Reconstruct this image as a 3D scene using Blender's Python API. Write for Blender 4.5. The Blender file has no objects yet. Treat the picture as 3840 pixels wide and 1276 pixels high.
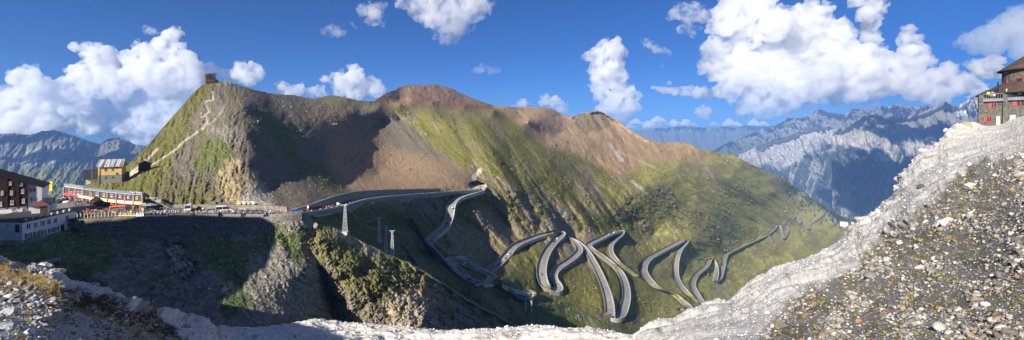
import bpy, bmesh, math, random
import numpy as np
from mathutils import Vector, Matrix
R = math.radians
scene = bpy.context.scene
C = scene.collection
# ------------------------------------------------------------------ camera
cam = bpy.data.cameras.new('camera'); camo = bpy.data.objects.new('camera', cam); C.objects.link(camo)
camo.location = (0, 0, 0); camo.rotation_euler = (R(90), 0, 0)
cam.sensor_width = 36; cam.lens = 15.0; cam.shift_y = -138/3840; cam.clip_start = 0.1; cam.clip_end = 120000
scene.camera = camo
# ------------------------------------------------------------------ sky
SUN_AZ, SUN_EL = R(-143.5), R(28)          # azimuth from +Y towards +X
w = bpy.data.worlds.new('World'); scene.world = w; w.use_nodes = True
nt = w.node_tree; bg = nt.nodes['Background']
sky = nt.nodes.new('ShaderNodeTexSky'); sky.sky_type = 'NISHITA'; sky.sun_disc = False
sky.sun_elevation = SUN_EL; sky.sun_rotation = SUN_AZ % (2*math.pi)
sky.altitude = 2780; sky.air_density = 1.0; sky.dust_density = 0.25; sky.ozone_density = 3.0
gm = nt.nodes.new('ShaderNodeMixRGB'); gm.blend_type = 'MULTIPLY'; gm.inputs[0].default_value = 1; gm.inputs[2].default_value = (.075, .22, .44, 1)
nt.links.new(sky.outputs[0], gm.inputs[1]); nt.links.new(gm.outputs[0], bg.inputs[0]); bg.inputs[1].default_value = 0.105
sd = bpy.data.lights.new('sun', 'SUN'); sd.energy = 5.0; sd.angle = R(0.5); sd.color = (1.0, 0.93, 0.82)
so = bpy.data.objects.new('sun', sd); C.objects.link(so)
sv = Vector((math.sin(SUN_AZ)*math.cos(SUN_EL), math.cos(SUN_AZ)*math.cos(SUN_EL), math.sin(SUN_EL)))
so.rotation_euler = sv.to_track_quat('Z', 'Y').to_euler(); so.location = sv*500
scene.view_settings.view_transform = 'Standard'; scene.view_settings.look = 'None'
scene.view_settings.exposure = 0.95; scene.view_settings.gamma = 1.0
# ------------------------------------------------------------------ helpers
F = 1600.0
def at(x, y, Y): return ((x-1920)/F*Y, Y, (500-y)/F*Y)
def onz(x, y, z): return at(x, y, z*F/(500-y))
def tag(o, label=None, cat=None, group=None, kind=None):
    if label: o['label'] = label
    if cat: o['category'] = cat
    if group: o['group'] = group
    if kind: o['kind'] = kind
    return o
def link(o, parent=None):
    C.objects.link(o)
    if parent: o.parent = parent
    return o
def empty(name, loc, rz=0):
    o = bpy.data.objects.new(name, None); C.objects.link(o); o.location = loc; o.rotation_euler = (0, 0, rz); o.empty_display_size = .2
    return o
def children(o): return [c for c in o.children]
def copy_tree(o, parent=None):
    c = o.copy(); C.objects.link(c); c.parent = parent
    for k in children(o): copy_tree(k, c)
    return c
_rs = np.random.RandomState(7)
_T = _rs.rand(512, 512).astype(np.float32)
def vnoise(u, v):
    iu = np.floor(u).astype(np.int64); iv = np.floor(v).astype(np.int64)
    fu = u-iu; fv = v-iv
    fu = fu*fu*fu*(fu*(fu*6-15)+10); fv = fv*fv*fv*(fv*(fv*6-15)+10)
    i0 = iu & 511; i1 = (iu+1) & 511; j0 = iv & 511; j1 = (iv+1) & 511
    a = _T[i0, j0]; b = _T[i1, j0]; c = _T[i0, j1]; d = _T[i1, j1]
    return (a*(1-fu)*(1-fv)+b*fu*(1-fv)+c*(1-fu)*fv+d*fu*fv)*2-1
def fbm(u, v, o=5, g=.5, l=2.03, ridged=False, s=0.0):
    r = 0; a = 1; t = 0; u = u+s*17.3; v = v+s*9.1
    for k in range(o):
        n = vnoise(u, v)
        if ridged: n = 1-2*np.abs(n)
        r = r+n*a; t += a; a *= g
        u, v = (u*.8-v*.6)*l+13.7, (u*.6+v*.8)*l+5.1
    return r/t
def rotn(x, y, ang):                                # coordinates along / across a direction
    c, s = math.cos(ang), math.sin(ang)
    return x*c+y*s, -x*s+y*c
def sstep(a, b, x):
    t = np.clip((x-a)/(b-a), 0, 1); return t*t*(3-2*t)
def rbf_fit(P, v, sy=1.6, reg=1e-3):
    P = np.asarray(P, float)*[1, sy]/1000; n = len(P)
    D = np.sqrt(((P[:, None]-P[None])**2).sum(-1))
    A = np.zeros((n+3, n+3)); A[:n, :n] = D-np.eye(n)*reg; A[:n, n] = 1; A[:n, n+1:] = P; A[n, :n] = 1; A[n+1:, :n] = P.T
    s = np.linalg.solve(A, np.r_[v, 0, 0, 0])
    return P, s, sy
def rbf_eval(m, x, y):
    P, s, sy = m; n = len(P); x = np.asarray(x, float); sh = x.shape
    x = x.ravel()/1000; y = np.asarray(y, float).ravel()*sy/1000; out = np.empty(len(x))
    for i in range(0, len(x), 20000):
        a = x[i:i+20000]; b = y[i:i+20000]
        out[i:i+20000] = np.sqrt((a[:, None]-P[None, :, 0])**2+(b[:, None]-P[None, :, 1])**2) @ s[:n]+s[n]+a*s[n+1]+b*s[n+2]
    return out.reshape(sh)
def poly_sd(x, y, poly):                            # signed distance in px, negative inside
    p = np.asarray(poly, float); q = np.roll(p, -1, 0); d = np.full(x.shape, 1e9); ins = np.zeros(x.shape, bool)
    for (ax, ay), (bx, by) in zip(p, q):
        ex, ey = bx-ax, by-ay; t = np.clip(((x-ax)*ex+(y-ay)*ey)/(ex*ex+ey*ey+1e-9), 0, 1)
        d = np.minimum(d, np.hypot(x-ax-t*ex, y-ay-t*ey))
        if ey != 0:
            c = ((ay > y) != (by > y)) & (x < (bx-ax)*(y-ay)/(by-ay)+ax); ins ^= c
    return np.where(ins, -d, d)
def line_d(x, y, line):
    p = np.asarray(line, float); d = np.full(x.shape, 1e9)
    for (ax, ay), (bx, by) in zip(p[:-1], p[1:]):
        ex, ey = bx-ax, by-ay; t = np.clip(((x-ax)*ex+(y-ay)*ey)/(ex*ex+ey*ey+1e-9), 0, 1)
        d = np.minimum(d, np.hypot(x-ax-t*ex, y-ay-t*ey))
    return d
def grid_mesh(name, P, mat, col=None, smooth=True, flip=False):
    """P: (rows, cols, 3)"""
    r, c = P.shape[:2]; me = bpy.data.meshes.new(name)
    me.vertices.add(r*c); me.vertices.foreach_set('co', P.reshape(-1).astype(np.float32))
    i = np.arange((r-1)*(c-1)); a = (i//(c-1))*c+i % (c-1)
    q = np.stack([a, a+1, a+c+1, a+c], 1)
    if flip: q = q[:, ::-1]
    n = len(q); me.loops.add(n*4); me.loops.foreach_set('vertex_index', q.reshape(-1).astype(np.int32))
    me.polygons.add(n); me.polygons.foreach_set('loop_start', np.arange(0, n*4, 4, dtype=np.int32))
    me.polygons.foreach_set('use_smooth', np.full(n, smooth))
    me.update(calc_edges=True)
    if col is not None:
        at_ = me.color_attributes.new('albedo', 'FLOAT_COLOR', 'POINT')
        cc = np.ones((r*c, 4), np.float32); cc[:, :3] = np.clip(col.reshape(-1, 3), 0, 1); at_.data.foreach_set('color', cc.reshape(-1))
    me.materials.append(mat)
    o = bpy.data.objects.new(name, me); C.objects.link(o); return o
# ------------------------------------------------------------------ materials
def mat(name, base, rough=.85, metal=0, spec=.3, noise=0, scale=1.0, bump=0, coords='Object', detail=4, emit=None):
    m = bpy.data.materials.new(name); m.use_nodes = True; n = m.node_tree.nodes; l = m.node_tree.links
    b = n['Principled BSDF']; b.inputs['Roughness'].default_value = rough; b.inputs['Metallic'].default_value = metal
    b.inputs['Specular IOR Level'].default_value = spec
    b.inputs['Base Color'].default_value = (*base, 1)
    tc = n.new('ShaderNodeTexCoord'); tx = n.new('ShaderNodeTexNoise'); tx.inputs['Scale'].default_value = scale; tx.inputs['Detail'].default_value = detail
    l.new(tc.outputs[coords], tx.inputs['Vector'])
    k = noise or .12
    mr = n.new('ShaderNodeMapRange'); mr.inputs[1].default_value = .3; mr.inputs[2].default_value = .7; mr.inputs[3].default_value = 1-k; mr.inputs[4].default_value = 1+k
    l.new(tx.outputs[0], mr.inputs[0]); vm = n.new('ShaderNodeVectorMath'); vm.operation = 'SCALE'
    vm.inputs[0].default_value = base; l.new(mr.outputs[0], vm.inputs['Scale']); l.new(vm.outputs[0], b.inputs['Base Color'])
    if bump:
        bp = n.new('ShaderNodeBump'); bp.inputs['Strength'].default_value = 1; bp.inputs['Distance'].default_value = bump
        l.new(tx.outputs[0], bp.inputs['Height']); l.new(bp.outputs[0], b.inputs['Normal'])
    if emit: b.inputs['Emission Color'].default_value = (*emit, 1); b.inputs['Emission Strength'].default_value = 1
    return m
def ground_mat(name, s1, s2, amp=.3, bump=.4, rough=.95):
    """albedo attribute modulated by two octaves of procedural grain, in metres"""
    m = bpy.data.materials.new(name); m.use_nodes = True; n = m.node_tree.nodes; l = m.node_tree.links
    b = n['Principled BSDF']; b.inputs['Roughness'].default_value = rough; b.inputs['Specular IOR Level'].default_value = .15
    a = n.new('ShaderNodeAttribute'); a.attribute_name = 'albedo'; g = n.new('ShaderNodeNewGeometry')
    t1 = n.new('ShaderNodeTexNoise'); t1.inputs['Scale'].default_value = s1; t1.inputs['Detail'].default_value = 5; t1.inputs['Roughness'].default_value = .65
    t2 = n.new('ShaderNodeTexVoronoi'); t2.inputs['Scale'].default_value = s2
    l.new(g.outputs['Position'], t1.inputs['Vector']); l.new(g.outputs['Position'], t2.inputs['Vector'])
    mr = n.new('ShaderNodeMapRange'); mr.inputs[1].default_value = .3; mr.inputs[2].default_value = .7; mr.inputs[3].default_value = 1-amp; mr.inputs[4].default_value = 1+amp
    l.new(t1.outputs[0], mr.inputs[0])
    sp = n.new('ShaderNodeSeparateColor'); l.new(t2.outputs['Color'], sp.inputs[0])
    m2 = n.new('ShaderNodeMapRange'); m2.inputs[3].default_value = 1-amp*.8; m2.inputs[4].default_value = 1+amp*.8; l.new(sp.outputs[0], m2.inputs[0])
    mm = n.new('ShaderNodeMath'); mm.operation = 'MULTIPLY'; l.new(mr.outputs[0], mm.inputs[0]); l.new(m2.outputs[0], mm.inputs[1])
    vm = n.new('ShaderNodeVectorMath'); vm.operation = 'SCALE'; l.new(a.outputs['Color'], vm.inputs[0]); l.new(mm.outputs[0], vm.inputs['Scale'])
    l.new(vm.outputs[0], b.inputs['Base Color'])
    ad = n.new('ShaderNodeMath'); ad.operation = 'ADD'; l.new(t1.outputs[0], ad.inputs[0]); l.new(t2.outputs['Distance'], ad.inputs[1])
    bp = n.new('ShaderNodeBump'); bp.inputs['Strength'].default_value = .7; bp.inputs['Distance'].default_value = bump
    l.new(ad.outputs[0], bp.inputs['Height']); l.new(bp.outputs[0], b.inputs['Normal'])
    return m
def blend(col, m, c): 
    m = np.clip(m, 0, 1)[..., None]; return col*(1-m)+np.asarray(c)*m
# ------------------------------------------------------------------ the mountain across the bowl (depth of control points on the ray through each pixel)
RIDGE = [(-500,760),(0,752),(150,746),(250,740),(300,700),(380,676),(455,641),(500,600),(545,555),(600,492),(640,445),(680,400),(720,350),(760,318),(795,303),(870,310),(960,341),(1040,352),(1110,360),(1180,374),(1215,362),(1250,358),(1310,369),(1380,379),(1410,378),(1430,362),(1450,347),(1480,336),(1500,324),(1540,317),(1570,316),(1585,322),(1602,318),(1640,318),(1690,332),(1740,356),(1800,381),(1850,396),(1900,400),(1960,404),(2020,402),(2060,405),(2085,417),(2110,432),(2145,438),(2170,430),(2200,418),(2240,413),(2265,424),(2300,445),(2330,462),(2380,500),(2430,524),(2500,534),(2560,533),(2590,540),(2620,557),(2680,570),(2750,584),(2850,630),(2950,680),(3050,748),(3120,792),(3160,815),(3200,826),(3260,815),(3320,788),(3400,760),(3600,700),(4100,600)]
MID = [
 # bowl and pass, x = -500 .. 1300    (x, y, depth)
 (-500,1260,75),(-500,1100,100),(-500,905,124),(-500,820,150),(-500,775,172),(-500,760,185),
 (0,1260,72),(0,1100,100),(0,960,116),(0,908,127),(0,880,140),(0,850,149),(0,780,168),(0,752,188),
 (150,1200,85),(150,1020,112),(150,925,122),(150,892,131),(150,870,143),(150,845,150),(150,780,168),(150,746,192),
 (290,1220,86),(290,1050,112),(290,940,130),(290,895,141),(290,862,148.5),(290,850,150.8),(290,822,151.3),(290,780,168.6),(290,740,196.7),(300,700,215),
 (450,1260,84),(450,1100,112),(450,1000,126),(450,905,146),(450,890,149.5),(450,870,151.6),(450,813,152),(450,795,160),(450,780,168.6),(450,760,181.5),(420,715,200),(420,690,212),(455,660,240),(455,641,262),
 (600,1260,88),(600,1150,108),(600,1050,122),(600,960,135),(600,912,146),(600,895,149.5),(600,870,151.8),(600,811,152.2),(600,785,165.6),(600,770,170),(600,740,178),(600,700,195),(600,640,225),(600,560,280),(600,492,345),
 (530,790,163),(530,700,200),(530,640,228),(530,600,262),
 (760,1260,92),(760,1180,106),(760,1050,122),(760,950,136),(760,905,146),(760,888,149.5),(760,860,151.8),(760,810,152.4),(760,788,163.9),(760,770,168),(760,700,185),(760,600,230),(760,500,292),(760,400,365),(760,340,425),(760,318,455),
 (870,1260,95),(870,1100,118),(870,960,136),(870,895,146.5),(870,878,149.5),(870,850,151.8),(870,811,152.4),(870,790,162.8),(880,770,167),(885,700,182),(870,600,222),(868,500,272),(850,400,345),(860,330,440),(870,310,470),
 (1000,1260,98),(1000,1150,116),(1000,1000,134),(1000,880,147),(1000,855,150),(1000,835,151.5),(1000,813,152),(1010,795,160),(1010,770,166),(960,700,188),(935,600,222),(925,500,275),(915,400,350),
 (1080,1240,105),(1080,1050,130),(1080,900,148),(1080,830,152),(1080,810,154.5),(1080,796,162),
 (1030,700,215),(1030,600,270),(1030,500,340),(1020,400,445),(1000,347,520),
 (1150,1240,118),(1150,1000,140),(1150,850,154),(1150,803,160),(1150,790,168),(1150,740,195),(1150,700,235),(1150,600,325),(1150,500,415),(1150,400,545),(1150,366,610),
 (1290,1240,150),(1290,1000,170),(1290,880,185),(1290,840,192),(1290,790,195),(1290,768,205),(1300,752,225),(1300,700,318),(1300,600,435),(1300,500,540),(1300,420,600),(1300,369,690),
 (1400,1240,170),(1400,1000,205),(1400,900,228),(1400,800,240),(1400,762,240),(1400,746,255),(1410,725,298),(1420,650,465),(1420,560,580),(1420,460,690),(1420,400,700),(1420,378,840),
 (1500,1240,190),(1500,1050,240),(1500,950,262),(1500,850,285),(1500,760,292),(1500,742,296),(1500,728,305),(1500,712,342),(1500,640,485),(1500,550,605),(1500,450,715),(1500,392,800),(1500,375,1300),(1500,324,1800),
 (1620,1240,215),(1620,1040,262),(1620,905,300),(1620,850,318),(1620,780,335),(1620,740,340),(1620,722,350),(1620,700,372),(1620,600,505),(1620,500,640),(1620,420,720),(1620,388,850),(1620,372,1300),(1620,318,1900),
 (1720,1240,225),(1720,1100,262),(1720,1030,285),(1700,900,322),(1690,800,350),(1720,735,375),(1720,715,385),(1720,690,400),(1740,600,470),(1740,500,600),(1740,430,760),(1740,398,880),(1740,385,1300),(1740,356,1800),
 (1800,1240,225),(1800,1120,250),(1800,1060,275),(1800,1010,310),(1800,900,362),(1800,800,385),(1790,720,395),(1790,695,416),(1790,655,445),(1830,650,455),(1850,560,520),(1850,470,680),(1850,415,860),(1850,402,1300),
 (1900,1240,240),(1900,1110,275),(1880,1050,270),(1880,985,345),(1900,900,390),(1900,800,420),(1920,700,450),(1940,600,530),(1960,520,680),(1980,455,850),(1960,440,1150),(1960,404,1600),
 (2000,1240,235),(1990,1110,290),(2000,1050,315),(2000,960,360),(2000,890,430),(2020,800,460),(2040,700,510),(2060,600,620),(2080,540,800),(2100,500,1300),(2110,432,1900),
 (2080,1240,265),(2062,1095,317),(2070,1000,370),(2100,865,480),(2140,800,515),(2160,700,600),(2180,620,760),(2200,560,1000),(2200,500,1500),(2240,413,2200),
 (2180,1240,285),(2180,1130,330),(2180,1030,385),(2171,940,440),(2160,890,500),(2220,840,545),(2260,760,640),(2280,680,780),(2320,610,1100),(2330,540,1700),(2330,462,2300),
 (2290,1250,290),(2300,1190,312),(2300,1100,350),(2290,1000,430),(2290,930,520),(2330,862,620),(2380,800,735),(2420,700,900),(2460,620,1250),(2500,580,1700),(2500,534,2200),
 (2420,1250,320),(2420,1180,370),(2430,1100,420),(2414,1010,545),(2440,960,620),(2450,880,740),(2520,800,880),(2560,700,1150),(2600,620,1600),(2600,545,2000),
 (2540,1250,370),(2560,1175,430),(2550,1120,500),(2535,1040,645),(2540,960,700),(2576,902,770),(2640,850,950),(2700,760,1300),(2750,660,1800),(2750,584,2400),
 (2640,1250,450),(2620,1131,590),(2620,1050,720),(2663,966,890),(2690,1050,830),(2700,1150,650),(2721,956,1040),(2780,925,1250),(2840,897,1450),(2800,1020,1050),(2800,1200,700),
 (2919,838,1900),(2940,893,1700),(2880,800,1900),(2900,720,2300),(2900,655,2800),(2986,808,2400),(3000,960,1600),(3000,870,2100),(3000,750,2900),(3000,714,3300),
 (3034,858,2200),(3094,798,2850),(3100,900,2200),(3060,780,3100),(3100,784,3500),(3130,835,2800),(3160,860,2900),(3160,818,3600),(3190,850,3100),(3200,830,3500),(3260,830,2600),(3250,900,1800),(3180,900,2200),(3200,1000,1400),(3330,850,1400),(3400,790,1300),(3400,1000,800),(3600,720,1000),(3600,900,600),(4100,620,800),(4100,900,400),(3000,1200,800),(3400,1250,500),(4100,1250,300)]
def _steep(x, y, Y):                                 # the far valley side is steeper towards its crest
    k = .30*min(1, max(0, (x-2150)/250))*(1-min(1, max(0, (x-2880)/200)))*min(1, max(0, (880-y)/280)); return Y*(1-k)
MID = [(a, b, _steep(a, b, c)) for a, b, c in MID]
midP = np.array([(a, b) for a, b, c in MID]); midM = rbf_fit(midP, np.log([c for a, b, c in MID]))
def midY(x, y): return np.exp(rbf_eval(midM, x, y))
rx, ry = np.array(RIDGE, float).T
def ridge_y(x): return np.interp(x, rx, ry)
def midpt(x, y, dz=0):
    Y = float(midY(np.array([x]), np.array([y]))[0]); p = at(x, y, Y); return (p[0], p[1], p[2]+dz)
# near crest, used to know how far down the far slopes must reach
CREST = [(-1500,860),(-500,900),(-200,940),(0,968),(90,1000),(130,995),(170,1008),(215,1030),(235,1052),(262,1060),(300,1058),(340,1078),(380,1090),(400,1108),(440,1122),(470,1135),(500,1142),(530,1158),(560,1168),(600,1178),(640,1190),(680,1200),(720,1206),(755,1222),(780,1240),(805,1243),(840,1232),(900,1224),(960,1226),(1040,1222),(1110,1214),(1170,1208),(1250,1203),(1300,1212),(1400,1216),(1500,1228),(1560,1236),(1700,1240),(1800,1240),(1900,1232),(1960,1228),(2020,1226),(2100,1230),(2200,1236),(2300,1242),(2345,1256),(2380,1258),(2433,1225),(2534,1203),(2591,1168),(2652,1139),(2688,1127),(2705,1128),(2736,1137),(2753,1115),(2819,1067),(2824,1054),(2907,1010),(2995,979),(3074,949),(3100,932),(3168,895),(3200,868),(3229,848),(3250,815),(3290,785),(3354,727),(3390,690),(3399,654),(3440,600),(3472,573),(3500,556),(3509,548),(3540,512),(3556,484),(3584,466),(3630,458),(3664,462),(3690,474),(3735,472),(3762,464),(3790,446),(3840,424),(4100,300),(5200,-120)]
cx_, cy_ = np.array(CREST, float).T
def crest_y(x): return np.interp(x, cx_, cy_)
# ------------------------------------------------------------------ road centre lines (pixel, width m)
ROADS = [
 ([(1060,802),(1130,799),(1200,789),(1250,778),(1300,766),(1345,752),(1400,744),(1480,736),(1560,729),(1640,723),(1700,718),(1760,713),(1790,711)], 6.0),
 ([(1790,709),(1812,712),(1800,718),(1770,727),(1730,739),(1706,752),(1693,768),(1690,790),(1686,815),(1678,838),(1660,860),(1640,875),(1622,889),(1611,903),(1622,920),(1645,945),(1680,980),(1715,1015),(1745,1042),(1768,1058),(1800,1066)], 6.4),
 ([(1800,1066),(1830,1057),(1845,1045),(1842,1030),(1815,1018),(1780,1008),(1740,996),(1710,983),(1697,970),(1700,962),(1722,960),(1750,966),(1772,984),(1790,1004),(1812,1016)], 5.0),
 ([(1872,1062),(1890,1075),(1930,1088),(1965,1096),(1990,1102),(1996,1112),(1975,1120),(1950,1118),(1925,1103),(1895,1084)], 5.6),
 ([(1832,1020),(1860,1000),(1888,975),(1910,950),(1925,930),(1955,912),(2000,895),(2040,882),(2075,873)], 6.4),
 ([(2060,876),(2090,869),(2110,873),(2108,884),(2085,905),(2062,930),(2044,960),(2034,990),(2030,1020),(2034,1050),(2045,1080),(2065,1092)], 7.2),
 ([(2050,1091),(2085,1096),(2098,1088),(2092,1070),(2076,1050),(2074,1030),(2090,1010),(2130,985),(2160,962),(2176,942),(2172,928),(2158,910),(2142,898),(2132,893)], 6.2),
 ([(2132,893),(2160,905),(2195,935),(2215,965),(2240,1010),(2262,1060),(2280,1110),(2288,1150),(2288,1185)], 6.4),
 ([(2282,1188),(2308,1196),(2330,1188),(2345,1150),(2352,1110),(2345,1060),(2326,1020),(2300,995),(2282,981),(2258,962),(2232,945),(2208,928),(2206,920),(2230,908),(2258,894),(2290,878),(2322,868)], 6.2),
 ([(2315,868),(2338,865),(2335,878),(2315,895),(2296,912),(2288,935),(2296,958),(2316,982),(2345,1006),(2385,1034)], 5.0),
 ([(2565,1164),(2590,1166),(2585,1155),(2560,1130),(2535,1108),(2500,1092),(2465,1080),(2440,1058),(2422,1035),(2412,1012),(2418,992),(2432,972),(2462,955),(2500,935),(2535,916),(2560,903)], 8.0),
 ([(2558,904),(2576,902),(2574,912),(2556,930),(2544,955),(2537,985),(2535,1020),(2540,1050),(2560,1082),(2590,1110),(2620,1135)], 6.5),
 ([(2637,1140),(2615,1105),(2597,1075),(2602,1050),(2618,1025),(2640,1010),(2655,995),(2662,975),(2668,966)], 6.8),
 ([(2660,968),(2672,968),(2682,985),(2688,1008),(2688,1035),(2682,1050)], 7.2),
 ([(2678,1050),(2700,1050),(2708,1020),(2715,995),(2718,970),(2726,952),(2750,942),(2790,922),(2838,900),(2880,880),(2905,862),(2916,842)], 7.2),
 ([(2912,840),(2924,840),(2930,865),(2936,893)], 7.9),
 ([(2934,893),(2942,893),(2953,870),(2957,858),(2946,845),(2965,828),(2986,810)], 8.6),
 ([(2984,808),(2992,812),(2997,838)], 8.6),
 ([(2996,839),(3003,838),(3006,826),(3012,824),(3020,838),(3030,858)], 9.4),
 ([(3029,858),(3038,858),(3033,845),(3040,838),(3060,826),(3080,812),(3090,798)], 9.4),
 ([(3088,797),(3097,798),(3100,815),(3108,830),(3120,843)], 10.1),
 ([(3106,827),(3118,818),(3122,813),(3130,820),(3136,832)], 9.4)]
def resample(pts, step=3.0):
    p = np.array(pts, float)
    for _ in range(2):                               # corner cutting
        q = np.empty((2*len(p), 2)); q[0] = p[0]; q[-1] = p[-1]; q[1:-1:2] = p[:-1]*.75+p[1:]*.25; q[2:-1:2] = p[:-1]*.25+p[1:]*.75; p = q
    s = np.r_[0, np.cumsum(np.hypot(*np.diff(p, axis=0).T))]; n = max(4, int(s[-1]/step)); t = np.linspace(0, s[-1], n)
    return np.stack([np.interp(t, s, p[:, 0]), np.interp(t, s, p[:, 1])], 1)
def smooth1(v, k):
    for _ in range(k): v = np.r_[v[0], (v[:-2]+2*v[1:-1]+v[2:])/4, v[-1]]
    return v
LEGS = []
for pts, wd in ROADS:
    c = resample(pts); Y = midY(c[:, 0], c[:, 1]); z = (500-c[:, 1])/F*Y; z = smooth1(z, 60)
    if len(LEGS) == 0: z = np.where(np.arange(len(z)) < 8, -29.5, z); z = smooth1(z, 12)
    Yn = z*F/(500-c[:, 1]); P = np.stack([(c[:, 0]-1920)/F*Yn, Yn, z], 1)
    P = np.stack([smooth1(P[:, k], 3) for k in range(3)], 1)
    LEGS.append((c, P, wd))
def flatten(x, y, Y, ext=.7, fade=1.8):
    sh = x.shape; x = x.ravel(); y = y.ravel(); Y = Y.ravel().copy(); on = np.zeros(x.shape)
    for c, P, wd in LEGS:
        hw = wd/2; padx = (hw+fade)*F/P[:, 1].min()+6
        m = np.where((x > c[:, 0].min()-padx) & (x < c[:, 0].max()+padx) & (y > c[:, 1].min()-padx*.7) & (y < c[:, 1].max()+padx*.7))[0]
        if len(m) == 0: continue
        # nearest centre sample once the vertex is put on that sample's level
        best = np.full(len(m), 1e9); bz = np.zeros(len(m)); 
        for s in range(0, len(P)):
            zz = P[s, 2]; Yc = zz*F/(500-y[m]-1e-6); Yc = np.where(y[m] > 505, Yc, 1e6); Xc = (x[m]-1920)/F*Yc
            d = np.hypot(Xc-P[s, 0], Yc-P[s, 1]); b = d < best; best[b] = d[b]; bz[b] = zz
        Yc = (bz-.12)*F/(500-y[m]-1e-6); k = 1-sstep(hw+ext, hw+fade*1.6, best)
        kk = k*(np.abs(np.log(np.clip(Yc/Y[m], .01, 100))) < .5)
        Y[m] = Y[m]*(1-kk)+Yc*kk; on[m] = np.maximum(on[m], kk)
    return Y.reshape(sh), on.reshape(sh)
PLAZA = [(-100,835),(285,824),(450,814),(600,811.5),(1000,812),(1075,809),(1130,803),(1120,795),(1075,797),(1040,792),(900,789),(640,787),(534,790),(470,783),(282,757),(200,747),(-100,752)]
Q = 1.0
def zig(x, y, s, a):                                 # ragged zone edges
    return fbm(x/s, y/s, 4, .6, s=3)*a
def relief(x, y, lam, ang, amp, o=4, seed=0, stretch=3.5, rid=True):
    u, v = rotn(x, y, ang); return amp*fbm(u/(lam*stretch), v/lam, o, .55, ridged=rid, s=seed)
def build_mid():
    nc = int(1500*Q); nr = int(430*Q)
    xs = np.linspace(-420, 4000, nc); yt = ridge_y(xs); yb = np.minimum(crest_y(xs)+70, 1300)
    yt = yt+fbm(xs/37, xs*0, 5, .6, s=2)*5*np.where((xs > 480) & (xs < 2600), 1, .25)+fbm(xs/9, xs*0, 3, .6, s=4)*2*np.where((xs > 560) & (xs < 2560), 1, .3)
    yb = np.maximum(yb, yt+30)
    t = np.linspace(0, 1, nr)[:, None]; x = np.repeat(xs[None], nr, 0); y = yb+(yt-yb)*t
    Yb = midY(x, y)
    # relief in depth: gullies running down the slopes, outcrops, fine grain
    edge = sstep(0, 14, y-yt)
    g = np.zeros_like(x)
    rocky = sstep(1380, 1560, x)*(1-sstep(2350, 2520, x))*sstep(380, 430, y)*(1-sstep(960, 1080, y))
    rocky = rocky*sstep(-30, 60, poly_sd(x, y, [(1180,470),(1320,430),(1500,520),(1640,610),(1800,700),(1400,760),(1200,680)]))
    hill = (1-sstep(860, 980, x))*(1-sstep(760, 800, y)); dark = sstep(900, 980, x)*(1-sstep(1330, 1450, x))*(1-sstep(740, 790, y))
    right = sstep(2350, 2600, x); peak = 1-sstep(0, 25, y-np.interp(x, [1380,1420,1600,1860,1900], [378,380,392,402,400])); peak = peak*(x > 1390)*(x < 1900)
    brn = 1-sstep(-10, 30, poly_sd(x, y, [(1860,390),(2240,400),(2400,500),(2620,530),(2640,600),(2420,590),(2330,650),(2170,570),(2060,545),(1960,460)]))
    a1 = R(52)
    g += rocky*(relief(x, y, 150, a1, .046, 3, 1, 5)+relief(x, y, 60, a1, .013, 5, 2, 4)+relief(x, y, 20, R(46), .006, 4, 3, 2.4))
    g += hill*(relief(x, y, 60, R(100), .014, 5, 4, 2)+relief(x, y, 18, R(100), .011, 4, 5, 1.4))
    g += dark*(relief(x, y, 90, R(45), .012, 5, 6, 3)+relief(x, y, 22, R(45), .005, 3, 7, 2))
    g += right*(1-brn)*(relief(x, y, 120, R(32), .018, 4, 8, 3.5)+relief(x, y, 30, R(32), .006, 4, 9, 3))
    g += peak*(relief(x, y, 50, R(60), .035, 5, 10, 1.6)+relief(x, y, 14, R(60), .014, 3, 12, 1.5))
    g += brn*(relief(x, y, 60, R(60), .025, 5, 11, 2.5)+relief(x, y, 14, R(60), .008, 3, 13, 2.5))
    g += (1-sstep(0, 30, poly_sd(x, y, [(620,920),(690,930),(730,1010),(700,1050),(640,1000)])))*relief(x, y, 26, R(60), .03, 4, 18, 1.2)
    low = sstep(800, 850, y)
    g += low*(relief(x, y, 70, R(70), .007, 4, 14, 2)+relief(x, y, 18, R(60), .0035, 4, 15, 1.5))
    scr = 1-sstep(-20, 40, poly_sd(x, y, [(1240,520),(1400,560),(1640,640),(1760,710),(1400,740),(1250,650)]))
    g += scr*relief(x, y, 14, R(50), .003, 3, 16, 1.3)
    g += .0018*fbm(x/6, y/5, 3, .6, s=20)
    Y = Yb*np.exp(g*edge*sstep(0, 40, np.abs(y-500)+45))
    Y, on = flatten(x, y, Y)
    pl = (1-sstep(-1, 2, poly_sd(x, y, PLAZA))); Yp = -29.62*F/(500-np.maximum(y, 700)); Y = Y*(1-pl)+Yp*pl; on = np.maximum(on, pl)
    # parking bay at the corner of the road
    zb = LEGS[0][1][-1][2]; bay = [(1768,706),(1760,698),(1766,686),(1790,680),(1818,690),(1828,706),(1800,714)]
    pb = 1-sstep(-2, 3, poly_sd(x, y, bay)); Yp = (zb-.1)*F/(500-y-1e-6); Y = np.where(pb > 0, Y*(1-pb)+np.where(y > 600, Yp, Y)*pb, Y)
    # ---------------- albedo
    N1 = fbm(x/60, y/45, 5, .6, s=31); N2 = fbm(x/14, y/11, 4, .6, s=32); N3 = vnoise(x/3.1, y/2.7)
    st = fbm(*[q/s for q, s in zip(rotn(x, y, R(38)), (110, 9))], 4, .6, s=33)
    col = np.zeros(x.shape+(3,))+(.140, .134, .036)+np.array((.30, .265, .085))*sstep(2250, 2600, x)[..., None]  # right valley grass: drier yellow, also raised to stand in for sunlight
    col = blend(col, sstep(-.1, .6, N1)*.7, (.165, .15, .045)); col = blend(col, sstep(.05, .5, N2)*.4, (.10, .112, .024))
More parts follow.
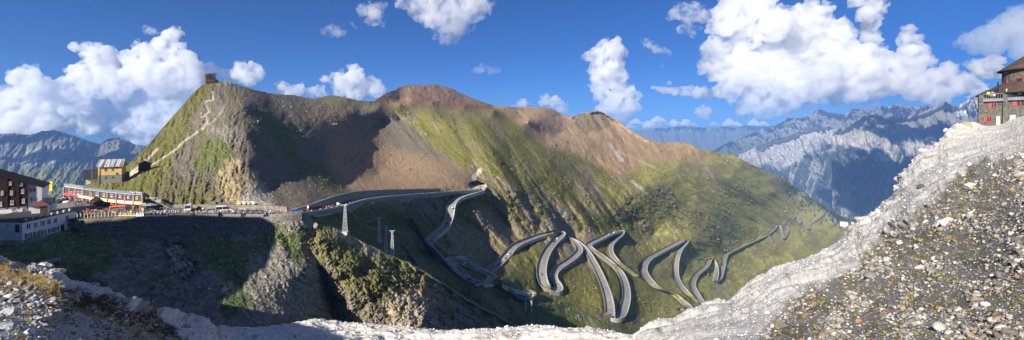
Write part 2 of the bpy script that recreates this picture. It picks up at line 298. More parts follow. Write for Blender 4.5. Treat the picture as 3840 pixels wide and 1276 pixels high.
    gr = rocky*sstep(-.10, .22, fbm(*[q/s for q, s in zip(rotn(x, y, a1), (110, 34))], 5, .62, s=34)+.30*N2+.1*sstep(560, 800, y)-.16)
    col = blend(col, gr*.9, (.19, .165, .12)); col = blend(col, gr*sstep(0, .5, N2)*.7, (.24, .16, .09)); col = blend(col, gr*sstep(.1, .7, -N2)*.6, (.16, .165, .16))
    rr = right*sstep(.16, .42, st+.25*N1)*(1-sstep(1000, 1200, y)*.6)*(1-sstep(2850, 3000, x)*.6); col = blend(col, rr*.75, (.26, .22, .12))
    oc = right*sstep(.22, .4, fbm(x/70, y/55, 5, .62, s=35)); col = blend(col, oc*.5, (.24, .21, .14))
    for px_, py_, r_ in ((2600, 620, 34), (2680, 640, 36), (2480, 720, 34), (2330, 600, 22)):
        col = blend(col, (1-sstep(.5, 1.1, np.hypot((x-px_)/1.3, y-py_)/r_+.5*N2+.3*N1))*.6, (.20, .18, .14))
    # castle hill
    sc = 1-sstep(-6, 10, poly_sd(x, y, [(560,760),(640,620),(700,520),(735,420),(790,330),(880,300),(1010,345),(1420,375),(1520,470),(1640,560),(1800,700),(1770,712),(1300,770),(1100,800),(500,790)])+zig(x, y, 40, 22))
    col = blend(col, sc, (.145, .122, .092)); col = blend(col, sc*sstep(-.1, .5, N2)*.5, (.13, .115, .095))
    col = blend(col, hill*sc*sstep(.0, .35, N1+.2*N2)*.75, (.11, .12, .035))
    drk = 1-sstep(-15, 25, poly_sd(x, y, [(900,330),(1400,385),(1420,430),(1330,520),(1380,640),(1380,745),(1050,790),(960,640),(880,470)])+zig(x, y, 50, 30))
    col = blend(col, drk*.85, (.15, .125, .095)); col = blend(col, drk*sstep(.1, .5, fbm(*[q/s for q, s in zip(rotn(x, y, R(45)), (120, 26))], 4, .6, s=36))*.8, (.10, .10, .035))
    for pl_, c_, e_ in (
        ([(960,420),(1010,430),(1110,530),(1130,600),(1060,560),(980,480)], (.075, .115, .022), 26),
        ([(1050,560),(1100,570),(1230,640),(1340,720),(1300,735),(1150,650)], (.085, .11, .022), 20),
        ([(740,560),(830,500),(900,600),(900,690),(830,700),(790,640),(740,640)], (.10, .125, .03), 30),
        ([(560,700),(640,660),(800,690),(900,720),(880,760),(560,765)], (.11, .10, .038), 30),
        ([(455,640),(600,492),(760,318),(800,330),(740,420),(690,520),(620,590),(540,640)], (.11, .104, .036), 16),
        ([(470,668),(530,640),(600,650),(640,690),(560,720),(480,712)], (.115, .112, .035), 16),
        ([(820,640),(860,590),(940,620),(1000,700),(1030,780),(900,785),(820,720)], (.36, .27, .165), 22),
        ([(930,700),(980,690),(1030,770),(1000,790),(900,785)], (.36, .35, .30), 30),
        ([(760,480),(900,470),(930,560),(830,520)], (.2, .185, .155), 20)):
        col = blend(col, (1-sstep(-e_*.3, e_*.5, poly_sd(x, y, pl_)+zig(x, y, e_*1.2, e_)))*.88*(.8+.3*N2), c_)
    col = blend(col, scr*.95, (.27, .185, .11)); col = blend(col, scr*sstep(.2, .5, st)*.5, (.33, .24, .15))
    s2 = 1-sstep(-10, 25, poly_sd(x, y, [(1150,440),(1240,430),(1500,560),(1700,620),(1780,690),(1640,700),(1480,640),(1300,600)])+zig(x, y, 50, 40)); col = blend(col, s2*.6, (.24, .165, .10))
    gg = 1-sstep(-20, 10, poly_sd(x, y, [(1000,345),(1240,356),(1420,380),(1700,395),(1850,410),(1700,470),(1560,450),(1500,400),(1250,400)])+zig(x, y, 30, 25)); col = blend(col, gg*.6, (.16, .145, .06))
    col = blend(col, peak, (.17, .10, .058)); col = blend(col, peak*sstep(.1, .5, N2), (.10, .068, .05)); col = blend(col, peak*sstep(-.2, .4, -N1)*(1-sstep(20, 60, np.abs(x-1500)))*.7, (.34, .25, .15))
    b2 = brn*sstep(-.9, .3, st*.6+.5-N1); col = blend(col, b2*.92, (.36, .235, .135)); col = blend(col, brn*sstep(.05, .5, N2)*.45, (.27, .17, .10)); col = blend(col, brn*sstep(.2, .5, st)*.6, (.40, .29, .18))
    col = blend(col, (1-sstep(-6, 8, poly_sd(x, y, [(2150,430),(2240,412),(2300,445),(2280,480),(2200,500),(2160,470)])+zig(x, y, 20, 12)))*.7, (.13, .12, .06))
    for ln, wd_, c_ in (([(2285,540),(2330,600)], 10, (.5, .48, .4)), ([(2345,560),(2372,640)], 9, (.36, .2, .12)), ([(1800,640),(1775,665),(1790,700)], 10, (.5, .45, .36)), ([(2300,560),(2480,640)], 6, (.4, .33, .2)), ([(2370,680),(2440,740)], 7, (.45, .4, .3)), ([(2630,600),(2690,690)], 5, (.38, .32, .2)), ([(2700,780),(2760,850)], 5, (.36, .3, .18)), ([(2560,800),(2640,880)], 5, (.36, .3, .18))):
        col = blend(col, (1-sstep(.4, 1, line_d(x, y, ln)/wd_+.5*N2))*.8, c_)
    # slope between the two roads and below
    lo = 1-sstep(-8, 12, poly_sd(x, y, [(1150,800),(1400,770),(1700,740),(1690,860),(1610,905),(1700,1020),(1900,1120),(2400,1190),(2400,1260),(1100,1260)])+zig(x, y, 40, 24))
    col = blend(col, lo*.9, (.135, .115, .085)); col = blend(col, lo*sstep(-.05, .35, fbm(*[q/s for q, s in zip(rotn(x, y, R(48)), (130, 30))], 4, .6, s=37)+.25*(1-sstep(60, 130, np.abs(y-(840+.55*(x-1400))))) )*.85, (.075, .105, .022))
    mdl = 1-sstep(-10, 20, poly_sd(x, y, [(1830,800),(1900,780),(2060,860),(1900,960),(1800,1010),(1700,950),(1740,860)])+zig(x, y, 50, 35)); col = blend(col, mdl*.55, (.20, .16, .11))
    # bowl under the pass
    bw = 1-sstep(-4, 8, poly_sd(x, y, [(-500,860),(285,830),(600,820),(1000,820),(1160,812),(1200,900),(1450,1260),(-500,1260)]))
    col = blend(col, bw, (.195, .175, .155)); col = blend(col, bw*sstep(-.1, .45, N1)*.6, (.17, .135, .095)); col = blend(col, bw*sstep(.0, .35, fbm(x/110, y/60, 4, .6, s=45))*.7, (.085, .115, .03))
    for pl_, c_, e_ in (
        ([(-100,890),(90,915),(300,868),(400,880),(430,1000),(300,1050),(100,1000),(-100,960)], (.075, .125, .025), 26),
        ([(100,1000),(330,1000),(400,1080),(280,1060)], (.09, .075, .03), 26),
        ([(640,895),(900,905),(1000,890),(1080,880),(1010,960),(900,1040),(860,1060),(780,980),(690,930)], (.10, .125, .03), 36),
        ([(1000,900),(1120,880),(1180,980),(1110,1000),(1060,930)], (.10, .125, .03), 40),
        ([(900,1040),(960,1020),(960,1140),(860,1180),(800,1120)], (.05, .09, .02), 40),
        ([(980,1060),(1100,1100),(1160,1180),(1060,1220),(980,1160)], (.16, .13, .05), 40),
        ([(940,960),(1040,900),(1110,1000),(1200,1180),(1000,1200),(920,1100)], (.20, .185, .15), 30),
        ([(620,920),(680,930),(720,1000),(700,1040),(640,1000)], (.42, .38, .31), 18),
        ([(820,1060),(850,1050),(900,1090),(860,1110)], (.42, .32, .2), 16)):
        col = blend(col, (1-sstep(-e_*.3, e_*.5, poly_sd(x, y, pl_)+zig(x, y, e_, e_*1.1)))*.85*bw, c_)
    tu = bw*sstep(.42, .55, fbm(x/11, y/8, 3, .6, s=41)+.5*fbm(x/90, y/70, 2, s=42)); col = blend(col, tu*.8, (.05, .085, .018))
    wh = bw*(vnoise(x/4.2, y/3.2) > .86)*(fbm(x/120, y/100, 2, s=43) > -.1); col = blend(col, wh*.9, (.5, .48, .45))
    # valley floor, forest on the far shoulder
    vf = 1-sstep(-20, 20, poly_sd(x, y, [(2950,960),(3060,900),(3140,870),(3200,850),(3190,900),(3140,960),(2990,1000)])+zig(x, y, 40, 20)); col = blend(col, vf*.5, (.15, .19, .05))
    fo = 1-sstep(-6, 10, poly_sd(x, y, [(2990,700),(3050,748),(3200,815),(3210,840),(3140,830),(3080,780)])+zig(x, y, 12, 16)); col = blend(col, fo*.85, (.03, .05, .018))
    gl = 1-sstep(-6, 8, poly_sd(x, y, [(3130,930),(3200,850),(3250,805),(3400,770),(4000,700),(4000,1200),(3000,1200)])+zig(x, y, 20, 14)); col = blend(col, gl*.8, (.17, .17, .06)); col = blend(col, gl*sstep(.1, .4, fbm(*[q/s for q, s in zip(rotn(x, y, R(-40)), (60, 12))], 3, s=44))*.8, (.36, .34, .27))
    bd = 1-sstep(.5, 1.1, line_d(x, y, [(3195,838),(3168,870),(3150,905),(3120,950),(3105,985)])/9+.6*N2); col = blend(col, bd*.8, (.38, .35, .28))
    for ln, wd_, c_ in (([(795,345),(800,375),(770,380),(775,400),(785,420),(770,430),(757,440)], 5, (.37, .325, .255)), ([(755,425),(775,440),(778,460),(760,480),(735,500),(690,530),(660,560),(600,600),(560,625),(520,655),(480,670),(455,680)], 5, (.37, .33, .265)), ([(775,470),(800,455),(830,420),(845,390)], 5, (.27, .24, .2)), ([(530,625),(510,640),(480,662)], 12, (.45, .4, .32)), ([(590,560),(540,610)], 6, (.42, .37, .3)), ([(2690,1060),(2695,1085),(2720,1110),(2738,1135)], 11, (.42, .36, .27)), ([(1270,1030),(1320,1100),(1380,1170),(1430,1240)], 5, (.36, .31, .23)), ([(1170,930),(1300,1110),(1380,1240)], 45, (.16, .14, .11))):
        col = blend(col, (1-sstep(.5, 1, line_d(x, y, ln)/wd_+.35*N2))*.85, c_)
    col = blend(col, pb, (.55, .5, .42))
    col *= (1+.16*N3)[..., None]
    P = np.stack([(x-1920)/F*Y, Y, (500-y)/F*Y], -1)
    # back slope
    global MG; MG = (xs.copy(), yb.copy(), yt.copy(), P.copy(), nr); top = P[-1]; cs = [P]
    for k, (dy, dz) in enumerate(((.012, .002), (.05, .02), (.15, .09), (.5, .4))):
        b = top.copy(); b[:, 1] += top[:, 1]*dy; b[:, 0] += top[:, 0]*dy; b[:, 2] -= top[:, 1]*dz; cs.append(b[None])
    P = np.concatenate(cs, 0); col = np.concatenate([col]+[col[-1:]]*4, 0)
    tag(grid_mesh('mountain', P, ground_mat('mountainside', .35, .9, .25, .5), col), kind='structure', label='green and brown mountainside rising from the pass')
build_mid()
def mid_surf(x, y):
    xs, yb, yt, P, nr = MG; ci = np.clip(np.interp(x, xs, np.arange(len(xs))), 0, len(xs)-1.001); b = np.interp(x, xs, yb); t = np.clip((y-b)/(np.interp(x, xs, yt)-b), 0, .999)*(nr-1); c0 = ci.astype(int); r0 = t.astype(int); fc = (ci-c0)[:, None]; fr = (t-r0)[:, None]
    return P[r0, c0]*(1-fc)*(1-fr)+P[r0, c0+1]*fc*(1-fr)+P[r0+1, c0]*(1-fc)*fr+P[r0+1, c0+1]*fc*fr
SPUR = [(1100,840,172),(1100,1000,160),(1100,1250,150),(1150,850,156),(1170,930,150),(1200,900,150),(1230,970,146),(1150,1000,152),(1270,1030,142),(1250,1120,150),(1330,1100,138),(1300,1240,142),(1450,1250,132),(1240,845,165),(1290,868,168),(1290,950,155),(1350,905,170),(1410,935,173),(1380,1040,149),(1450,955,174),(1450,1100,146),(1500,985,175),(1520,1120,147),(1520,1250,132),(1560,1010,176),(1610,1040,178),(1620,1150,152),(1620,1250,137),(1700,1100,186),(1700,1200,166),(1750,1250,166),(1800,1155,198),(1900,1210,212),(1960,1240,222),(1900,1270,198)]
def build_spur():
    m = rbf_fit([(a, b) for a, b, c in SPUR], np.log([c for a, b, c in SPUR]))
    xs = np.linspace(1120, 1990, int(520*Q)); yt = np.interp(xs, [1120,1160,1200,1240,1290,1350,1410,1450,1500,1560,1600,1640,1700,1760,1800,1900,1990], [830,836,842,850,870,902,932,950,972,1002,1020,1052,1092,1130,1150,1206,1262])+fbm(xs/22, xs*0, 4, .6, s=8)*6
    yb = np.full_like(xs, 1290.)
    t = np.linspace(0, 1, int(300*Q))[:, None]; x = np.repeat(xs[None], len(t), 0); y = yb+(yt-yb)*t
    Y = np.exp(rbf_eval(m, x, y))
    rk = sstep(-60, 40, (y-(1000+.0*(x-1500))))*.6+.4
    rk = np.maximum(rk, 1-sstep(0, 60, line_d(x, y, [(1180,900),(1290,1030),(1400,1130)])))
    g = rk*(relief(x, y, 90, R(70), .026, 5, 51, 1.3)+relief(x, y, 30, R(30), .014, 5, 52, 1.4)+relief(x, y, 10, R(50), .006, 3, 53, 1.2))
    Y = Y*np.exp(g*sstep(0, 14, y-yt))
    N1 = fbm(x/50, y/40, 5, .6, s=61); N2 = fbm(x/12, y/10, 4, .6, s=62); N3 = vnoise(x/3, y/2.6)
    col = np.zeros(x.shape+(3,))+(.165, .145, .10)
    col = blend(col, sstep(-.1, .5, N2)*.7, (.25, .22, .165)); col = blend(col, sstep(.1, .5, -N1)*.5, (.13, .10, .075))
    up = 1-sstep(-10, 20, poly_sd(x, y, [(1150,820),(1500,960),(1620,1040),(1600,1120),(1500,1190),(1400,1120),(1290,1040),(1190,930)])+zig(x, y, 30, 55))
    col = blend(col, up*.8, (.13, .13, .04)); col = blend(col, up*sstep(.05, .5, N1)*.7, (.10, .125, .025)); col = blend(col, up*sstep(.1, .5, -N2)*.6, (.16, .10, .045))
    pt = 1-sstep(.5, 1, line_d(x, y, [(1280,880),(1330,900),(1400,950)])/26+.5*N2); col = blend(col, pt*.7, (.32, .28, .21))
    re = 1-sstep(-10, 20, poly_sd(x, y, [(1570,1040),(1640,1060),(1700,1120),(1620,1160),(1560,1110)])+zig(x, y, 30, 25)); col = blend(col, re*.7, (.26, .16, .11))
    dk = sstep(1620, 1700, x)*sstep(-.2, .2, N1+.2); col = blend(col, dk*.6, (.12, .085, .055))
    pale = 1-sstep(-10, 20, poly_sd(x, y, [(1440,1130),(1560,1080),(1600,1180),(1580,1250),(1470,1250)])+zig(x, y, 30, 40)); col = blend(col, pale*.6, (.42, .35, .26))
    col = col*(1+.2*N3)[..., None]
    P = np.stack([(x-1920)/F*Y, Y, (500-y)/F*Y], -1); top = P[-1]; cs = [P]
    for dy, dz in ((.02, .004), (.07, .04), (.15, .12), (.3, .3)):
        b = top.copy(); b[:, 1] += top[:, 1]*dy; b[:, 0] += top[:, 0]*dy; b[:, 2] -= top[:, 1]*dz; cs.append(b[None])
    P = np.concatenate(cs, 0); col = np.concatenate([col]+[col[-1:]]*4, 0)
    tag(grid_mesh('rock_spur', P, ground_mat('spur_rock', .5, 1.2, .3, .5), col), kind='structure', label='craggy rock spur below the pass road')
build_spur()
# ------------------------------------------------------------------ the scree slope the photographer stands on
NEAR = [(-500,900,80),(-500,1050,30),(-500,1276,9),(-500,1500,4.5),
 (0,968,60),(0,1010,42),(0,1060,26),(0,1150,13.5),(0,1276,8),(0,1500,4.4),(90,1000,57),(170,1010,54),(200,1060,31),(200,1150,15.5),(200,1276,9),(200,1500,4.6),
 (262,1062,49),(380,1092,45),(370,1140,26),(440,1122,43),(500,1145,41),(480,1200,22),(500,1276,13.5),(560,1170,41),(640,1192,40),(640,1235,28),(640,1290,17),(720,1208,39),(755,1222,38),(760,1276,24),(600,1500,6),
 (805,1243,44),(840,1234,46),(900,1224,48),(900,1290,33),(1000,1224,49),(1130,1212,50),(1250,1204,50),(1250,1290,37),(1400,1216,48),(1560,1236,46),(1560,1300,38),(1800,1240,44),(1960,1228,43),(1960,1300,36),(2130,1232,41),(2300,1243,39),(2370,1260,36),(2370,1300,28),
 (1000,1500,12),(1500,1500,14),(2000,1500,12),(2400,1500,6),
 (2433,1226,37),(2440,1276,21),(2534,1204,38),(2560,1276,13.5),(2591,1169,39),(2652,1140,42),(2660,1200,24),(2660,1276,10.5),(2688,1128,44),(2736,1138,41),(2753,1116,42),(2819,1068,44),(2800,1180,18),(2800,1276,8.5),(2907,1011,45),(2930,1100,19),(2995,980,47),(3000,1050,25),(3000,1150,13),(3000,1276,6.2),(3030,1262,6.3),(2900,1500,3.2),
 (3100,934,50),(3168,896,53),(3200,1000,23),(3200,1120,11),(3200,1276,5.1),(3229,850,56),(3256,806,58),(3290,787,60),(3354,728,63),(3390,692,65),(3399,660,68),(3440,602,72),(3400,800,36),(3400,1000,14),(3400,1276,4.2),(3472,575,75),(3509,549,78),(3544,510,84),(3584,464,92),(3630,452,96),(3664,448,100),
 (3600,560,66),(3600,700,36),(3600,850,17),(3600,1000,9.5),(3600,1276,3.6),(3672,476,97),(3735,474,96),(3762,465,96),(3790,447,97),(3840,426,98),
 (3840,520,55),(3840,640,24),(3840,800,10.5),(3840,1000,5.8),(3840,1276,3.1),(3500,1500,2.4),(4100,310,110),(4100,500,35),(4100,800,8),(4100,1276,2.7),(4100,1500,2),(5200,-110,30),(5200,180,10),(5200,564,5),(5200,870,3),(5200,1500,1.6),(5200,1800,1.2),(4100,1800,1.4),(3000,1800,2.2),(2000,1800,6),(1000,1800,6),(0,1800,3),(-500,1800,3.1),(-1500,870,85),(-1500,1000,38),(-1500,1276,10),(-1500,1500,5),(-1500,1800,3.4)]
nearM = rbf_fit([(a, b) for a, b, c in NEAR], np.log([c for a, b, c in NEAR]))
def nearY(x, y): return np.exp(rbf_eval(nearM, x, y))
def nearpt(x, y, dz=0):
    Y = float(nearY(np.array([x]), np.array([y]))[0]); p = at(x, y, Y); return (p[0], p[1], p[2]+dz)
def near_zone(x, y):
    """0 white limestone, 1 rubble with moss (weights), by pixel"""
    lr = 1-sstep(-8, 14, poly_sd(x, y, [(-1700,900),(-600,900),(0,990),(190,1060),(420,1150),(640,1230),(700,1300),(620,1900),(-1700,1900)])+fbm(x/45, y/30, 4, .6, s=71)*26)
    rr = 1-sstep(-10, 16, poly_sd(x, y, [(5400,-60),(4200,400),(3840,560),(3640,640),(3560,700),(3480,770),(3330,900),(3190,1010),(3060,1090),(2960,1170),(2880,1240),(2840,1300),(2700,1900),(5400,1900)])+fbm(x/60, y/45, 4, .6, s=72)*36)
    return lr, rr
def build_near():
    xs = np.r_[np.linspace(-1500, -480, 121)[:-1], np.linspace(-480, 4080, int(1560*Q)), np.linspace(4080, 5200, 161)[1:]]; yt = crest_y(xs); ybt = 1800.
    mid_ = (xs > 760) & (xs < 2500)
    yt = yt+fbm(xs/16, xs*0, 4, .6, s=81)*5+fbm(xs/5, xs*0, 2, s=82)*2.0*np.where(xs > 3660, .3, 1)
    kk = np.hanning(15); yt = np.convolve(np.pad(yt, 7, 'edge'), kk/kk.sum(), 'valid')+fbm(xs/5, xs*0, 3, s=83)*2; nr = int(660*Q); t = (np.linspace(0, 1, nr)**.8)[:, None]; x = np.repeat(xs[None], nr, 0); y = ybt+(yt-ybt)*t
    Y = nearY(x, y); X = (x-1920)/F*Y
    lr, rr = near_zone(x, y); ed = sstep(0, 10, y-yt)
    # world-scaled lumps (rocks and ledges); displacement along depth
    lum = fbm(X/3.2, Y/3.2, 6, .58, ridged=True, s=91)*.55+fbm(X/.7, Y/.7, 4, .6, s=92)*.16
    led = fbm(X/9, Y/6+X/14, 4, .6, ridged=True, s=93)*1.1
    wht = 1-np.maximum(lr, rr)
    amp = (.14+.8*wht)
    right_crag = sstep(3140, 3220, x)*(1-sstep(3480, 3560, x))*(1-sstep(40, 110, y-yt)); 
    dY = lum*amp+led*(.06+.9*wht)+right_crag*2.2*fbm(X/5, (500-y)/F*Y/4, 5, .6, ridged=True, s=94)
    dY = dY+(1-sstep(780, 900, x))*sstep(300, 420, x)*(1-sstep(20, 60, y-yt))*1.6*fbm(X/4, Y/4, 5, .6, ridged=True, s=95)
    P0 = np.stack([X, Y, (500-y)/F*Y], -1); du = np.gradient(P0, axis=1); dv = np.gradient(P0, axis=0); nn = np.cross(du, dv); nn /= np.linalg.norm(nn, axis=-1, keepdims=True)+1e-9; nn = np.where(nn[..., 2:] < 0, -nn, nn)
    P0 = P0+nn*(dY*np.clip(Y/30, .06, 1.0)*(.25+.75*ed)*.55)[..., None]
    N1 = fbm(X/6, Y/6, 5, .6, s=96); N2 = fbm(x/17, y/13, 5, .65, s=97); N3 = vnoise(x/3.2, y/2.6); N4 = vnoise(x/5.3+9, y/4.1)
    col = np.zeros(x.shape+(3,))+(.58, .555, .51)
    col = blend(col, sstep(-.1, .5, N1)*.35, (.54, .515, .48)); col = blend(col, sstep(.15, .5, N2)*.5, (.46, .44, .41)); col = blend(col, sstep(.3, .6, -N2)*.35, (.70, .66, .60))
    col = blend(col, sstep(.40, .55, fbm(x/30, y/20, 5, .6, s=98)+.4*sstep(.5, .9, N3))*wht*.7, (.15, .15, .09))
    grit = 1-sstep(-10, 30, poly_sd(x, y, [(3500,560),(3660,480),(3790,440),(4200,260),(4200,420),(3840,570),(3640,650),(3540,720),(3440,790),(3340,790),(3420,640)])+zig(x, y, 40, 30)); col = blend(col, grit*.7, (.44, .43, .41))
    g1 = (.32, .315, .305); col = blend(col, lr*.92, g1); col = blend(col, rr*.92, (.235, .215, .18))
    rb = np.maximum(lr, rr)
    col = blend(col, rb*sstep(.1, .5, N2)*.6, (.19, .175, .155)); col = blend(col, rb*sstep(.15, .5, -N2)*.6, (.42, .41, .40))
    oc = lr*sstep(-.12, .2, fbm(x/60, y/40, 4, .6, s=99)+.25-.004*np.abs(y-(1040+.33*x))); col = blend(col, oc*.75, (.24, .155, .07)); col = blend(col, oc*sstep(.1, .4, N2)*.6, (.19, .075, .04))
    mo = rb*sstep(.16, .34, fbm(x/30, y/22, 4, .6, s=100)+.1*N4); col = blend(col, mo*.8, (.20, .195, .05))
    mb = rr*sstep(.05, .4, fbm(x/70, y/50, 4, .6, s=101)); col = blend(col, mb*.75, (.17, .13, .07))
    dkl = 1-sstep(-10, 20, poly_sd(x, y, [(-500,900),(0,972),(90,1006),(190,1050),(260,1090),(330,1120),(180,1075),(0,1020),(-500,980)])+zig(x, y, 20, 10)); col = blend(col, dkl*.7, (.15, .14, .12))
    col = col*(1+.14*N3+.08*N4)[..., None]
    global NG; NG = (xs.copy(), yt.copy(), ybt, P0.copy(), nr)
    P = P0; top = P[-1]; cs = [P]
    for dy, dz in ((.02, .01), (.06, .05), (.12, .12), (.25, .3)):
        b = top.copy(); b[:, 1] += top[:, 1]*dy; b[:, 0] += top[:, 0]*dy; b[:, 2] -= top[:, 1]*dz; cs.append(b[None])
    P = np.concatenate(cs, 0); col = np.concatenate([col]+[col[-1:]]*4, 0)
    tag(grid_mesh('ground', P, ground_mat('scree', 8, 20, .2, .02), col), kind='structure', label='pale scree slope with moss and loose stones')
    # the rest of the hillside, round and behind the photographer, and an unseen shoulder added and shaped to shade the bowl
    u_ = np.linspace(-1, 1, 340); gx = np.sinh(u_*5.2)/np.sinh(5.2)*np.where(u_ < 0, 420, 260); u_ = np.linspace(-1, 1, 260); gy = np.sinh(u_*5)/np.sinh(5)*np.where(u_ < 0, 260, 110); X, Yg = np.meshgrid(gx, gy)
    m = []
    for a in range(-1500, 5201, 250):
        for b in (200, 600, 1000, 1150, 1276, 1500, 1800):
            if b > crest_y(a)+10: m.append(nearpt(a, b))
    m += [(-3,-3,-2.2),(3,-3,-.8),(0,-.3,-1.68),(20,-10,5),(60,-30,18),(120,-40,40),(200,0,60),(-20,-10,-4),(-60,-20,-6),(-60,-120,10),(60,-150,50),(-100,20,-14),(-110,60,-20),(-200,100,-30),(-420,100,-40),(-300,-200,20),(200,-250,80)]
    m = np.array(m); mm = rbf_fit(m[:, :2]*10, m[:, 2], 1.0); z = rbf_eval(mm, X*10, Yg*10)
    SH = np.array([(-420,64,8),(-320,64,8),(-207,64,10),(-198,64,28.3),(-150,64,28),(-140,64,14),(-136,64,5),(-128,64,-9)])
    bump = np.zeros_like(X)-999
    for (ax, ay, az), (bx, by, bz) in zip(SH[:-1], SH[1:]):
        ex, ey = bx-ax, by-ay; t = np.clip(((X-ax)*ex+(Yg-ay)*ey)/(ex*ex+ey*ey), 0, 1)
        bump = np.maximum(bump, az+(bz-az)*t-1.1*np.hypot(X-ax-t*ex, Yg-ay-t*ey))
    z = np.maximum(z, bump)+fbm(X/30, Yg/30, 5, .5, s=111)*1.6*sstep(15, 50, np.hypot(X, Yg))
    keep = ~((Yg > 1.2) & (np.abs(X)/np.maximum(Yg, .01) < 2.04))
    z = np.where((Yg > .6) & (np.abs(X)/np.maximum(Yg, .01) < 2.6), z-.22, z)
    global HG; HG = (gx.copy(), gy.copy(), z.copy())
    c = np.zeros(X.shape+(3,))+(.32, .30, .27); c = blend(c, sstep(0, .5, fbm(X/20, Yg/20, 4, s=112)), (.13, .14, .05))
    o = grid_mesh('hillside', np.stack([X, Yg, z], -1), ground_mat('hillside', 1, 3, .3, .2), c)
    bm = bmesh.new(); bm.from_mesh(o.data)
    bmesh.ops.delete(bm, geom=[v for v in bm.verts if v.co.y > 2.4 and abs(v.co.x)/v.co.y < 1.62], context='VERTS'); bm.to_mesh(o.data); bm.free()
    tag(o, kind='structure', label='stony hillside behind the photographer, with an added shoulder shading the bowl')
build_near()
def near_surf(x, y):
    xs, yt, ybt, P, nr = NG; ci = np.clip(np.interp(x, xs, np.arange(len(xs))), 0, len(xs)-1.001); y0 = np.interp(x, xs, yt); t = np.clip((ybt-y)/(ybt-y0), 0, 1)**(1/.8)*(nr-1); t = np.clip(t, 0, nr-1.001)
    c0 = ci.astype(int); r0 = t.astype(int); fc = (ci-c0)[:, None]; fr = (t-r0)[:, None]
    return P[r0, c0]*(1-fc)*(1-fr)+P[r0, c0+1]*fc*(1-fr)+P[r0+1, c0]*(1-fc)*fr+P[r0+1, c0+1]*fc*fr
# ------------------------------------------------------------------ far ranges
def far_range(name, sil, ybot, Yt, Yb, label, amp, lam, ang, paint, nc=300, nr=130, Ymid=None, rough=1.0, seed=0):
    sx, sy = np.array(sil, float).T; xs = np.linspace(sx[0], sx[-1], int(nc*Q)); yt = np.interp(xs, sx, sy)+rough*(fbm(xs/22, xs*0, 4, .6, s=seed)*3+fbm(xs/6, xs*0, 3, .6, s=seed+1)*1.6)
    yb = np.interp(xs, *np.array(ybot, float).T) if not np.isscalar(ybot) else np.full_like(xs, ybot)
    yb = np.maximum(yb, yt+5); t = np.linspace(0, 1, int(nr*Q))[:, None]; x = np.repeat(xs[None], len(t), 0); y = yb+(yt-yb)*t
    Y = np.exp(np.log(Yb)+(np.log(Yt)-np.log(Yb))*t**.8)*np.ones_like(x)
    g = relief(x, y, lam, ang, amp, 6, seed+5, 2.6)+relief(x, y, lam/3.5, ang, amp*.35, 4, seed+6, 2.2)
    Y = Y*np.exp(g*sstep(0, 6, y-yt)); col = paint(x, y)
    P = np.stack([(x-1920)/F*Y, Y, (500-y)/F*Y], -1); top = P[-1]; cs = [P]
    for dy, dz in ((.02, .008), (.1, .08), (.3, .25)):
        b = top.copy(); b[:, 1] += top[:, 1]*dy; b[:, 0] += top[:, 0]*dy; b[:, 2] -= top[:, 1]*dz; cs.append(b[None])
    P = np.concatenate(cs, 0); col = np.concatenate([col]+[col[-1:]]*3, 0)
    tag(grid_mesh(name, P, ground_mat(name+'_rock', .01, .03, .15, 6), col), kind='structure', label=label)
def p_left(x, y):
    N1 = fbm(x/40, y/30, 5, .6, s=121); N2 = fbm(x/10, y/9, 4, .6, s=122); st = fbm(*[q/s for q, s in zip(rotn(x, y, R(-38)), (70, 9))], 4, .6, s=123)
    c = np.zeros(x.shape+(3,))+(.12, .115, .11); c = blend(c, sstep(0, .5, N2)*.6, (.2, .19, .17))
    s = 1-sstep(-8, 10, poly_sd(x, y, [(-300,600),(40,590),(110,560),(180,555),(262,550),(262,590),(210,612),(100,618),(0,640),(-300,650)])+zig(x, y, 20, 22)); c = blend(c, s*.9, (.27, .255, .24)); c = blend(c, s*sstep(.1, .5, st)*.4, (.2, .19, .18))
    g = sstep(606, 640, y+.12*(x-130)*-1+N1*14); c = blend(c, g*.9, (.12, .135, .05)); c = blend(c, g*sstep(0, .4, N1)*.6, (.17, .155, .08)); c = blend(c, g*sstep(.3, .5, st)*.5, (.26, .25, .2))
    return c*(1+.15*N2)[..., None]
far_range('far_mountains', [(-500,520),(-100,505),(0,502),(20,500),(56,500),(84,504),(132,503),(154,491),(174,490),(202,488),(224,493),(247,500),(280,509),(308,522),(334,530),(376,542),(384,536),(401,522),(420,518),(443,516),(460,521),(480,532),(500,540),(530,545),(600,560)], 790, 5600, 1500, 'bare blue grey range with scree fans beyond the pass', .055, 60, R(-55), p_left, 420, 200, seed=130)
def p_blue(x, y): return np.zeros(x.shape+(3,))+(.12, .13, .12)
far_range('far_ridge', [(2300,484),(2345,481),(2370,487),(2400,484),(2440,486),(2470,479),(2500,482),(2560,472),(2600,479),(2640,478),(2700,474),(2760,480),(2800,470),(2860,474),(2960,468)], 620, 16500, 12500, 'long blue ridge on the horizon', .05, 60, R(70), p_blue, 300, 60, seed=140)
def p_grey(x, y):
    N1 = fbm(x/40, y/30, 5, .6, s=151); N2 = fbm(x/10, y/9, 4, .6, s=152); c = np.zeros(x.shape+(3,))+(.26, .25, .23); c = blend(c, sstep(0, .4, N1)*.5, (.16, .155, .14)); c = blend(c, sstep(485, 560, y-.0*x+N1*20)*.8*(1-sstep(2990, 3050, x)), (.09, .12, .05)); return c*(1+.2*N2)[..., None]
